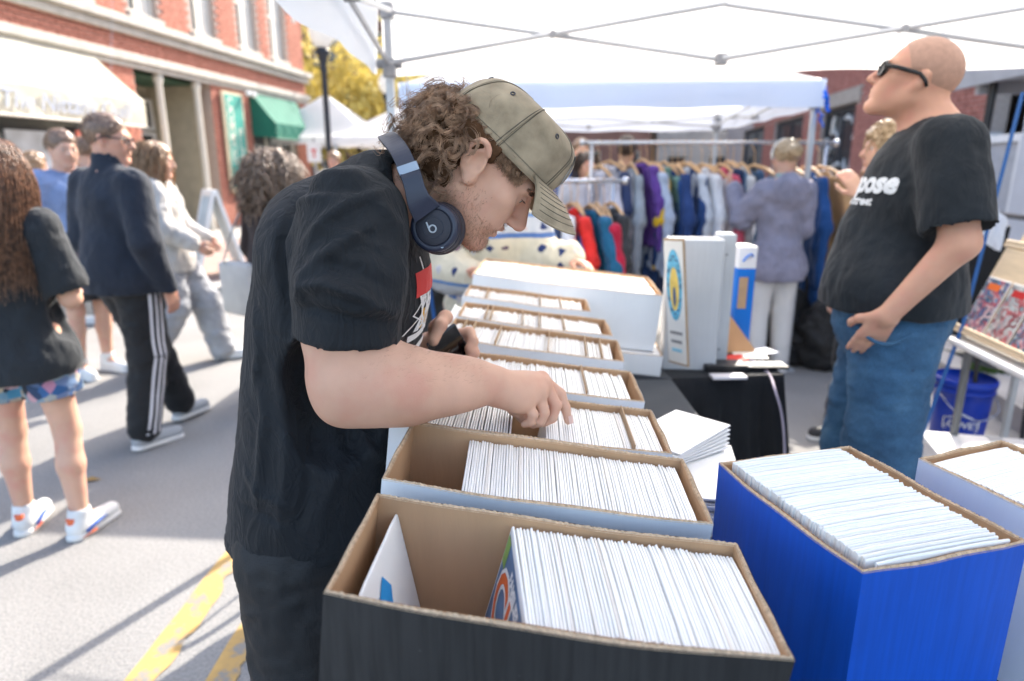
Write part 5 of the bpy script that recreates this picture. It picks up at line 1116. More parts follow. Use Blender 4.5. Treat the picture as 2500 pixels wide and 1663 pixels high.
# --- mesh shorts, shoes
def mesh_short_mat():
    m, nt, b, out = newmat('black_mesh_shorts'); L = nt.links; tc = N(nt, 'ShaderNodeTexCoord'); v = N(nt, 'ShaderNodeTexVoronoi', i_Scale=260.0); v.inputs['Randomness'].default_value = .15; L.new(tc.outputs['Object'], v.inputs['Vector'])
    L.new(ramp(nt, v.outputs['Distance'], [(.18, (.003, .003, .004)), (.34, (.011, .012, .014))]), b.inputs['Base Color']); b.inputs['Roughness'].default_value = .7; bp = N(nt, 'ShaderNodeBump', i_Strength=.5, i_Distance=.001); L.new(v.outputs['Distance'], bp.inputs['Height']); L.new(bp.outputs[0], b.inputs['Normal']); return m
C2 = Solid(.0075); C2.ell(PEL + V3(0, 0, -.03), (.142, .168, .16), None, None, .05)
for yy in (1.045, 1.235): C2.cone(V3(-.388, yy, .82), V3(-.378, yy, .44), .106, .116, .04)
C2.half(V3(0, 0, .42), (0, 0, -1), 's', .004); C2.half(V3(0, 0, .99), (0, 0, 1), 's', .004); Vs, Fs = C2.mesh(); ns = normals(Vs, Fs)
Vs = Vs + ns * (fbm(Vs * np.array([1, 1, .8]), 10, 4) * .007 - np.abs(fbm(Vs * np.array([1, 1, 1.4]), 22, 9, 2)) * .006)[:, None]; mk('shorts', Vs, Fs, mesh_short_mat(), MAN, True)
for yy in (1.045, 1.235):
    C3 = Solid(.007); C3.cone(V3(-.46, yy, .05), V3(-.27, yy, .04), .048, .042, .03); C3.half(V3(0, 0, .004), (0, 0, -1), 's'); C3.half(V3(0, 0, .1), (0, 0, 1), 's'); v_, f_ = C3.mesh(); mk('shoe', v_, f_, flat('dark_shoe', (.03, .03, .032), .6), MAN, True)
# --- hair: dark underlayer, many curled locks, stray hairs
HB = hair_mat('brown_curls', (.15, .078, .042), (.50, .31, .19))
C4 = Solid(.005); C4.ell(H(0, -.030, .010), (.090, .098, .085), H.r, H.u, .02); C4.ell(H(0, -.052, -.035), (.082, .066, .062), H.r, H.u, .02)
C4.ell(H(0, .115, -.045), (.10, .105, .118), H.r, H.u, .012, 's'); C4.half(H(0, 0, .042), H.u, 's', .006)
C4.half(H(0, .012, 0), H.f, 's', .004)
for s_ in (-1, 1): C4.ell(H(s_ * .100, .006, -.030), (.045, .040, .048), H.r, H.u, .008, 's')
v_, f_ = C4.mesh(); n_ = normals(v_, f_); v_ = v_ + n_ * (fbm(v_, 60, 3) * .006)[:, None]; HAIR = mk('hair', v_, f_, mat('brown_hair_under', (.085, .045, .025), 1.0, .3, 60, .8, 300, spec=0), MAN, True)
rg = np.random.default_rng(17); paths = []; NP = 17; SIDEB = [(rg.uniform(.072, .080), 0, 0) for _ in range(230)]; SIDEB = [(a_, b_, rg.uniform(.024, .046) if b_ > .008 else rg.uniform(.035, .046)) for a_, b_ in [(q_[0], rg.uniform(-.065, .066)) for q_ in SIDEB]]
def lock(root, dirn, length, rad, turns, ns, grav, spread=.0026):
    d_ = norm(dirn); e1 = norm(np.cross(d_, rg.normal(0, 1, 3))); e2 = np.cross(d_, e1); ph = rg.uniform(0, 6.28); sgn = rg.choice([-1, 1]); tt = np.linspace(0, 1, NP)
    for _ in range(ns):
        o_ = rg.normal(0, spread * .5, 3); dp = rg.normal(0, .20); rr_ = rad * rg.uniform(.86, 1.12); L_ = length * rg.uniform(.8, 1.12); env = np.clip(tt * 3, 0, 1) * (1 - .25 * tt)
        c = root + o_ + d_ * (L_ * tt)[:, None] + V3(0, 0, -1) * (grav * tt ** 2)[:, None]; a = ph + dp + sgn * turns * 2 * math.pi * tt * rg.uniform(.93, 1.07)
        paths.append(c + (e1 * np.cos(a)[:, None] + e2 * np.sin(a)[:, None]) * (rr_ * env)[:, None] + rg.normal(0, .0004, (NP, 3)))
for i in range(980):
    v = norm(rg.normal(0, 1, 3) * np.array([1, 1, .85])); x, y, z = v[0] * .084, -.022 + v[1] * .098, .005 + v[2] * .088
    if z > .045 or z < -.095: continue
    if y > .055: continue
    if y > -.045 and z < .028 and abs(x) > .03: continue
    if y > .0 and z < .015: continue
    if z < -.06 and y > -.05: continue
    back = max(0., -v[1]); dn = H.dir(v[0] * 1.1, v[1], v[2] * .8) + V3(0, 0, -.15) + rg.normal(0, .35, 3); fr_h = y > -.045; ln = (.026 + .030 * back) * rg.uniform(.7, 1.25) * (.35 if fr_h else 1)
    lock(H(x, y, z), dn if not fr_h else H.dir(v[0], -.9, .2) + rg.normal(0, .3, 3), ln, rg.uniform(.008, .0155) * (.4 if fr_h else 1), rg.uniform(.9, 1.6), 19, (.012 + .02 * rg.random()) * (.2 if fr_h else 1))
for x_, y_, z_ in SIDEB:
    for s_ in (1, -1): lock(H(s_ * (x_ - .30 * max(0, y_ - .02)), y_, z_), H.dir(s_ * .12, .1 + rg.normal(0, .3), -1), rg.uniform(.005, .013) * (1.0 if y_ > 0 else 1.7), rg.uniform(.002, .004) * (1 if y_ > 0 else 1.8), rg.uniform(.5, 1.2), 6, .0, .004)
for px, py, Y, dx, dz in ((1010, 425, 1.04, -.1, -1), (1068, 428, 1.02, .2, -1), (985, 400, 1.06, -.5, -.8), (968, 335, 1.08, -1, -.2), (1000, 270, 1.08, -.8, .5), (1060, 240, 1.08, -.2, .9), (975, 300, 1.05, -1, .3), (1110, 232, 1.07, .2, 1)):
    for _ in range(3): lock(A(px + rg.uniform(-12, 12), py + rg.uniform(-12, 12), Y + rg.uniform(-.02, .03)), V3(dx, rg.uniform(-.5, .5), dz), rg.uniform(.018, .035), rg.uniform(.007, .012), rg.uniform(1.2, 2), 6, .01)
tag(strands(paths, np.linspace(.00042, .00024, NP), 'hair_strands', HB, HAIR, 3), kind='stuff')
fl_ = []
for i in range(160):
    v = norm(rg.normal(0, 1, 3)); 
    if v[1] > .2: continue
    p = H(v[0] * .10, -.03 + v[1] * .125, .0 + v[2] * .09); d_ = norm(H.dir(*v) + rg.normal(0, .5, 3)); c_ = norm(np.cross(d_, rg.normal(0, 1, 3))); tt = np.linspace(0, 1, NP); L_ = rg.uniform(.02, .055); fl_.append(p + d_ * (L_ * tt)[:, None] + c_ * (.012 * np.sin(tt * rg.uniform(2, 6)))[:, None])
tag(strands(fl_, np.linspace(.00022, .00012, NP), 'stray_hairs', HB, HAIR, 3), kind='stuff')
# stubble, brow and lash hairs rooted on the skin; arm hair
nh = normals(Vh, Fh); q = (Vh - H.c) @ np.stack([H.r, H.f, H.u], 1); st_ = []; sc_ = []
ok = (q[:, 0] > -.03) & (q[:, 1] > -.015) & (q[:, 2] < -.022 + .0 * q[:, 1]) & (q[:, 2] > -.125) & ~((np.abs(q[:, 0]) < .026) & (q[:, 2] > -.078) & (q[:, 2] < -.052)) & ~((q[:, 1] > .095) & (q[:, 2] > -.05)) & ~((q[:, 2] > -.055) & (q[:, 1] > .045) & (np.abs(q[:, 0]) > .02))
cand = np.nonzero(ok)[0]; dens = np.clip((-.02 - q[cand, 2]) / .05, .12, 1); sel = cand[rg.random(len(cand)) < dens * .4]
tt = np.linspace(0, 1, 4)
for rep in range(2):
    for i in sel:
        d_ = norm(nh[i] * .55 + H.dir(0, .15, -.9) * .7 + rg.normal(0, .25, 3)); p = Vh[i] + rg.normal(0, .0011, 3); L_ = rg.uniform(.0025, .006); st_.append(p + d_ * (L_ * tt)[:, None])
BEARD = hair_mat('ginger_stubble', (.24, .12, .065), (.44, .26, .15)); strands(st_, np.array([.00020, .00017, .00013, .00006]), 'stubble', BEARD, HAIR, 3)['kind'] = 'stuff'
eb = []
for s_ in (-1, 1):
    for i in range(230):
        t = rg.random(); p = H(s_ * (.014 + .036 * t), .094 - .014 * t * t, .0225 + .006 * t - .004 * t * t + rg.normal(0, .0014)); h_, n2, i_, d2 = HBVH.find_nearest(Vector(p)); p = np.array(h_); d_ = norm(H.dir(s_ * .8, 0, .35) + np.array(n2) * .35 + rg.normal(0, .15, 3)); eb.append(p + d_ * (rg.uniform(.004, .008) * tt)[:, None])
    for i in range(26):
        t = i / 25; p = H(s_ * (.020 + .023 * t), .0905 - .006 * t * t, .0082 - .001 * t); eb.append(p + norm(H.dir(s_ * .35 * t, 1, -.35)) * (.0065 * tt)[:, None])
strands(eb, np.array([.0003, .00026, .0002, .0001]), 'brow_hair', hair_mat('dark_brow', (.06, .03, .018), (.14, .07, .04)), HAIR, 3)['kind'] = 'stuff'
na = normals(Va, Fa); ah = []; cand = np.nonzero((na[:, 2] > .25) & (Va[:, 0] > -.26) & (Va[:, 0] < -.04))[0]
for i in rg.choice(cand, 700): d_ = norm(na[i] * .5 + V3(.75, rg.normal(0, .3), .1) + rg.normal(0, .35, 3)); c_ = norm(rg.normal(0, 1, 3)); t6 = np.linspace(0, 1, 4); ah.append(Va[i] + d_ * (rg.uniform(.003, .009) * t6)[:, None] + c_ * (.003 * t6 ** 2)[:, None])
strands(ah, np.array([.00009, .00008, .00006, .00003]), 'arm_hair', BEARD, HAIR, 3)['kind'] = 'stuff'
# --- olive cap
CAPM = mat('olive_cap_twill', (.275, .22, .145), .85, .2, 28, .35, 500, hue=(.33, .265, .18), bdist=.0012, sheen=.1); CAPD = flat('cap_stitch', (.10, .085, .065), .8)
def crown(a, t, off=0.0):
    """a: azimuth from the front, t: 0 at the rim to 1 at the button"""
    c, s__ = math.cos(a), math.sin(a); rx = .0865; ry = .118 if c > 0 else .112; e = (1 - t ** 2.35) ** (1 / 2.05); bul = 1 + .02 * math.sin(math.pi * min(1, t * 1.5)) * (max(0, c)) 
    z = .037 + .098 * (1 - .24 * max(0, -c) * (1 - t)) * math.sin(min(1, t) * math.pi / 2) ** .92 + .004 * c * (1 - t); wob = .0016 * math.sin(5 * a + 9 * t) * math.sin(math.pi * t) + .0012 * math.sin(11 * a - 6 * t) * math.sin(math.pi * t)
    return H((rx * e * bul + off + wob) * s__, (-.006 * (1 - t) + .010 * t + (ry * e * bul + off + wob) * c), z + off * t)
CAP = MB(); na_, nt_ = 72, 22
P = [[crown(2 * math.pi * i / na_, min(.9999, j / nt_)) for i in range(na_ + 1)] for j in range(nt_ + 1)]
P.insert(0, [crown(2 * math.pi * i / na_, 0, -.004) for i in range(na_ + 1)])
CAPO = CAP.grid(P).build('cap', CAPM, MAN, True)
for s6 in range(6):
    a = math.pi / 6 + s6 * math.pi / 3
    for da in (-.035, .035): MB().tube([crown(a + da * (1 - j / 20 * .6), j / 20 * .97, .0006) for j in range(21)], .0006, 4).build('seam', CAPD, CAPO)
    MB().tube([crown(a, j / 20 * .97, .0003) for j in range(21)], .0012, 5).build('seam', CAPM, CAPO, True)
    p = crown(a + math.pi / 6, .60, .0008); nrm_ = norm(p - H(0, 0, .05)); e1 = norm(np.cross(nrm_, (0, 0, 1))); e2 = np.cross(nrm_, e1)
    MB().tube([p + (e1 * math.cos(t) + e2 * math.sin(t)) * .0034 for t in np.linspace(0, 2 * math.pi, 13)[:-1]], .0011, 5, closed=True).build('eyelet', flat('dark_eyelet', (.05, .05, .06), .5), CAPO)
MB().tube([crown(2 * math.pi * i / 72, .075, .0006) for i in range(72)], .0005, 4, closed=True).build('seam', CAPD, CAPO); MB().lathe([(.0005, .003), (.006, .0015), (.0075, -.002)], 12, frame(crown(0, .9999), H.r, H.f, H.u)).build('button', CAPM, CAPO, True)
def brim(u, v, off=0.0):
    a = u * R(50); b = crown(a, .02, .001); base = np.array([math.sin(a) * .0875, -.006 + math.cos(a) * .117, .050 + .004 * math.cos(a)]); L_ = .086 * (max(0, math.cos(u * math.pi / 2 * .78)) ** .6); out = norm(V3(math.sin(a) * .38, 1, 0)); q = base + out * L_ * v
    q[2] += -.016 * v - .006 * v * v - .030 * (abs(q[0]) / .085) ** 2 * (.15 + .85 * v) + .004 * math.sin(math.pi * v) + off; return H(*q)
BR = MB(); up_ = [[brim(-1 + 2 * i / 40, j / 12, .0016) for i in range(41)] for j in range(13)]; dn_ = [[brim(-1 + 2 * i / 40, j / 12, -.0016) for i in range(41)] for j in range(13)]
BR.grid(up_).grid(dn_).grid([up_[-1], dn_[-1]]); BRO = BR.build('brim', CAPM, CAPO, True)
for j in range(6): MB().tube([brim(-.93 + 1.86 * i / 40, .22 + j * .13, .0021) for i in range(41)], .00045, 4).build('seam', CAPD, BRO)
MB().tube([brim(-.985 + 1.97 * i / 40, 1.0) for i in range(41)], .0021, 6).build('seam', CAPM, BRO, True)
# white edged badge on the front panel, back strap
for off_, m_ in ((.0012, flat('badge_white', (.72, .72, .70), .6)), (.0022, CAPM)):
    k_ = 1.0 if off_ < .002 else .82; MB().grid([[crown(.0 + .34 * k_ * math.cos(t) * r_, .40 + .26 * k_ * math.sin(t) * r_, off_) for t in np.linspace(0, 2 * math.pi, 25)] for r_ in (.02, .5, 1)]).build('badge', m_, CAPO, True)
# --- headphones round the neck
NAVY = mat('navy_matte_plastic', (.020, .026, .050), .38, .08, 20, spec=.5); NAVY2 = mat('navy_rubber', (.022, .024, .036), .55, .08, 20); PADM = mat('headphone_leather', (.035, .032, .042), .45, .15, 30, .3, 200); SILV = mat('pale_blue_metal', (.30, .38, .48), .3, .05, 20, metal=.6)
cN_ = A(1061, 556, 1.000); HP = empty('headphones', (cN_[0] - .03, 1.11, cN_[2] - .04), 'navy blue over-ear headphones hanging round the man\'s neck', 'headphones')
def cup(c, face, nm='ear_cup'):
    z_ = norm(face); x_ = norm(np.cross((0, 0, 1.), z_)); y_ = np.cross(z_, x_); M = frame(c, x_, y_, z_)
    o = MB().lathe([(.0385, -.030), (.0395, -.020), (.0385, -.010), (.0375, -.004)], 40, M).build(nm, NAVY2, HP, True)
    MB().lathe([(.030, -.046), (.038, -.044), (.0415, -.036), (.0400, -.028), (.0360, -.026)], 40, M).build('cushion', PADM, o, True)
    MB().lathe([(.0372, -.004), (.0368, .003), (.0345, .007), (.0290, .0085), (.0275, .0070)], 40, M, cap=False).build('shell', NAVY, o, True)
    MB().lathe([(.0280, .0040), (.0275, .0078), (.0255, .0088), (.0140, .0092), (.0004, .0092)], 40, M).build('cap_plate', NAVY2, o, True)
    for r_, z2 in ((.0155, .0093), (.0290, .0087)): MB().tube([M @ Vector((r_ * math.cos(t), r_ * math.sin(t), z2)) for t in np.linspace(0, 2 * math.pi, 33)[:-1]], .0004, 4, closed=True).build('groove', NAVY, o, True)
    return o, M
c1, M1 = cup(cN_, (-.10, -1, .12)); c2, M2 = cup(V3(cN_[0] - .02, 1.235, cN_[2] + .005), (-.1, 1, .12))
LG = M1 @ Matrix.Translation((-.001, -.002, .0098)) @ Matrix.Rotation(R(22), 4, 'Z'); lgm = flat('logo_grey', (.42, .47, .52), .4)
MB().tube([LG @ Vector((.0052 * math.cos(t), .0052 * math.sin(t), 0)) for t in np.linspace(0, 2 * math.pi, 25)[:-1]], .0013, 5, closed=True, flat_=1).build('logo', lgm, c1); MB().tube([LG @ Vector((-.0052, 0, 0)), LG @ Vector((-.0052, .0125, 0))], .0013, 5).build('logo', lgm, c1)
bt = M1 @ Vector((.013, -.0285, .0062)); MB().tube([bt, bt + Vector((0, -.0016, 0))], .0022, 10).build('button', SILV, c1)
def band(pts, nrm, w, th, m_, nm, par=HP):
    P = [np.array(p, float) for p in pts]; n = len(P); rows = [[], [], [], []]
    for i in range(n):
        t = norm(P[min(i + 1, n - 1)] - P[max(i - 1, 0)]); nv = norm(np.array(nrm[i]) - t * (np.array(nrm[i]) @ t)); s__ = np.cross(t, nv); ww = w[i] if hasattr(w, '__len__') else w
        for k_, (a_, b_) in enumerate(((-1, 1), (1, 1), (1, -1), (-1, -1))): rows[k_].append(P[i] + s__ * a_ * ww / 2 + nv * b_ * th / 2)
    b_ = MB(); b_.grid(rows + [rows[0]]); b_.add([r_[0] for r_ in rows], [(0, 1, 2, 3)]); b_.add([r_[-1] for r_ in rows], [(3, 2, 1, 0)]); o = b_.build(nm, m_, par, False); mod = o.modifiers.new('bevel', 'BEVEL'); mod.width = th * .3; mod.segments = 2; return o
def spl(ctrl, n=24):
    C_ = [np.array(c, float) for c in ctrl]; C_ = [2 * C_[0] - C_[1]] + C_ + [2 * C_[-1] - C_[-2]]; out = []
    for i in range(1, len(C_) - 2):
        for k_ in range(n):
            t = k_ / n; out.append(.5 * ((2 * C_[i]) + (-C_[i - 1] + C_[i + 1]) * t + (2 * C_[i - 1] - 5 * C_[i] + 4 * C_[i + 1] - C_[i + 2]) * t * t + (-C_[i - 1] + 3 * C_[i] - 3 * C_[i + 1] + C_[i + 2]) * t ** 3))
    out.append(C_[-2]); return out
ctr_n = A(985, 440, 1.115)
arm_ = spl([A(1042, 520, .992), A(1022, 488, .983), A(1006, 436, .984), A(998, 415, .989)], 8); band(arm_, [p - (ctr_n + V3(.0, 0, -.02)) for p in arm_], [.046 - .016 * min(1, i / 12) for i in range(len(arm_))], .009, NAVY, 'arm')
sl_ = spl([A(1001, 423, .9865), A(993, 403, .990)], 3); band(sl_, [p - ctr_n for p in sl_], .031, .0105, SILV, 'slider')
bd = spl([A(996, 412, .9885), A(975, 368, 1.005), A(952, 340, 1.05), A(944, 333, 1.112), A(950, 340, 1.175), A(972, 372, 1.222), A(1000, 440, 1.243), A(1035, 520, 1.245)], 6); band(bd, [p - ctr_n for p in bd], .028, .009, NAVY, 'headband')
# --- phone in the far hand
W1 = A(1122, 788, 1.300); W2 = A(1036, 852, 1.262); wx = norm(W1 - W2); lz = norm(V3(-.12, .10, -1)); lz = norm(lz - wx * (lz @ wx)); ny = norm(np.cross(wx, lz)); ny = ny if ny[1] < 0 else -ny
pc = (W1 + W2) / 2 + lz * .070; MP = frame(pc, wx, -lz, ny)
PH = empty('phone', pc + lz * .07, 'black smartphone held in the man\'s far hand', 'phone')
MB().box((0, 0, -.0040), (.0735, .149, .0080), MP, bev=.0036).build('case', mat('phone_slate_metal', (.055, .065, .085), .3, .05, 20, metal=.5), PH, True)
MB().box((0, 0, .0004), (.0690, .1445, .0010), MP, bev=.0004).build('screen', mat('phone_black_glass', (.004, .004, .005), .06, .02, 5, spec=.6), PH)
MB().box((-.017 * -1, .045, -.0098), (.034, .036, .0036), MP, bev=.0016).build('camera_bump', mat('phone_camera', (.02, .02, .025), .15), PH)
for y_ in (.035, .018): MB().box((.0372, y_, -.0040), (.0012, .012, .0026), MP, bev=.0005).build('side_button', mat('phone_slate_metal', (.055, .065, .085)), PH)
# ------------------------------------------------------------------ the other people
NAVYJ = cloth_mat('navy_knit', (.017, .023, .036), .85, .15, .2); BLKP = cloth_mat('black_track_fabric', (.011, .012, .014), .7, .08, .2); BLKT2 = cloth_mat('black_tee', (.010, .014, .019), .8, .08, .2); DENIM = None
def denim_mat():
    m, nt, b, out = newmat('blue_denim'); L = nt.links; tc = N(nt, 'ShaderNodeTexCoord'); n = N(nt, 'ShaderNodeTexNoise', i_Scale=7.0, i_Detail=6.0); mp = N(nt, 'ShaderNodeMapping'); mp.inputs['Scale'].default_value = (1, 1, .3); w_ = N(nt, 'ShaderNodeTexNoise', i_Scale=420.0, i_Detail=2.0)
    L.new(tc.outputs['Object'], n.inputs['Vector']); L.new(tc.outputs['Object'], mp.inputs[0]); L.new(mp.outputs[0], w_.inputs['Vector'])
    c = ramp(nt, n.outputs[0], [(.3, (.018, .060, .125)), (.55, (.035, .105, .20)), (.75, (.075, .17, .28))]); f = ramp(nt, w_.outputs[0], [(.3, (.75, .75, .75)), (.7, (1.2, 1.2, 1.2))]); mx = N(nt, 'ShaderNodeMix', data_type='RGBA', blend_type='MULTIPLY'); mx.inputs[0].default_value = 1; L.new(c, mx.inputs[6]); L.new(f, mx.inputs[7]); L.new(mx.outputs[2], b.inputs['Base Color'])
    b.inputs['Roughness'].default_value = .85; bp = N(nt, 'ShaderNodeBump', i_Strength=.3, i_Distance=.002); L.new(w_.outputs[0], bp.inputs['Height']); L.new(bp.outputs[0], b.inputs['Normal']); return m
DENIM = denim_mat()
WHITES = dict(m=flat('white_sneaker', (.74, .73, .71), .55)); GREYS = dict(m=flat('grey_sneaker', (.36, .38, .40), .7)); DARKS = dict(m=flat('dark_shoe', (.03, .03, .032), .6))
BRN = hair_mat('short_brown_hair', (.12, .07, .043), (.27, .165, .105)); DBRN = hair_mat('dark_brown_hair', (.025, .015, .011), (.08, .045, .03)); AUB = hair_mat('auburn_hair', (.055, .024, .013), (.34, .17, .09)); BLND = hair_mat('blond_hair', (.30, .20, .10), (.55, .40, .24)); LBR = hair_mat('light_brown_hair', (.20, .11, .055), (.42, .26, .14)); FROZ = hair_mat('frizzy_brown_hair', (.11, .066, .042), (.44, .31, .21))
def lens_clear():
    m, nt, b, out = newmat('clear_lens'); t = N(nt, 'ShaderNodeBsdfTransparent'); g = N(nt, 'ShaderNodeBsdfGlossy'); g.inputs['Roughness'].default_value = .05; mx = N(nt, 'ShaderNodeMixShader'); mx.inputs[0].default_value = .1; nt.links.new(t.outputs[0], mx.inputs[1]); nt.links.new(g.outputs[0], mx.inputs[2]); nt.links.new(mx.outputs[0], out.inputs[0]); return m
# --- bald man
BALD = person('bald man in black T-shirt and jeans with sunglasses, hand in pocket', 1.215, 2.05, -70, 1.86, dict(head=(0, .03, 1.645), neck=(0, -.035, 1.515), lsh=(-.200, -.035, 1.465), rsh=(.200, -.035, 1.465), lel=(-.272, -.075, 1.23), lwr=(-.248, .055, 1.03), rel=(.27, -.05, 1.16), rwr=(.26, .10, .95), chest=(0, -.01, 1.30), pelvis=(0, 0, .98), rkn=(.13, .03, .5), lkn=(-.13, .0, .5), ran=(.15, -.02, .085), lan=(-.15, -.05, .085), rtoe=(.19, .13, .03), ltoe=(-.19, .09, .03), rhip=(.105, 0, .93), lhip=(-.105, 0, .93)), 1.12, SKIN2, dict(m=BLKT2, g=.022, hem=1.012, slen=.80, wr=.007, flare=.012, neckr=.070), dict(m=DENIM, g=.020, end=.97, wr=.007, wide=1.25), DARKS, None, 4, 19, vox=.0075, belly=.018, hands=False, chest_w=1.1, nr=.066, head_k=.95)
def extra_hand(P_, q, dirn, pn, ts, **k):
    S = Solid(.0045); add_hand(S, P_['J'][q + 'wr'], dirn, pn, ts, P_['s'], **k); S.cone(P_['J'][q + 'el'] * .25 + P_['J'][q + 'wr'] * .75, P_['J'][q + 'wr'], .031 * P_['s'], .028 * P_['s'], .02); return S.mesh(2)
Hb = BALD['H']
# cropped hair shadow, sunglasses
C_ = Solid(.006); C_.ell(Hb(0, -.016, .036), (.0782, .0982, .0892), Hb.r, Hb.u, .02); C_.ell(Hb(0, .12, -.01), (.12, .09, .10), Hb.r, Hb.u, .02, 's'); C_.half(Hb(0, -.02, -.05), -Hb.u, 's', .02)
for s_ in (-1, 1): C_.ell(Hb(s_ * .088, .0, -.025), (.045, .034, .04), Hb.r, Hb.u, .01, 's')
v_, f_ = C_.mesh(2); mk('hair', v_, f_, mat('shaved_scalp', (.46, .275, .20), .6, .10, 60, .5, 500), BALD['root'], True)
def glasses(P_, label, m_, lens_m, name='sunglasses', wid=.030, hgt=.021):
    H_ = P_['H']; r = empty(name, H_(0, .1, 0), label, 'glasses'); 
    for s_ in (-1, 1):
        ring = [H_(s_ * (.034 + wid * .95 * math.cos(t) * (1 + .08 * math.sin(t))), .104 - .012 * abs(.034 + wid * s_ * math.cos(t) * s_) / .06, .004 + hgt * math.sin(t)) for t in np.linspace(0, 2 * math.pi, 25)[:-1]]
        MB().tube(ring, .0026 if name != 'sunglasses' else .0046, 6, closed=True).build('rim', m_, r, True); c = sum(ring) / len(ring); b = MB(); b.add([c] + ring, [(0, i + 1, (i + 1) % 24 + 1) for i in range(24)]); b.build('lens', lens_m, r)
        MB().tube([H_(s_ * .066, .096, .010), H_(s_ * .079, .06, .011), H_(s_ * .0855, .0, .010), H_(s_ * .086, -.022, -.004), H_(s_ * .084, -.032, -.018)], [(.0042, .0042, .0036, .0034, .0028)[k__] * (1 if name != 'sunglasses' else 1.7) for k__ in range(5)], 6).build('temple', m_, r, True)
    MB().tube([H_(-.008, .106, .008), H_(0, .110, .010), H_(.008, .106, .008)], .0026, 6).build('bridge', m_, r, True); return r
glasses(BALD, 'black sunglasses worn by the bald man', flat('black_acetate', (.012, .012, .014), .25), flat('black_lens', (.008, .008, .009), .35))
# hand slid into the jeans pocket: back of the hand and thumb show
Jb = BALD['J']; fb_, rb_ = BALD['f'], BALD['rt']
v_, f_ = extra_hand(BALD, 'l', fb_ * .35 + V3(0, 0, -1) + rb_ * .62, rb_, fb_, curl=.10); mk('hand', v_, f_, SKIN2, BALD['body'], True)
TB = bvh_of(BALD['top']); vs, fs = text_mesh('compose', .084, .004, .12); print_on('lettering', vs, fs, Jb['chest'] + fb_ * .20 + V3(0, 0, .075) - rb_ * .03, rb_ * -1, V3(0, 0, 1), TB, flat('tee_print_white', (.72, .73, .75), .7), BALD['top'], .004, .02)
vs, fs = text_mesh('in the street', .036, .0012); print_on('lettering', vs, fs, Jb['chest'] + fb_ * .20 + V3(0, 0, .022) - rb_ * .03, rb_ * -1, V3(0, 0, 1), TB, flat('tee_print_white', (.72, .73, .75)), BALD['top'], .004, .02)
wl = Jb['lwr']; pq = wl + V3(0, 0, -.085) + rb_ * .035; MB().tube(spl([pq - fb_ * .075 - rb_ * .0 + V3(0, 0, .03), pq - fb_ * .03 - rb_ * .012, pq + fb_ * .02 - rb_ * .012, pq + fb_ * .07 + rb_ * .02 + V3(0, 0, .035)], 6), .006, 6).build('pocket_edge', DENIM, BALD['bottom'], True)
# jeans seam and pocket edge
JB = bvh_of(BALD['bottom'])
print_on('seam', np.array([(-.004, .40, 0), (.004, .40, 0), (.012, -.5, 0), (.004, -.5, 0)]), [(0, 1, 2, 3)], Jb['lhip'] - rb_ * .1 - fb_ * .035 + V3(0, 0, -.36), fb_ * -1 * -1, V3(0, 0, 1), JB, flat('denim_seam', (.02, .045, .085), .9), BALD['bottom'], .003, .03)
# --- man in the navy jacket
JM = person('man in navy quarter-zip and black striped track trousers walking away', -2.09, 3.52, 24, 1.78, dict(ran=(.125, -.12, .09), rtoe=(.15, .03, .03), rkn=(.11, -.02, .50), lan=(-.04, .26, .10), ltoe=(-.05, .40, .04), lkn=(-.07, .14, .51), rwr=(.265, .03, .87), rel=(.255, -.05, 1.11), lwr=(-.22, .18, .95)), 1.20, SKIN2, dict(m=NAVYJ, g=.026, hem=.845, sleeve='long', collar=True, wr=.006, name='jacket'), dict(m=BLKP, g=.026, end=.93, wr=.006, wide=1.12), GREYS, dict(style='short', m=BRN, t=.006, rough=.002, nape=-.05), 58, -6, vox=.009, chest_w=1.12)
glasses(JM, 'thin dark spectacles worn by the man in the navy jacket', flat('dark_wire', (.03, .03, .03), .3), lens_clear(), 'spectacles', .024, .016)
TRB = bvh_of(JM['bottom']); J_ = JM['J']; STR = flat('white_stripe', (.66, .66, .70), .7)
for k_ in (-1, 0, 1):
    for a_, b_ in (('rhip', 'rkn'), ('rkn', 'ran')):
        p, q_ = J_[a_] + (V3(0, 0, .10) if a_ == 'rhip' else 0), J_[b_]; ax = norm(p - q_); L_ = np.linalg.norm(p - q_); nx = JM['f']; w_ = .0075
        print_on('stripe', np.array([(-w_ + k_ * .031, -L_ / 2 * .98, 0), (w_ + k_ * .031, -L_ / 2 * .98, 0), (w_ + k_ * .031, L_ / 2, 0), (-w_ + k_ * .031, L_ / 2, 0)]), [(0, 1, 2, 3)], (p + q_) / 2 + JM['rt'] * .0, nx, ax, TRB, STR, JM['bottom'], .003, .03)
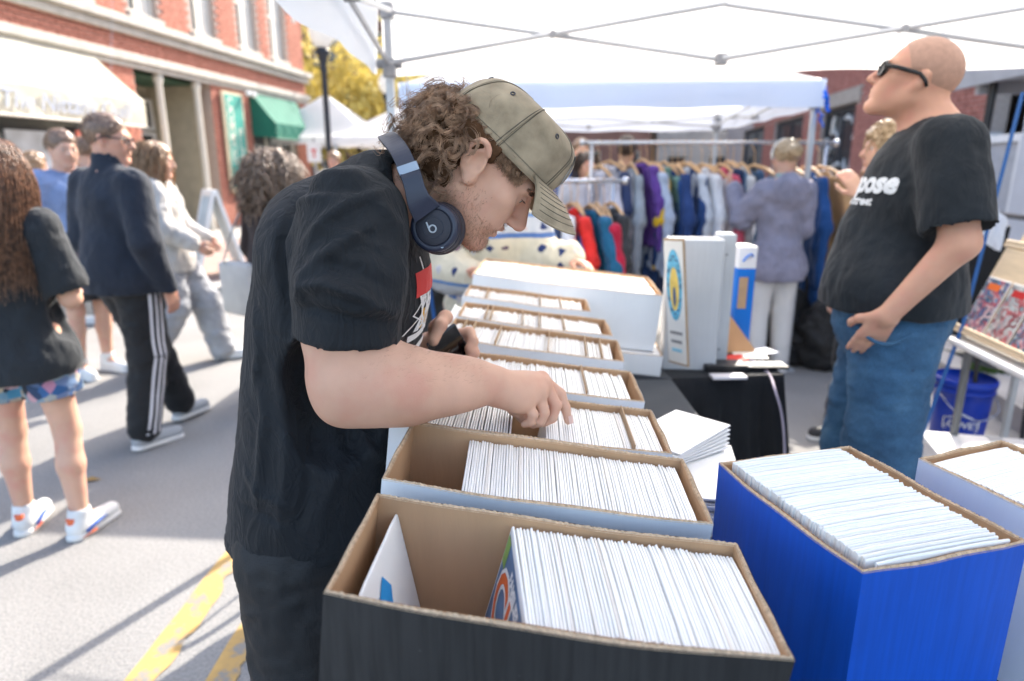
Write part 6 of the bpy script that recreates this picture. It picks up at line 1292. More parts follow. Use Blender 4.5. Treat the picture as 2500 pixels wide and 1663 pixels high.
# --- long-haired woman at the left edge
def floral():
    m, nt, b, out = newmat('patterned_shorts'); L = nt.links; tc = N(nt, 'ShaderNodeTexCoord'); v = N(nt, 'ShaderNodeTexVoronoi', i_Scale=26.0); L.new(tc.outputs['Object'], v.inputs['Vector']); s_ = N(nt, 'ShaderNodeSeparateColor'); L.new(v.outputs['Color'], s_.inputs[0])
    L.new(ramp(nt, s_.outputs[0], [(.0, (.02, .02, .025)), (.28, (.03, .12, .32)), (.5, (.5, .4, .28)), (.68, (.05, .25, .42)), (.85, (.55, .2, .3)), (1, (.6, .56, .5))]), b.inputs['Base Color']); r = b.inputs['Roughness']; r.default_value = .8; return m
LHW = person('long haired woman in black T-shirt and patterned shorts at the left edge', -1.955, 2.50, -8, 1.60, dict(ran=(.150, -.05, .085), rtoe=(.20, .09, .03), rkn=(.125, .02, .5), lan=(-.125, .03, .085), ltoe=(-.135, .17, .03), lkn=(-.115, .04, .5), rel=(.245, .0, 1.10), rwr=(.16, .20, 1.06), lel=(-.25, .0, 1.1), lwr=(-.13, .2, 1.08)), 1.0, SKIN, dict(m=cloth_mat('washed_black_tee', (.018, .022, .027), .85, .15, .25), g=.028, hem=.765, slen=.80, wr=.009, flare=.03), dict(m=floral(), g=.016, end=-.62, wr=.006, name='shorts'), dict(m=mat('white_blue_orange_sneaker', (.70, .70, .69), .6)), dict(style='long', m=AUB, t=.020, n=5200, len=.50, rough=.008, rad=.34), -6, -4, vox=.009, eyes=False)
for s_ in 'rl':
    an, to = LHW['J'][s_ + 'an'], LHW['J'][s_ + 'toe']; d_ = norm((to - an) * V3(1, 1, 0)); sd = np.cross(d_, V3(0, 0, 1))
    MB().tube([an - d_ * .047 + V3(0, 0, -.03), an - d_ * .05 + V3(0, 0, .02)], [.016, .019], 8, flat_=.6).build('heel_tab', flat('orange_patch', (.75, .15, .05), .6), LHW['root'], True)
    for q_ in (-1, 1):
        MB().tube([an - d_ * .02 + sd * q_ * .043 + V3(0, 0, -.045), an + d_ * .05 + sd * q_ * .042 + V3(0, 0, -.03), an + d_ * .10 + sd * q_ * .036 + V3(0, 0, -.035)], [.012, .010, .004], 6, flat_=.5).build('shoe_patch', flat('blue_patch', (.04, .10, .36), .6), LHW['root'], True); MB().tube([an - d_ * .04 + sd * q_ * .034 + V3(0, 0, -.066), an + d_ * .03 + sd * q_ * .041 + V3(0, 0, -.062)], .007, 6, flat_=.6).build('shoe_patch', flat('orange_patch', (.75, .15, .05)), LHW['root'], True)
# --- boy in blue, boy behind, others on the left
BLUE = cloth_mat('blue_tee', (.22, .29, .47), .8, .1, .2)
person('boy in blue T-shirt and black shorts facing the stall', -3.12, 4.72, 118, 1.76, None, 1.0, SKIN, dict(m=BLUE, g=.03, hem=.84, wr=.008), dict(m=BLKP, g=.035, end=-.85, name='shorts'), WHITES, dict(style='short', m=BRN, t=.012, nape=-.04), 5, -6, vox=.0105)
person('boy in maroon top behind the boy in blue', -4.05, 6.45, -75, 1.78, None, 1.0, SKIN, dict(m=cloth_mat('maroon_top', (.08, .015, .03), .8, .1, .2), g=.03, hem=.84), dict(m=BLKP, end=.95), WHITES, dict(style='short', m=BRN, t=.014, nape=-.045), 0, -10, vox=.012)
person('person with loose brown hair beyond the boys, seen from behind', -5.0, 7.1, 10, 1.66, None, 1.0, SKIN, dict(m=cloth_mat('grey_top', (.22, .22, .23), .8, .1, .2), g=.03, hem=.84), dict(m=DENIM, end=.95), WHITES, dict(style='bob', m=LBR, t=.02, nape=-.11, rough=.01), 0, 0, vox=.012, eyes=False)
WHJ = cloth_mat('white_jacket', (.50, .48, .45), .8, .1, .2)
person('woman in white jacket and grey sweatpants behind the man in the navy jacket', -2.60, 4.95, 76, 1.68, dict(ran=(.09, -.20, .11), rtoe=(.09, -.05, .03), rkn=(.09, .02, .50), lan=(-.09, .30, .09), ltoe=(-.10, .45, .04), lkn=(-.09, .22, .50), rel=(.24, .05, 1.12), rwr=(.2, .25, 1.0), lel=(-.24, .05, 1.12), lwr=(-.2, .25, 1.0)), 1.0, SKIN, dict(m=WHJ, g=.04, hem=.78, sleeve='long', wr=.012, name='jacket'), dict(m=cloth_mat('grey_sweatpants', (.33, .34, .36), .9, .2, .2), g=.035, end=.96, wide=1.25, wr=.010), WHITES, dict(style='long', m=LBR, t=.014, n=300, len=.55), 0, -8, vox=.0105)
CW = person('curly haired woman in brown top with a white tote strap', -1.58, 4.35, 40, 1.56, dict(head=(0, .05, 1.60)), 1.05, SKIN2, dict(m=cloth_mat('dark_brown_top', (.045, .032, .030), .85, .1, .2), g=.035, hem=.84, sleeve='long'), dict(m=cloth_mat('navy_trousers', (.015, .022, .05), .8, .1, .2), g=.025, end=.95), DARKS, dict(style='curly', m=FROZ, t=.05, n=900, len=.13, nape=-.10, rough=.02), 10, -22, vox=.0105)
tb = empty('tote_bag', (-1.6, 4.1, .62), 'off-white canvas tote hanging from the curly haired woman\'s shoulder', 'bag'); TOTE = mat('off_white_canvas', (.66, .63, .58), .85, .06, 12, .2, 90)
c_ = CW['J']['lsh']; b_ = c_ + V3(-.10, -.14, -.52); MB().box(b_, (.34, .09, .36), rot=(0, 0, R(-35)), bev=.03).build('pouch', TOTE, tb, True)
MB().tube(spl([b_ + V3(-.10, .02, .17), c_ + V3(-.13, -.10, -.15), c_ + V3(-.02, -.02, .075), c_ + V3(.05, .07, -.1), b_ + V3(.10, -.02, .17)], 6), .022, 8, flat_=.25).build('strap', TOTE, tb, True)
for (px, py, Y, lab, hm, fd, tp, hst) in ((815, 392, 10, 'far red faced person walking between the white tents', LBR, 175, (.5, .45, .4), 'short'), (930, 385, 10.5, 'far blond person half hidden behind the main man', BLND, 160, (.4, .42, .5), 'bob')):
    p = aty(px, py, Y); person(lab, p[0], p[1], fd, (p[2] + .13), None, 1.0, SKIN2, dict(m=cloth_mat('far_top' + str(px), tp, .8, .1, .2), g=.03, hem=.84), dict(m=DENIM, end=.95), WHITES, dict(style=hst, m=hm, t=.018, nape=-.06, rough=.008), vox=.013)
# --- hoodie girl and people behind the racks
LAV = cloth_mat('lavender_grey_hoodie', (.25, .245, .32), .9, .25, .25)
HG = person('young woman in lavender grey hoodie and white leggings at the clothes rack, seen from behind', 1.92, 4.75, -6, 1.69, dict(head=(0, .02, 1.62), lsh=(-.15, -.015, 1.385), rsh=(.15, -.015, 1.385), lel=(-.24, .14, 1.18), lwr=(-.28, .24, 1.40), rel=(.185, .02, 1.12), rwr=(.15, .22, 1.05), lan=(-.10, -.02, .085), ran=(.12, .02, .085)), .90, SKIN, dict(m=LAV, g=.036, hem=.74, sleeve='long', hood=True, wr=.014, flare=.03, name='hoodie'), dict(m=flat('white_leggings', (.72, .71, .70), .7), g=.017, end=.97, wr=.001, name='leggings'), dict(m=flat('pale_boot', (.60, .60, .60), .6)), dict(style='bun', m=BLND, t=.010, nape=-.055, rough=.006), 0, -6, vox=.0095, eyes=False)
Hh = HG['H']; MB().tube([Hh(.095 * math.sin(t), .012, .018 + .112 * math.cos(t)) for t in np.linspace(-1.75, 1.75, 24)], .016, 8, flat_=.55).build('headband', flat('cream_headband', (.74, .71, .64), .8), HG['root'], True)
SS = Solid(.008); nk = HG['J']['neck']; SS.cone(nk - V3(0, 0, .05), nk + V3(0, 0, .045), .085, .068, .02); SS.half(nk + V3(0, 0, .06), (0, 0, 1)); v_, f_ = SS.mesh(); mk('undershirt', v_, f_, cloth_mat('sage_collar', (.30, .42, .42), .85, .1, .2), HG['root'], True)
for (px, py, Y, lab, hm, fd, tp, hst, sk) in ((1432, 408, 6.3, 'dark haired woman looking through the hanging clothes', DBRN, 170, (.5, .5, .55), 'long', SKIN2), (1530, 365, 6.6, 'man with dark cap of hair standing behind the long rack', DBRN, 10, (.12, .1, .14), 'short', SKIN3), (1418, 368, 7.2, 'man in blue behind the racks', BRN, 175, (.06, .11, .26), 'short', SKIN)):
    p = aty(px, py, Y); person(lab, p[0], p[1], fd, (p[2] + .13), None, 1.0, sk, dict(m=cloth_mat('rack_top' + str(px), tp, .8, .1, .2), g=.03, hem=.84), dict(m=DENIM, end=.95), DARKS, dict(style=hst, m=hm, t=.014, nape=-.06, rough=.006, n=160, len=.3), vox=.012)
p = aty(2178, 338, 3.35); person('blond person almost hidden behind the bald man', p[0], p[1], -85, 1.72, dict(lel=(-.24, .06, 1.14), lwr=(-.2, .20, 1.40)), 1.0, SKIN, dict(m=cloth_mat('black_tee_far', (.012, .013, .015), .8, .1, .2), g=.03, hem=.84), dict(m=BLKP, end=.95), DARKS, dict(style='curly', m=BLND, t=.02, n=160, len=.05, nape=-.08, rough=.012), 0, 0, vox=.0105)
# --- browser in the patterned jacket beyond the boxes; figure in black by the strap
def blanket():
    m, nt, b, out = newmat('cream_blanket_pattern'); L = nt.links; tc = N(nt, 'ShaderNodeTexCoord'); sp = N(nt, 'ShaderNodeSeparateXYZ'); L.new(tc.outputs['Object'], sp.inputs[0])
    z = N(nt, 'ShaderNodeMath', operation='MULTIPLY'); z.inputs[1].default_value = 3.6; L.new(sp.outputs[2], z.inputs[0]); fz = N(nt, 'ShaderNodeMath', operation='FRACT'); L.new(z.outputs[0], fz.inputs[0])
    band_ = ramp(nt, fz.outputs[0], [(.0, (.56, .50, .38)), (.30, (.56, .50, .38)), (.31, (.07, .14, .33)), (.38, (.07, .14, .33)), (.39, (.45, .46, .48)), (.62, (.45, .46, .48)), (.63, (.10, .2, .4)), (.68, (.10, .2, .4)), (.69, (.56, .50, .38))]); 
    for n_ in nt.nodes:
        if n_.bl_idname == 'ShaderNodeValToRGB': n_.color_ramp.interpolation = 'CONSTANT'
    mp = N(nt, 'ShaderNodeMapping'); mp.inputs['Scale'].default_value = (13, 13, 13); L.new(tc.outputs['Object'], mp.inputs[0]); v = N(nt, 'ShaderNodeTexVoronoi', i_Scale=1.0); v.distance = 'MANHATTAN'; v.inputs['Randomness'].default_value = .1; L.new(mp.outputs[0], v.inputs['Vector'])
    f = N(nt, 'ShaderNodeMath', operation='LESS_THAN'); f.inputs[1].default_value = .40; L.new(v.outputs['Distance'], f.inputs[0]); sc = N(nt, 'ShaderNodeSeparateColor'); L.new(v.outputs['Color'], sc.inputs[0]); pc_ = ramp(nt, sc.outputs[0], [(.0, (.015, .03, .11)), (.6, (.015, .03, .11)), (.62, (.5, .20, .06)), (.9, (.45, .46, .5))])
    mx = N(nt, 'ShaderNodeMix', data_type='RGBA'); L.new(f.outputs[0], mx.inputs[0]); L.new(band_, mx.inputs[6]); L.new(pc_, mx.inputs[7]); L.new(mx.outputs[2], b.inputs['Base Color']); b.inputs['Roughness'].default_value = .95; return m
person('browser in cream and navy patterned jacket beyond the boxes', -.10, 3.06, 172, 1.62, dict(lel=(-.25, .10, 1.18), lwr=(-.36, .26, 1.20), rel=(.22, .08, 1.12), rwr=(.12, .3, 1.15), head=(0, .06, 1.60)), 1.08, SKIN2, dict(m=blanket(), g=.055, hem=.62, sleeve='long', wr=.014, slen=.9, name='jacket'), dict(m=BLKP, end=.95), DARKS, dict(style='bob', m=DBRN, t=.018, nape=-.09, rough=.008), 0, -25, vox=.010)

# ------------------------------------------------------------------ clothes racks
CHROME = mat('rack_steel', (.62, .64, .68), .22, .04, 8, metal=.8); WOOD = mat('pale_hanger_wood', (.62, .38, .19), .6, .15, 18); 
def rack(x0, x1, y, z, label):
    r = empty('clothes_rack', ((x0 + x1) / 2, y, 0), label, 'clothes rack', 'clothes racks under the tent behind')
    MB().tube([(x0 - .06, y, z), (x1 + .06, y, z)], .016, 10).build('rail', CHROME, r, True)
    for x in (x0, x1): MB().tube([(x, y, .05), (x, y, z)], .014, 8).build('upright', CHROME, r, True); MB().tube([(x, y - .28, .04), (x, y + .28, .04)], .015, 8).build('foot', CHROME, r, True); MB().lathe([(.002, -.02), (.026, -.015), (.026, .015), (.002, .02)], 12, xf((0, R(90), 0), (x + .075 * (1 if x == x1 else -1), y, z))).build('end_cap', CHROME, r, True)
    return r
def garment_mesh(seed, length=.74, sleeve=.60, wid=.46, thick=.055, fac=1.0):
    """a jacket or jumper on its hanger, hung from the origin; faces along x, shoulders along y"""
    rr = np.random.default_rng(seed); S = Solid(.011); h = wid / 2; dz = -.195
    for t in np.linspace(-1, 1, 7): S.cone((0, t * h * .80, dz - .055 * abs(t) ** 1.3), (rr.normal(0, .008), t * h * .93, dz - length), thick * .42, thick * .58, .04)
    for sg in (-1, 1):
        a = np.array([0, sg * h * .88, dz - .06]); b = np.array([rr.normal(0, .02), sg * (h + .055), dz - .32]); c = np.array([rr.normal(0, .03), sg * (h + .045), dz - .05 - sleeve]); S.chain([a, b, c], [.046, .042, .036], .03); S.half(c + V3(0, 0, .0), (0, 0, -1), 'sx')
    S.ops = [o for o in S.ops if o[0] != 'sx']; S.ell((0, 0, dz - .0), (.05, .075, .045), None, None, .03); S.ell((.0, 0, dz + .035), (.05, .055, .05), None, None, .02, 's')
    v, f = S.mesh(); n = normals(v, f); v = v + n * (fbm(v * np.array([1, 1, .35]), 14, seed) * .014 - np.abs(fbm(v * np.array([1, 1, .3]), 30, seed + 3, 2)) * .010)[:, None]
    me = bpy.data.meshes.new('hanging_garment'); me.from_pydata([tuple(p) for p in v], [], [tuple(int(i) for i in q) for q in f]); me.polygons.foreach_set('use_smooth', [True] * len(me.polygons)); me.materials.append(WOOD); return me
GM = [garment_mesh(1), garment_mesh(2, .68, .66, .50, .05), garment_mesh(3, .80, .60, .44, .065), garment_mesh(4, .64, .28, .44, .04)]
hb = MB(); hb.tube([(0, -.20, -.215), (0, -.10, -.165), (0, 0, -.14), (0, .10, -.165), (0, .20, -.215)], [.008, .011, .012, .011, .008], 6); hb.tube([(0, 0, -.14), (0, 0, -.05), (0, .018, -.035), (0, .03, -.012), (0, .022, .012), (0, 0, .019), (0, -.016, .012)], .0028, 5)
HM = bpy.data.meshes.new('hanger'); HM.from_pydata(hb.v, [], hb.f); HM.materials.append(WOOD)
def hang(x, y, z, me, col, label, group, rot=0., sc=1.):
    mn = 'cloth_' + '_'.join('%03d' % int(c * 1000) for c in col); m_ = MATS.get(mn) or cloth_mat(mn, col, .85, .12, .25)
    o = bpy.data.objects.new('hanging_garment', me); COL.objects.link(o); o.location = (x, y, z); o.rotation_euler = (R(random.uniform(-5, 5)), R(random.uniform(-4, 4)), rot); o.scale = (1, sc, sc); over(o, m_); tag(o, label, 'garment', group)
    h = bpy.data.objects.new('hanger', HM); COL.objects.link(h); h.parent = o; return o
y1, z1 = 5.35, 1.69; xa, xb = aty(1445, 350, y1)[0], aty(2020, 345, y1)[0]; rack(xa, xb, y1, z1, 'long clothes rack behind the boxes, its rail high under the tent'); G1 = 'garments on the long rack'
L1 = [(1462, (.60, .58, .64), 'pale lilac shirt at the left end of the long rack', 1), (1490, (.62, .60, .64), 'second pale shirt on the long rack', 1), (1515, (.030, .045, .11), 'navy jacket left of the grey jumper', 0), (1540, (.32, .35, .38), 'long grey jumper on the long rack', 2), (1562, (.12, .05, .26), 'purple jacket on the long rack', 1), (1578, (.42, .48, .58), 'light blue grey jacket beside the purple one', 1), (1594, (.02, .05, .14), 'navy jacket beside the yellow panel', 2), (1606, (.66, .40, .02), 'mustard yellow piece among the navy jackets', 3), (1622, (.16, .30, .26), 'sage green jumper on the long rack', 0), (1640, (.02, .05, .16), 'navy jacket right of the green jumper', 2), (1655, (.015, .07, .26), 'royal blue jacket on the long rack', 0), (1670, (.58, .60, .64), 'white jersey between blue jackets', 1), (1688, (.02, .055, .17), 'deep blue jacket before the white jumper', 2), (1712, (.66, .66, .68), 'white jumper in the middle of the long rack', 0), (1735, (.64, .62, .66), 'second white jumper in the middle of the long rack', 2), (1755, (.62, .10, .16), 'coral red shirt on the long rack', 0), (1775, (.015, .03, .08), 'dark navy top beside the coral shirt', 1), (1790, (.05, .17, .33), 'denim blue shirt near the hoodie woman', 2), (1812, (.62, .64, .64), 'white fleece the woman is lifting', 0), (1840, (.06, .12, .22), 'blue striped top near the end of the rack', 1), (1945, (.01, .05, .16), 'dark blue coat beside the tan coat', 2), (1968, (.01, .06, .2), 'second dark blue coat beside the tan coat', 2), (1996, (.42, .24, .11), 'tan coat at the right end of the long rack', 2)]
for i, (px, col, lb, k) in enumerate(L1):
    big = 1.22 if i >= 20 else (.9 if i == 4 else 1.0); hang(aty(px, 400, y1)[0], y1, z1, GM[k], col, lb, G1, R(random.uniform(-14, 14)) + R(14), big * random.uniform(.98, 1.24))
y2, z2 = 4.25, 1.42; xa2, xb2 = aty(1260, 440, y2)[0], aty(1498, 437, y2)[0]; rack(xa2, xb2, y2, z2, 'short lower clothes rack in front of the long one'); G2 = 'garments on the short rack'
L2 = [(1262, (.66, .1, .3), 'pink top at the left of the short rack', 3), (1285, (.5, .5, .56), 'pale grey jersey on the short rack', 0), (1300, (.06, .08, .09), 'dark grey jersey on the short rack', 1), (1315, (.02, .25, .42), 'teal blue jersey on the short rack', 0), (1332, (.03, .05, .12), 'navy jersey on the short rack', 1), (1352, (.62, .02, .02), 'bright red jersey left on the short rack', 0), (1372, (.66, .66, .68), 'white jersey between red ones', 1), (1392, (.70, .03, .025), 'bright red jersey in the middle of the short rack', 0), (1412, (.04, .11, .38), 'blue jersey on the short rack', 2), (1435, (.01, .10, .20), 'dark teal jersey on the short rack', 1), (1455, (.03, .05, .10), 'navy and red jersey on the short rack', 0), (1472, (.40, .01, .04), 'crimson jersey on the short rack', 1), (1495, (.03, .033, .038), 'black coat at the right end of the short rack', 2)]
for i, (px, col, lb, k) in enumerate(L2): hang(aty(px, 520, y2)[0], y2, z2, GM[k], col, lb, G2, R(random.uniform(-12, 12)) + R(16), random.uniform(.94, 1.16))
# black bags on the ground behind the white leggings
BAGM = cloth_mat('black_bag_nylon', (.012, .012, .013), .55, .05, .4)
def bag(x, y, rx, ry, h, label, seed, m_=BAGM):
    S = Solid(.016); S.ell((x, y, h * .45), (rx, ry, h * .56), None, None, .05); S.ell((x + .03, y, h * .2), (rx * 1.1, ry * 1.1, h * .3), None, None, .06); S.half((0, 0, .005), (0, 0, -1)); v, f = S.mesh(); n = normals(v, f); v = v + n * (fbm(v, 9, seed) * .03)[:, None]
    r = empty('duffel_bag', (x, y, 0), label, 'bag', 'black bags on the ground by the rack'); mk('pouch', v, f, m_, r, True); MB().tube(spl([(x - rx * .5, y - ry * .8, h * .85), (x - rx * .2, y - ry, h * 1.15), (x + rx * .3, y - ry * .9, h * 1.12), (x + rx * .5, y - ry * .7, h * .8)], 6), .014, 6, flat_=.4).build('handle', m_, r, True)
bag(2.16, 5.05, .20, .16, .62, 'tall black bag standing behind the white leggings', 3); bag(-.36, 3.30, .12, .10, 1.02, 'tall black canvas weight bag strapped at the near tent post', 9); bag(2.42, 4.9, .22, .17, .55, 'black backpack right of the white leggings', 5); bag(1.72, 5.2, .2, .16, .5, 'black bag left of the white leggings', 7); bag(2.02, 3.72, .12, .10, .32, 'small grey bag on the asphalt behind the bald man', 8, cloth_mat('grey_bag', (.06, .055, .065), .7, .1, .3))
# ------------------------------------------------------------------ table with black cloth, upright box and takings
def drape_table(P0, P1, depth, z, zb, label, m_):
    """cloth over a table: top and hanging front and right side with folds"""
    P0, P1 = np.array(P0, float), np.array(P1, float); ax = norm(P1 - P0); ay = V3(-ax[1], ax[0], 0); L_ = np.linalg.norm(P1 - P0); r = empty('folding_table', (*((P0 + P1) / 2 + ay * depth / 2)[:2], 0), label, 'table')
    b = MB(); n = 40; rows = []
    for j in range(12):
        t = j / 11; rows.append([P0 + ax * L_ * (k / n) + ay * (-.004 - .05 * t * (.5 + .5 * math.sin(k * .55)) - .012 * t * math.sin(k * 1.3)) + ax * (.05 * t * (k / n)) + V3(0, 0, z - (z - zb - .05 * math.sin(k * .21)) * t) for k in range(n + 1)])
    b.grid([[P0 + ax * L_ * k / n + ay * depth * j / 3 + V3(0, 0, z) for k in range(n + 1)] for j in (3, 2, 1, 0)] + rows)
    sd = [];
    for j in range(12):
        t = j / 11; sd.append([P1 + ay * depth * (k / 14) + ax * (.003 + .05 * t + .03 * t * math.sin(k * 1.2)) + ay * (-.05 * t * (.5 + .5 * math.sin(n * .55))) * (1 - k / 14) + V3(0, 0, z - (z - zb) * t) for k in range(15)])
    b.grid(sd); o = b.build('tablecloth', m_, r, True)
    tp = MB(); tp.add([P0 + V3(0, 0, z - .004), P1 + V3(0, 0, z - .004), P1 + ay * depth + V3(0, 0, z - .004), P0 + ay * depth + V3(0, 0, z - .004)] + [p + V3(0, 0, z - .03) for p in (P0, P1, P1 + ay * depth, P0 + ay * depth)], [(0, 1, 2, 3), (7, 6, 5, 4), (0, 4, 5, 1), (1, 5, 6, 2), (2, 6, 7, 3), (3, 7, 4, 0)]); tp.build('table_top', CLOTH, r)
    for q in (P0 + ax * .06 + ay * .06, P1 - ax * .06 + ay * .06, P0 + ax * .06 + ay * (depth - .06), P1 - ax * .06 + ay * (depth - .06)): MB().tube([q + V3(0, 0, z - .03), q], .014, 8).build('leg', mat('grey_table_leg', (.12, .12, .125)), r)
    return r
tz = .762; q0 = onz(1632, 930, tz); q1 = onz(1918, 918, tz)
drape_table((q0[0] + .02, q0[1] + .03, 0), (q1[0], q1[1] + .02, 0), .62, tz, .34, 'table with a black cloth carrying the upright white box', cloth_mat('black_tablecloth', (.010, .011, .014), .85, .1, .25))
PALE = box_paint('pale_grey_board', (.62, .63, .65), .7, .05, ribs=.98)
def upright(c, sx, sy, h, yaw, m_, name, label, bev=.004): return MB().box((c[0], c[1], c[2] + h / 2), (sx, sy, h), rot=(0, 0, yaw), bev=bev).build(name, m_, label=label, cat='box')
ub = onz(1712, 905, tz); UB = empty('upright_box', (ub[0], ub[1] + .06, tz), 'tall pale grey box standing on end on the black table', 'box')
c1x = aty(1690, 800, 2.36)[0]; MB().box((c1x + .005, 2.42, tz + .245), (.195, .12, .488), rot=(0, 0, R(-6)), bev=.004).build('body', PALE, UB); MB().box((c1x + .132, 2.47, tz + .252), (.062, .10, .50), rot=(0, 0, R(-6)), bev=.004).build('side_flap', PALE, UB)
for z_ in (.07, .43): MB().lathe([(.005, 0), (.005, .003), (.001, .004)], 8, frame((c1x + .12, 2.405, tz + z_), (1, 0, 0), (0, 0, 1), (0, -1, 0))).build('staple', JOINT, UB)
# round emblem poster leaning at the box's left side
pa, pb, pc_, pd = aty(1623, 575, 2.30), aty(1668, 590, 2.22), aty(1676, 912, 2.20), aty(1640, 868, 2.30); PO = empty('poster_board', (pc_ + pd) / 2, 'small framed poster with a round blue and gold emblem leaning on the upright box', 'poster')
exx = norm(pb - pa); eyy = norm((pa + pb) / 2 - (pc_ + pd) / 2); exx = norm(exx - eyy * (exx @ eyy)); ezz = np.cross(exx, eyy); ctr_ = (pa + pb + pc_ + pd) / 4; hw, hh = np.linalg.norm(pb - pa) / 2 * 1.08, np.linalg.norm((pa + pb) / 2 - (pc_ + pd) / 2) / 2; MPo = frame(ctr_, exx, eyy, ezz)
MB().box((0, 0, 0), (2 * hw, 2 * hh, .008), MPo, bev=.001).build('backing', DIV, PO); MB().box((0, 0, .0052), (2 * hw * .92, 2 * hh * .965, .002), MPo).build('sheet', flat('poster_paper', (.74, .71, .66), .6), PO)
def disc(cx, cy, rx, ry, z, m_, nm='emblem'): return MB().add([MPo @ Vector((cx + rx * math.cos(t), cy + ry * math.sin(t), z)) for t in np.linspace(0, 2 * math.pi, 33)[:-1]], [tuple(range(32))]).build(nm, m_, PO)
disc(0, hh * .28, hw * .78, hh * .56, .0068, mat('emblem_blue', (.12, .42, .58), .6, .4, 40)); disc(0, hh * .22, hw * .46, hh * .34, .0074, mat('emblem_gold', (.78, .55, .12), .6, .15, 30)); disc(0, hh * .1, hw * .16, hh * .16, .008, mat('emblem_navy', (.06, .1, .2), .6))
for k_ in range(12):
    a = 2 * math.pi * k_ / 12; MB().box((hw * .62 * math.cos(a), hh * .28 + hh * .45 * math.sin(a), .0074), (.006, .014, .001), MPo, rot=(0, 0, a)).build('emblem_mark', mat('emblem_navy', (.06, .1, .2)), PO)
for k_, (wf, m_) in enumerate(((.62, flat('poster_grey', (.25, .24, .24), .7)), (.55, flat('poster_grey', (.25, .24, .24))), (.5, flat('poster_blue', (.25, .55, .68), .7)))): MB().box((0, -hh * (.48 + .14 * k_), .0068), (2 * hw * wf, hh * .05, .001), MPo).build('caption', m_, PO)
# blue and white carton, brown board, papers, tablet and cards, cable
ca = aty(1796, 690, 2.78); CA = empty('carton', (ca[0], 2.72, tz), 'tall blue and white carton behind the upright box', 'box'); MB().box((ca[0] - .0, 2.72, tz + .17), (.075, .12, .34), bev=.003).build('body', flat('carton_blue', (.005, .16, .62), .5), CA); MB().box((ca[0], 2.72, tz + .385), (.075, .12, .09), bev=.003).build('top_panel', flat('carton_white', (.72, .74, .78), .5), CA)
MB().box((ca[0] - .01, 2.658, tz + .24), (.035, .004, .13)).build('label_panel', DIV, CA); MB().tube(spl([(ca[0] - .02, 2.656, tz + .37), (ca[0] - .01, 2.656, tz + .385), (ca[0] + .01, 2.656, tz + .40), (ca[0] + .02, 2.656, tz + .39)], 5), .008, 6, flat_=.3).build('print', flat('carton_blue', (.005, .16, .62)), CA)
c2_ = onz(1810, 870, tz); b = MB().prism([(-.08, 0), (.10, 0), (-.02, .17), (-.08, .19)], .006, frame((c2_[0] - .02, c2_[1] + .05, tz + .001), (1, 0, 0), (0, .3, .95), (0, -.95, .3))); b.build('cardboard_piece', KRAFT, label='torn brown cardboard piece propped behind the upright box', cat='cardboard')
for (px, py, w_, d_, yw, col, lb) in ((1790, 878, .10, .07, 12, (.62, .05, .04), 'red edged paper slip on the black table'), (1830, 868, .13, .09, -8, (.72, .70, .66), 'white paper sheet on the black table'), (1865, 862, .09, .07, 25, (.6, .62, .7), 'folded pale leaflet at the table\'s right end')):
    p = onz(px, py, tz); MB().box((p[0], p[1], tz + .003 + .002 * (px % 3)), (w_, d_, .003), rot=(R(2), 0, R(yw))).build('paper', flat('paper_' + str(px), col, .7), label=lb, cat='paper')
p = onz(1776, 905, tz); TBX = empty('cash_tray', (p[0], p[1], tz), 'flat black cash tray on the black table', 'tray'); MB().box((p[0] - .012, p[1] + .012, tz + .016), (.16, .085, .026), bev=.004).build('body', flat('black_plastic', (.015, .015, .017), .4), TBX)
p2 = onz(1870, 905, tz); MB().box((p2[0], p2[1] + .02, tz + .014), (.16, .075, .012), bev=.003).build('card_reader', flat('black_plastic', (.015, .015, .017)), label='black card reader with pale screen beside the cash tray', cat='card reader'); MB().box((p2[0] + .01, p2[1] + .015, tz + .0215), (.12, .04, .003)).build('receipt', flat('pale_green_paper', (.55, .6, .56), .6), label='pale slip lying on the card reader', cat='paper')
p3 = onz(1778, 925, tz); MB().box((p3[0], p3[1] + .004, tz + .008), (.125, .05, .010), rot=(0, 0, R(3)), bev=.002).build('card_stack', flat('white_cards', (.68, .66, .70), .6), label='white stack of cards at the front edge of the black table', cat='cards')
MB().tube(spl([onz(1830, 893, tz) + V3(0, 0, .025), onz(1868, 905, tz) + V3(0, -.03, .0), aty(1893, 955, 2.20), aty(1910, 1020, 2.18), aty(1916, 1110, 2.17), aty(1916, 1220, 2.16), aty(1900, 1400, 2.2)], 8), .0045, 8).build('charging_cable', flat('lilac_cable', (.42, .37, .46), .5), label='lilac grey cable hanging over the front of the black table', cat='cable')
p = V3(.86, 2.42, 0); UBX = empty('cardboard_box', (p[0], p[1], 0), 'open brown cardboard box under the black table', 'box'); MB().box((p[0], p[1], .16), (.34, .28, .31), bev=.004).build('body', KRAFT, UBX); MB().box((p[0] + .06, p[1] - .12, .335), (.16, .09, .006), rot=(R(30), 0, R(18))).build('flap', KRAFT, UBX)
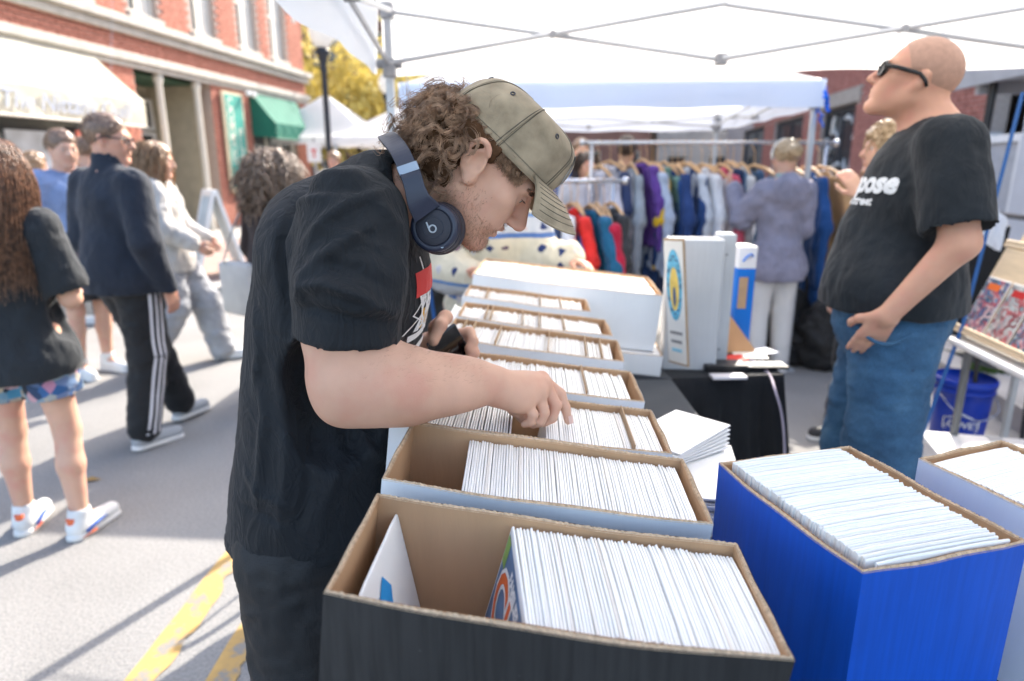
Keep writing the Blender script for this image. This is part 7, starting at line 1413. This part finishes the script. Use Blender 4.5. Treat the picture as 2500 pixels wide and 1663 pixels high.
# ------------------------------------------------------------------ right edge: table with easels, bucket, printer carton, chair
RT = empty('folding_table', (2.35, 2.75, 0), 'white folding table with wooden display stands at the right edge', 'table'); WTOP = mat('white_plastic_top', (.76, .76, .76), .5, .03, 5)
e0, e1_ = onz(2308, 818, .745), onz(2505, 915, .745); ax = norm(e1_ - e0); ay = V3(-ax[1], ax[0], 0)
if ay[0] < 0: ay = -ay
Mr_ = frame(e0, ax, ay, (0, 0, 1)); MB().b2((-.0, 0, -.032), (1.25, .62, 0), Mr_, .012).build('table_top', WTOP, RT)
for (x, y) in ((.10, .06), (.10, .55), (1.1, .06), (1.1, .55)):
    p = Mr_ @ Vector((x, y, 0)); MB().tube([(p[0], p[1], .71), (p[0] - .02, p[1] - .03, .0)], .017, 10).build('leg', mat('grey_leg_steel', (.13, .135, .14), .4) if y < .3 else WTOP, RT); 
    if y < .3: MB().tube([(p[0] - .012, p[1] - .02, .20), (p[0] - .015, p[1] - .022, .27)], .021, 10).build('leg_clip', flat('black_plastic', (.015, .015, .017)), RT)
PINE = mat('pale_pine', (.66, .52, .35), .6, .10, 6, .15, 60, aniso=(1, 1, 6))
def cover_mat(i):
    cols = [[(.02, .12, .35), (.55, .06, .04), (.6, .62, .65), (.02, .03, .06), (.05, .3, .5)], [(.55, .55, .55), (.5, .03, .05), (.08, .09, .1), (.6, .6, .58), (.1, .3, .35)], [(.6, .4, .25), (.65, .5, .05), (.05, .35, .45), (.5, .1, .15), (.6, .55, .45)]][i % 3]
    nm = 'comic_cover_art' + str(i); m, nt, b, out = newmat(nm); L = nt.links; tc = N(nt, 'ShaderNodeTexCoord'); n = N(nt, 'ShaderNodeTexNoise', i_Scale=14.0, i_Detail=3.0, i_Distortion=1.5); v = N(nt, 'ShaderNodeTexVoronoi', i_Scale=19.0); L.new(tc.outputs['Object'], n.inputs['Vector']); L.new(n.outputs['Color'], v.inputs['Vector']); v.inputs['Scale'].default_value = 7; sc = N(nt, 'ShaderNodeSeparateColor'); L.new(v.outputs['Color'], sc.inputs[0])
    L.new(ramp(nt, sc.outputs[0], [(k / 4.01, c) for k, c in enumerate(cols)]), b.inputs['Base Color']); b.inputs['Roughness'].default_value = .3; return m
def easel(O, X, Yv, w_, h_, label, covers):
    """slanted wooden display: back board, ledge, side feet; comics stand on the ledge"""
    X, Yv = norm(X), norm(Yv); Nn = norm(np.cross(X, Yv)); M = frame(O, X, Yv, Nn); r = empty('display_stand', O, label, 'display stand', 'wooden display stands')
    MB().b2((0, 0, -.012), (w_, h_, 0), M, .003).build('back_board', PINE, r); MB().b2((-.012, -.018, -.014), (w_ + .012, .0, .050), M, .006).build('ledge', PINE, r); MB().b2((-.012, .0, .038), (w_ + .012, .018, .050), M, .004).build('lip', PINE, r)
    for i, (x0, x1, m_, lb) in enumerate(covers):
        cm = MB().b2((x0, .002, .012), (x1, .262, .016), M, .001).build('bagged_comic', SLEEVE, label=lb, cat='comic', group='comics on the display stands'); MB().b2((x0 + .004, .006, .0162), (x1 - .004, .255, .0170), M).build('cover', m_, cm); MB().b2((x0 + .03, .205, .0172), (x1 - .05, .235, .0178), M).build('title_bar', flat('title_orange' if i % 2 == 0 else 'title_red', (.78, .16, .03) if i % 2 == 0 else (.55, .03, .03), .4), cm)
    return r
o1 = onz(2345, 812, .752) + V3(0, .01, .02); xv = ax; yv = norm(ay * .35 + V3(0, 0, 1)); 
easel(o1, xv, yv, .62, .40, 'lower pale wooden display stand with comics on the right table', [(.03, .20, cover_mat(0), 'blue and red covered comic on the lower display stand'), (.215, .385, cover_mat(1), 'grey and red covered comic on the lower display stand'), (.40, .57, cover_mat(0), 'third comic on the lower display stand')])
o2 = o1 + yv * .405 + ay * .05 + V3(0, 0, .0); easel(o2 + ax * -.015, xv, yv, .62, .42, 'upper pale wooden display stand with a bright comic', [(.07, .25, cover_mat(2), 'bright pink and yellow covered comic on the upper display stand'), (.27, .45, cover_mat(2), 'second bright comic on the upper display stand')])
# blue bucket with lid
BK = onz(2330, 1072, 0); BKT = empty('bucket', (BK[0], BK[1], 0), 'blue plastic bucket with lid under the right table', 'bucket'); BBL = mat('bucket_blue', (.004, .035, .36), .4, .05, 6); Mb = Matrix.Translation((BK[0], BK[1], 0))
MB().lathe([(.128, .0), (.130, .012), (.140, .25), (.142, .30), (.152, .302), (.152, .315), (.143, .317), (.144, .345)], 36, Mb).build('pail', BBL, BKT, True); MB().lathe([(.150, .335), (.155, .345), (.155, .372), (.148, .378), (.142, .368), (.02, .366), (.001, .366)], 36, Mb).build('lid', BBL, BKT, True)
MB().tube(spl([Mb @ Vector((.155, 0, .31)), Mb @ Vector((.12, -.13, .22)), Mb @ Vector((0, -.165, .175)), Mb @ Vector((-.12, -.13, .22)), Mb @ Vector((-.155, 0, .31))], 6), .003, 6).build('handle', CHROME, BKT, True)
dirb = norm(V3(-BK[0] * .75, -BK[1], 0)); sx = V3(-dirb[1], dirb[0], 0); sx = sx if sx[0] > 0 else -sx
def on_pail(pts2, w_=.0045, nm='logo'):
    P = []
    for (u, z) in pts2: a = u / .138; P.append(V3(BK[0], BK[1], z) + (dirb * math.cos(a) + sx * math.sin(a)) * (.1335 + .035 * z + .002))
    MB().tube(P, w_, 5, flat_=1).build(nm, flat('bucket_print_white', (.70, .72, .78), .5), BKT, True)
on_pail([(-.085, .10), (-.085, .165), (-.06, .168), (0, .20), (.06, .168), (.085, .165), (.085, .10), (-.085, .10)], .0035)
vs, fs = text_mesh("LOWE'S", .052, .001); out_ = []
for p in vs: a = p[0] / .138; z_ = .132 + p[1]; out_.append(V3(BK[0], BK[1], z_) + (dirb * math.cos(a) + sx * math.sin(a)) * (.1335 + .035 * z_ + .0035))
mk('lettering', out_, fs, flat('bucket_print_white', (.70, .72, .78)), BKT)
# white carton with grey tape on the ground
kz = onz(2330, 1165, .25); WCX = empty('carton', (2.02, 2.36, 0), 'white carton with a grey tape strip on the ground at the right', 'box'); kk_ = onz(2420, 1100, .30); Mw = xf((0, 0, R(-14)), (kk_[0] - .02, kk_[1] - .02, 0))
MB().box((0, 0, .15), (.44, .42, .298), Mw, bev=.006).build('body', WBOX, WCX); MB().b2((.06, -.212, .05), (.12, .212, .302), Mw).build('tape', flat('grey_tape', (.42, .43, .45), .5), WCX); MB().b2((-.224, -.215, .04), (-.15, -.2115, .18), Mw).build('print', flat('cyan_print', (.03, .42, .62), .5), WCX); MB().add([Mw @ Vector((-.02 + .07 * math.cos(t), -.2125, .17 + .07 * math.sin(t))) for t in np.linspace(0, 2 * math.pi, 25)[:-1]], [tuple(range(24))]).build('print', flat('pale_pink_print', (.66, .52, .54), .6), WCX)
# black folding chair with a white cloth thrown over it
cp = aty(2388, 640, 3.75); CH = empty('folding_chair', (cp[0], cp[1], 0), 'black fabric folding chair behind the bald man', 'chair'); CHM = cloth_mat('black_chair_fabric', (.011, .011, .013), .8, .1, .3); fx = .15
b = MB().grid([[V3(cp[0] - fx + 2 * fx * k / 8, cp[1] + .04 * math.sin(math.pi * k / 8) + .05 * (1 - j / 8), .52 + .66 * j / 8) for k in range(9)] for j in range(9)]); b.build('backrest', CHM, CH, True)
MB().grid([[V3(cp[0] - fx + 2 * fx * k / 8, cp[1] - .40 * j / 6 + .05, .47 - .03 * math.sin(math.pi * k / 8)) for k in range(9)] for j in range(7)]).build('seat', CHM, CH, True)
for sg in (-1, 1):
    MB().tube([V3(cp[0] + sg * fx, cp[1] + .07, .02), V3(cp[0] + sg * fx, cp[1] + .02, 1.18)], .012, 8).build('leg', mat('black_steel', (.02, .02, .022)), CH); MB().tube([V3(cp[0] + sg * fx, cp[1] - .38, .02), V3(cp[0] + sg * fx, cp[1] - .34, .50), V3(cp[0] + sg * fx, cp[1] + .05, .62)], .012, 8).build('leg', mat('black_steel', (.02, .02, .022)), CH)
wc = aty(2408, 545, 3.7); b = MB(); rows = []
for j in range(11):
    t = j / 10; rows.append([V3(wc[0] - .06 + .12 * k / 9 + .03 * t, wc[1] - .03 - .03 * math.sin(k * 1.4 + j * .4), wc[2] + .09 - .20 * t * t - .05 * (k / 9) ** 2 + .015 * math.sin(k * 1.7)) for k in range(10)])
b.grid(rows).build('draped_towel', mat('white_towel', (.70, .73, .80), .9, .06, 20, .3, 90), True and None, True, label='white cloth thrown over the back of the black chair', cat='cloth')
# grass tuft at the right kerb, dry leaf on the road, sandwich board, shiny cap, bag in the boy's hand
gt = onz(2425, 905, .14); gr = []; rg2 = np.random.default_rng(4)
for i in range(420):
    a = rg2.uniform(0, 6.28); r_ = rg2.uniform(0, .16); p = gt + V3(math.cos(a) * r_ * 1.3, math.sin(a) * r_ * .6, .0); d_ = norm(V3(rg2.normal(0, .5), rg2.normal(0, .5), 1.2)); l_ = rg2.uniform(.04, .11); gr.append([p, p + d_ * l_ * .5, p + d_ * l_ + V3(d_[0], d_[1], -.2) * l_ * .3])
g_ = strands(gr, np.array([.003, .0024, .0006]), 'grass_tuft', mat('weed_green', (.09, .17, .03), .7, .3, 30, trans=.2), None, 3); tag(g_, 'tuft of green weeds at the right kerb', 'grass', kind='stuff')
lf = onz(225, 1173, .004); MB().add([lf + V3(-.045, 0, .002), lf + V3(-.01, .02, .012), lf + V3(.045, .006, .004), lf + V3(0, -.02, .010)], [(0, 1, 2, 3)]).build('fallen_leaf', mat('dry_leaf', (.36, .22, .07), .8), label='single dry leaf lying on the asphalt', cat='leaf')
sbp = onz(535, 672, .15); SBD = empty('sandwich_board', (sbp[0], sbp[1], .15), 'white sandwich board on the pavement bulge', 'sign'); yawb = R(35)
for sg in (-1, 1):
    Mx = xf((0, 0, yawb), (sbp[0], sbp[1], .15)) @ Matrix.Translation((sg * .30, 0, 0)) @ Matrix.Rotation(-sg * R(15), 4, 'Y'); q = MB(); q.b2((-.02, -.32, 0), (.02, -.26, 1.12), Mx, .004); q.b2((-.02, .26, 0), (.02, .32, 1.12), Mx, .004); q.b2((-.02, -.26, 1.04), (.02, .26, 1.12), Mx, .004); q.b2((-.02, -.26, .12), (.02, .26, .2), Mx, .004); pn = q.build('frame', WHITEP, SBD); MB().b2((-.008, -.26, .2), (.008, .26, 1.04), Mx).build('panel', mat('pale_blue_panel', (.42, .55, .62), .4, .2, 4), pn)
bp_ = onz(185, 880, .0); MB().box((-2.98, 4.5, .90), (.13, .09, .24), rot=(0, 0, R(20)), bev=.03).build('shopping_bag', mat('dark_plum_bag', (.09, .065, .075), .7, .15, 14), label='dark plum bag carried beside the boy in blue', cat='bag')
sc_ = aty(1968, 690, 3.6); S = Solid(.007); S.ell(sc_, (.055, .055, .035), None, None, .02); S.ell(sc_ + V3(-.05, -.02, -.035), (.06, .05, .012), None, None, .02); S.ell(sc_ + V3(.02, 0, .045), (.03, .03, .03), None, None, .01); v_, f_ = S.mesh();
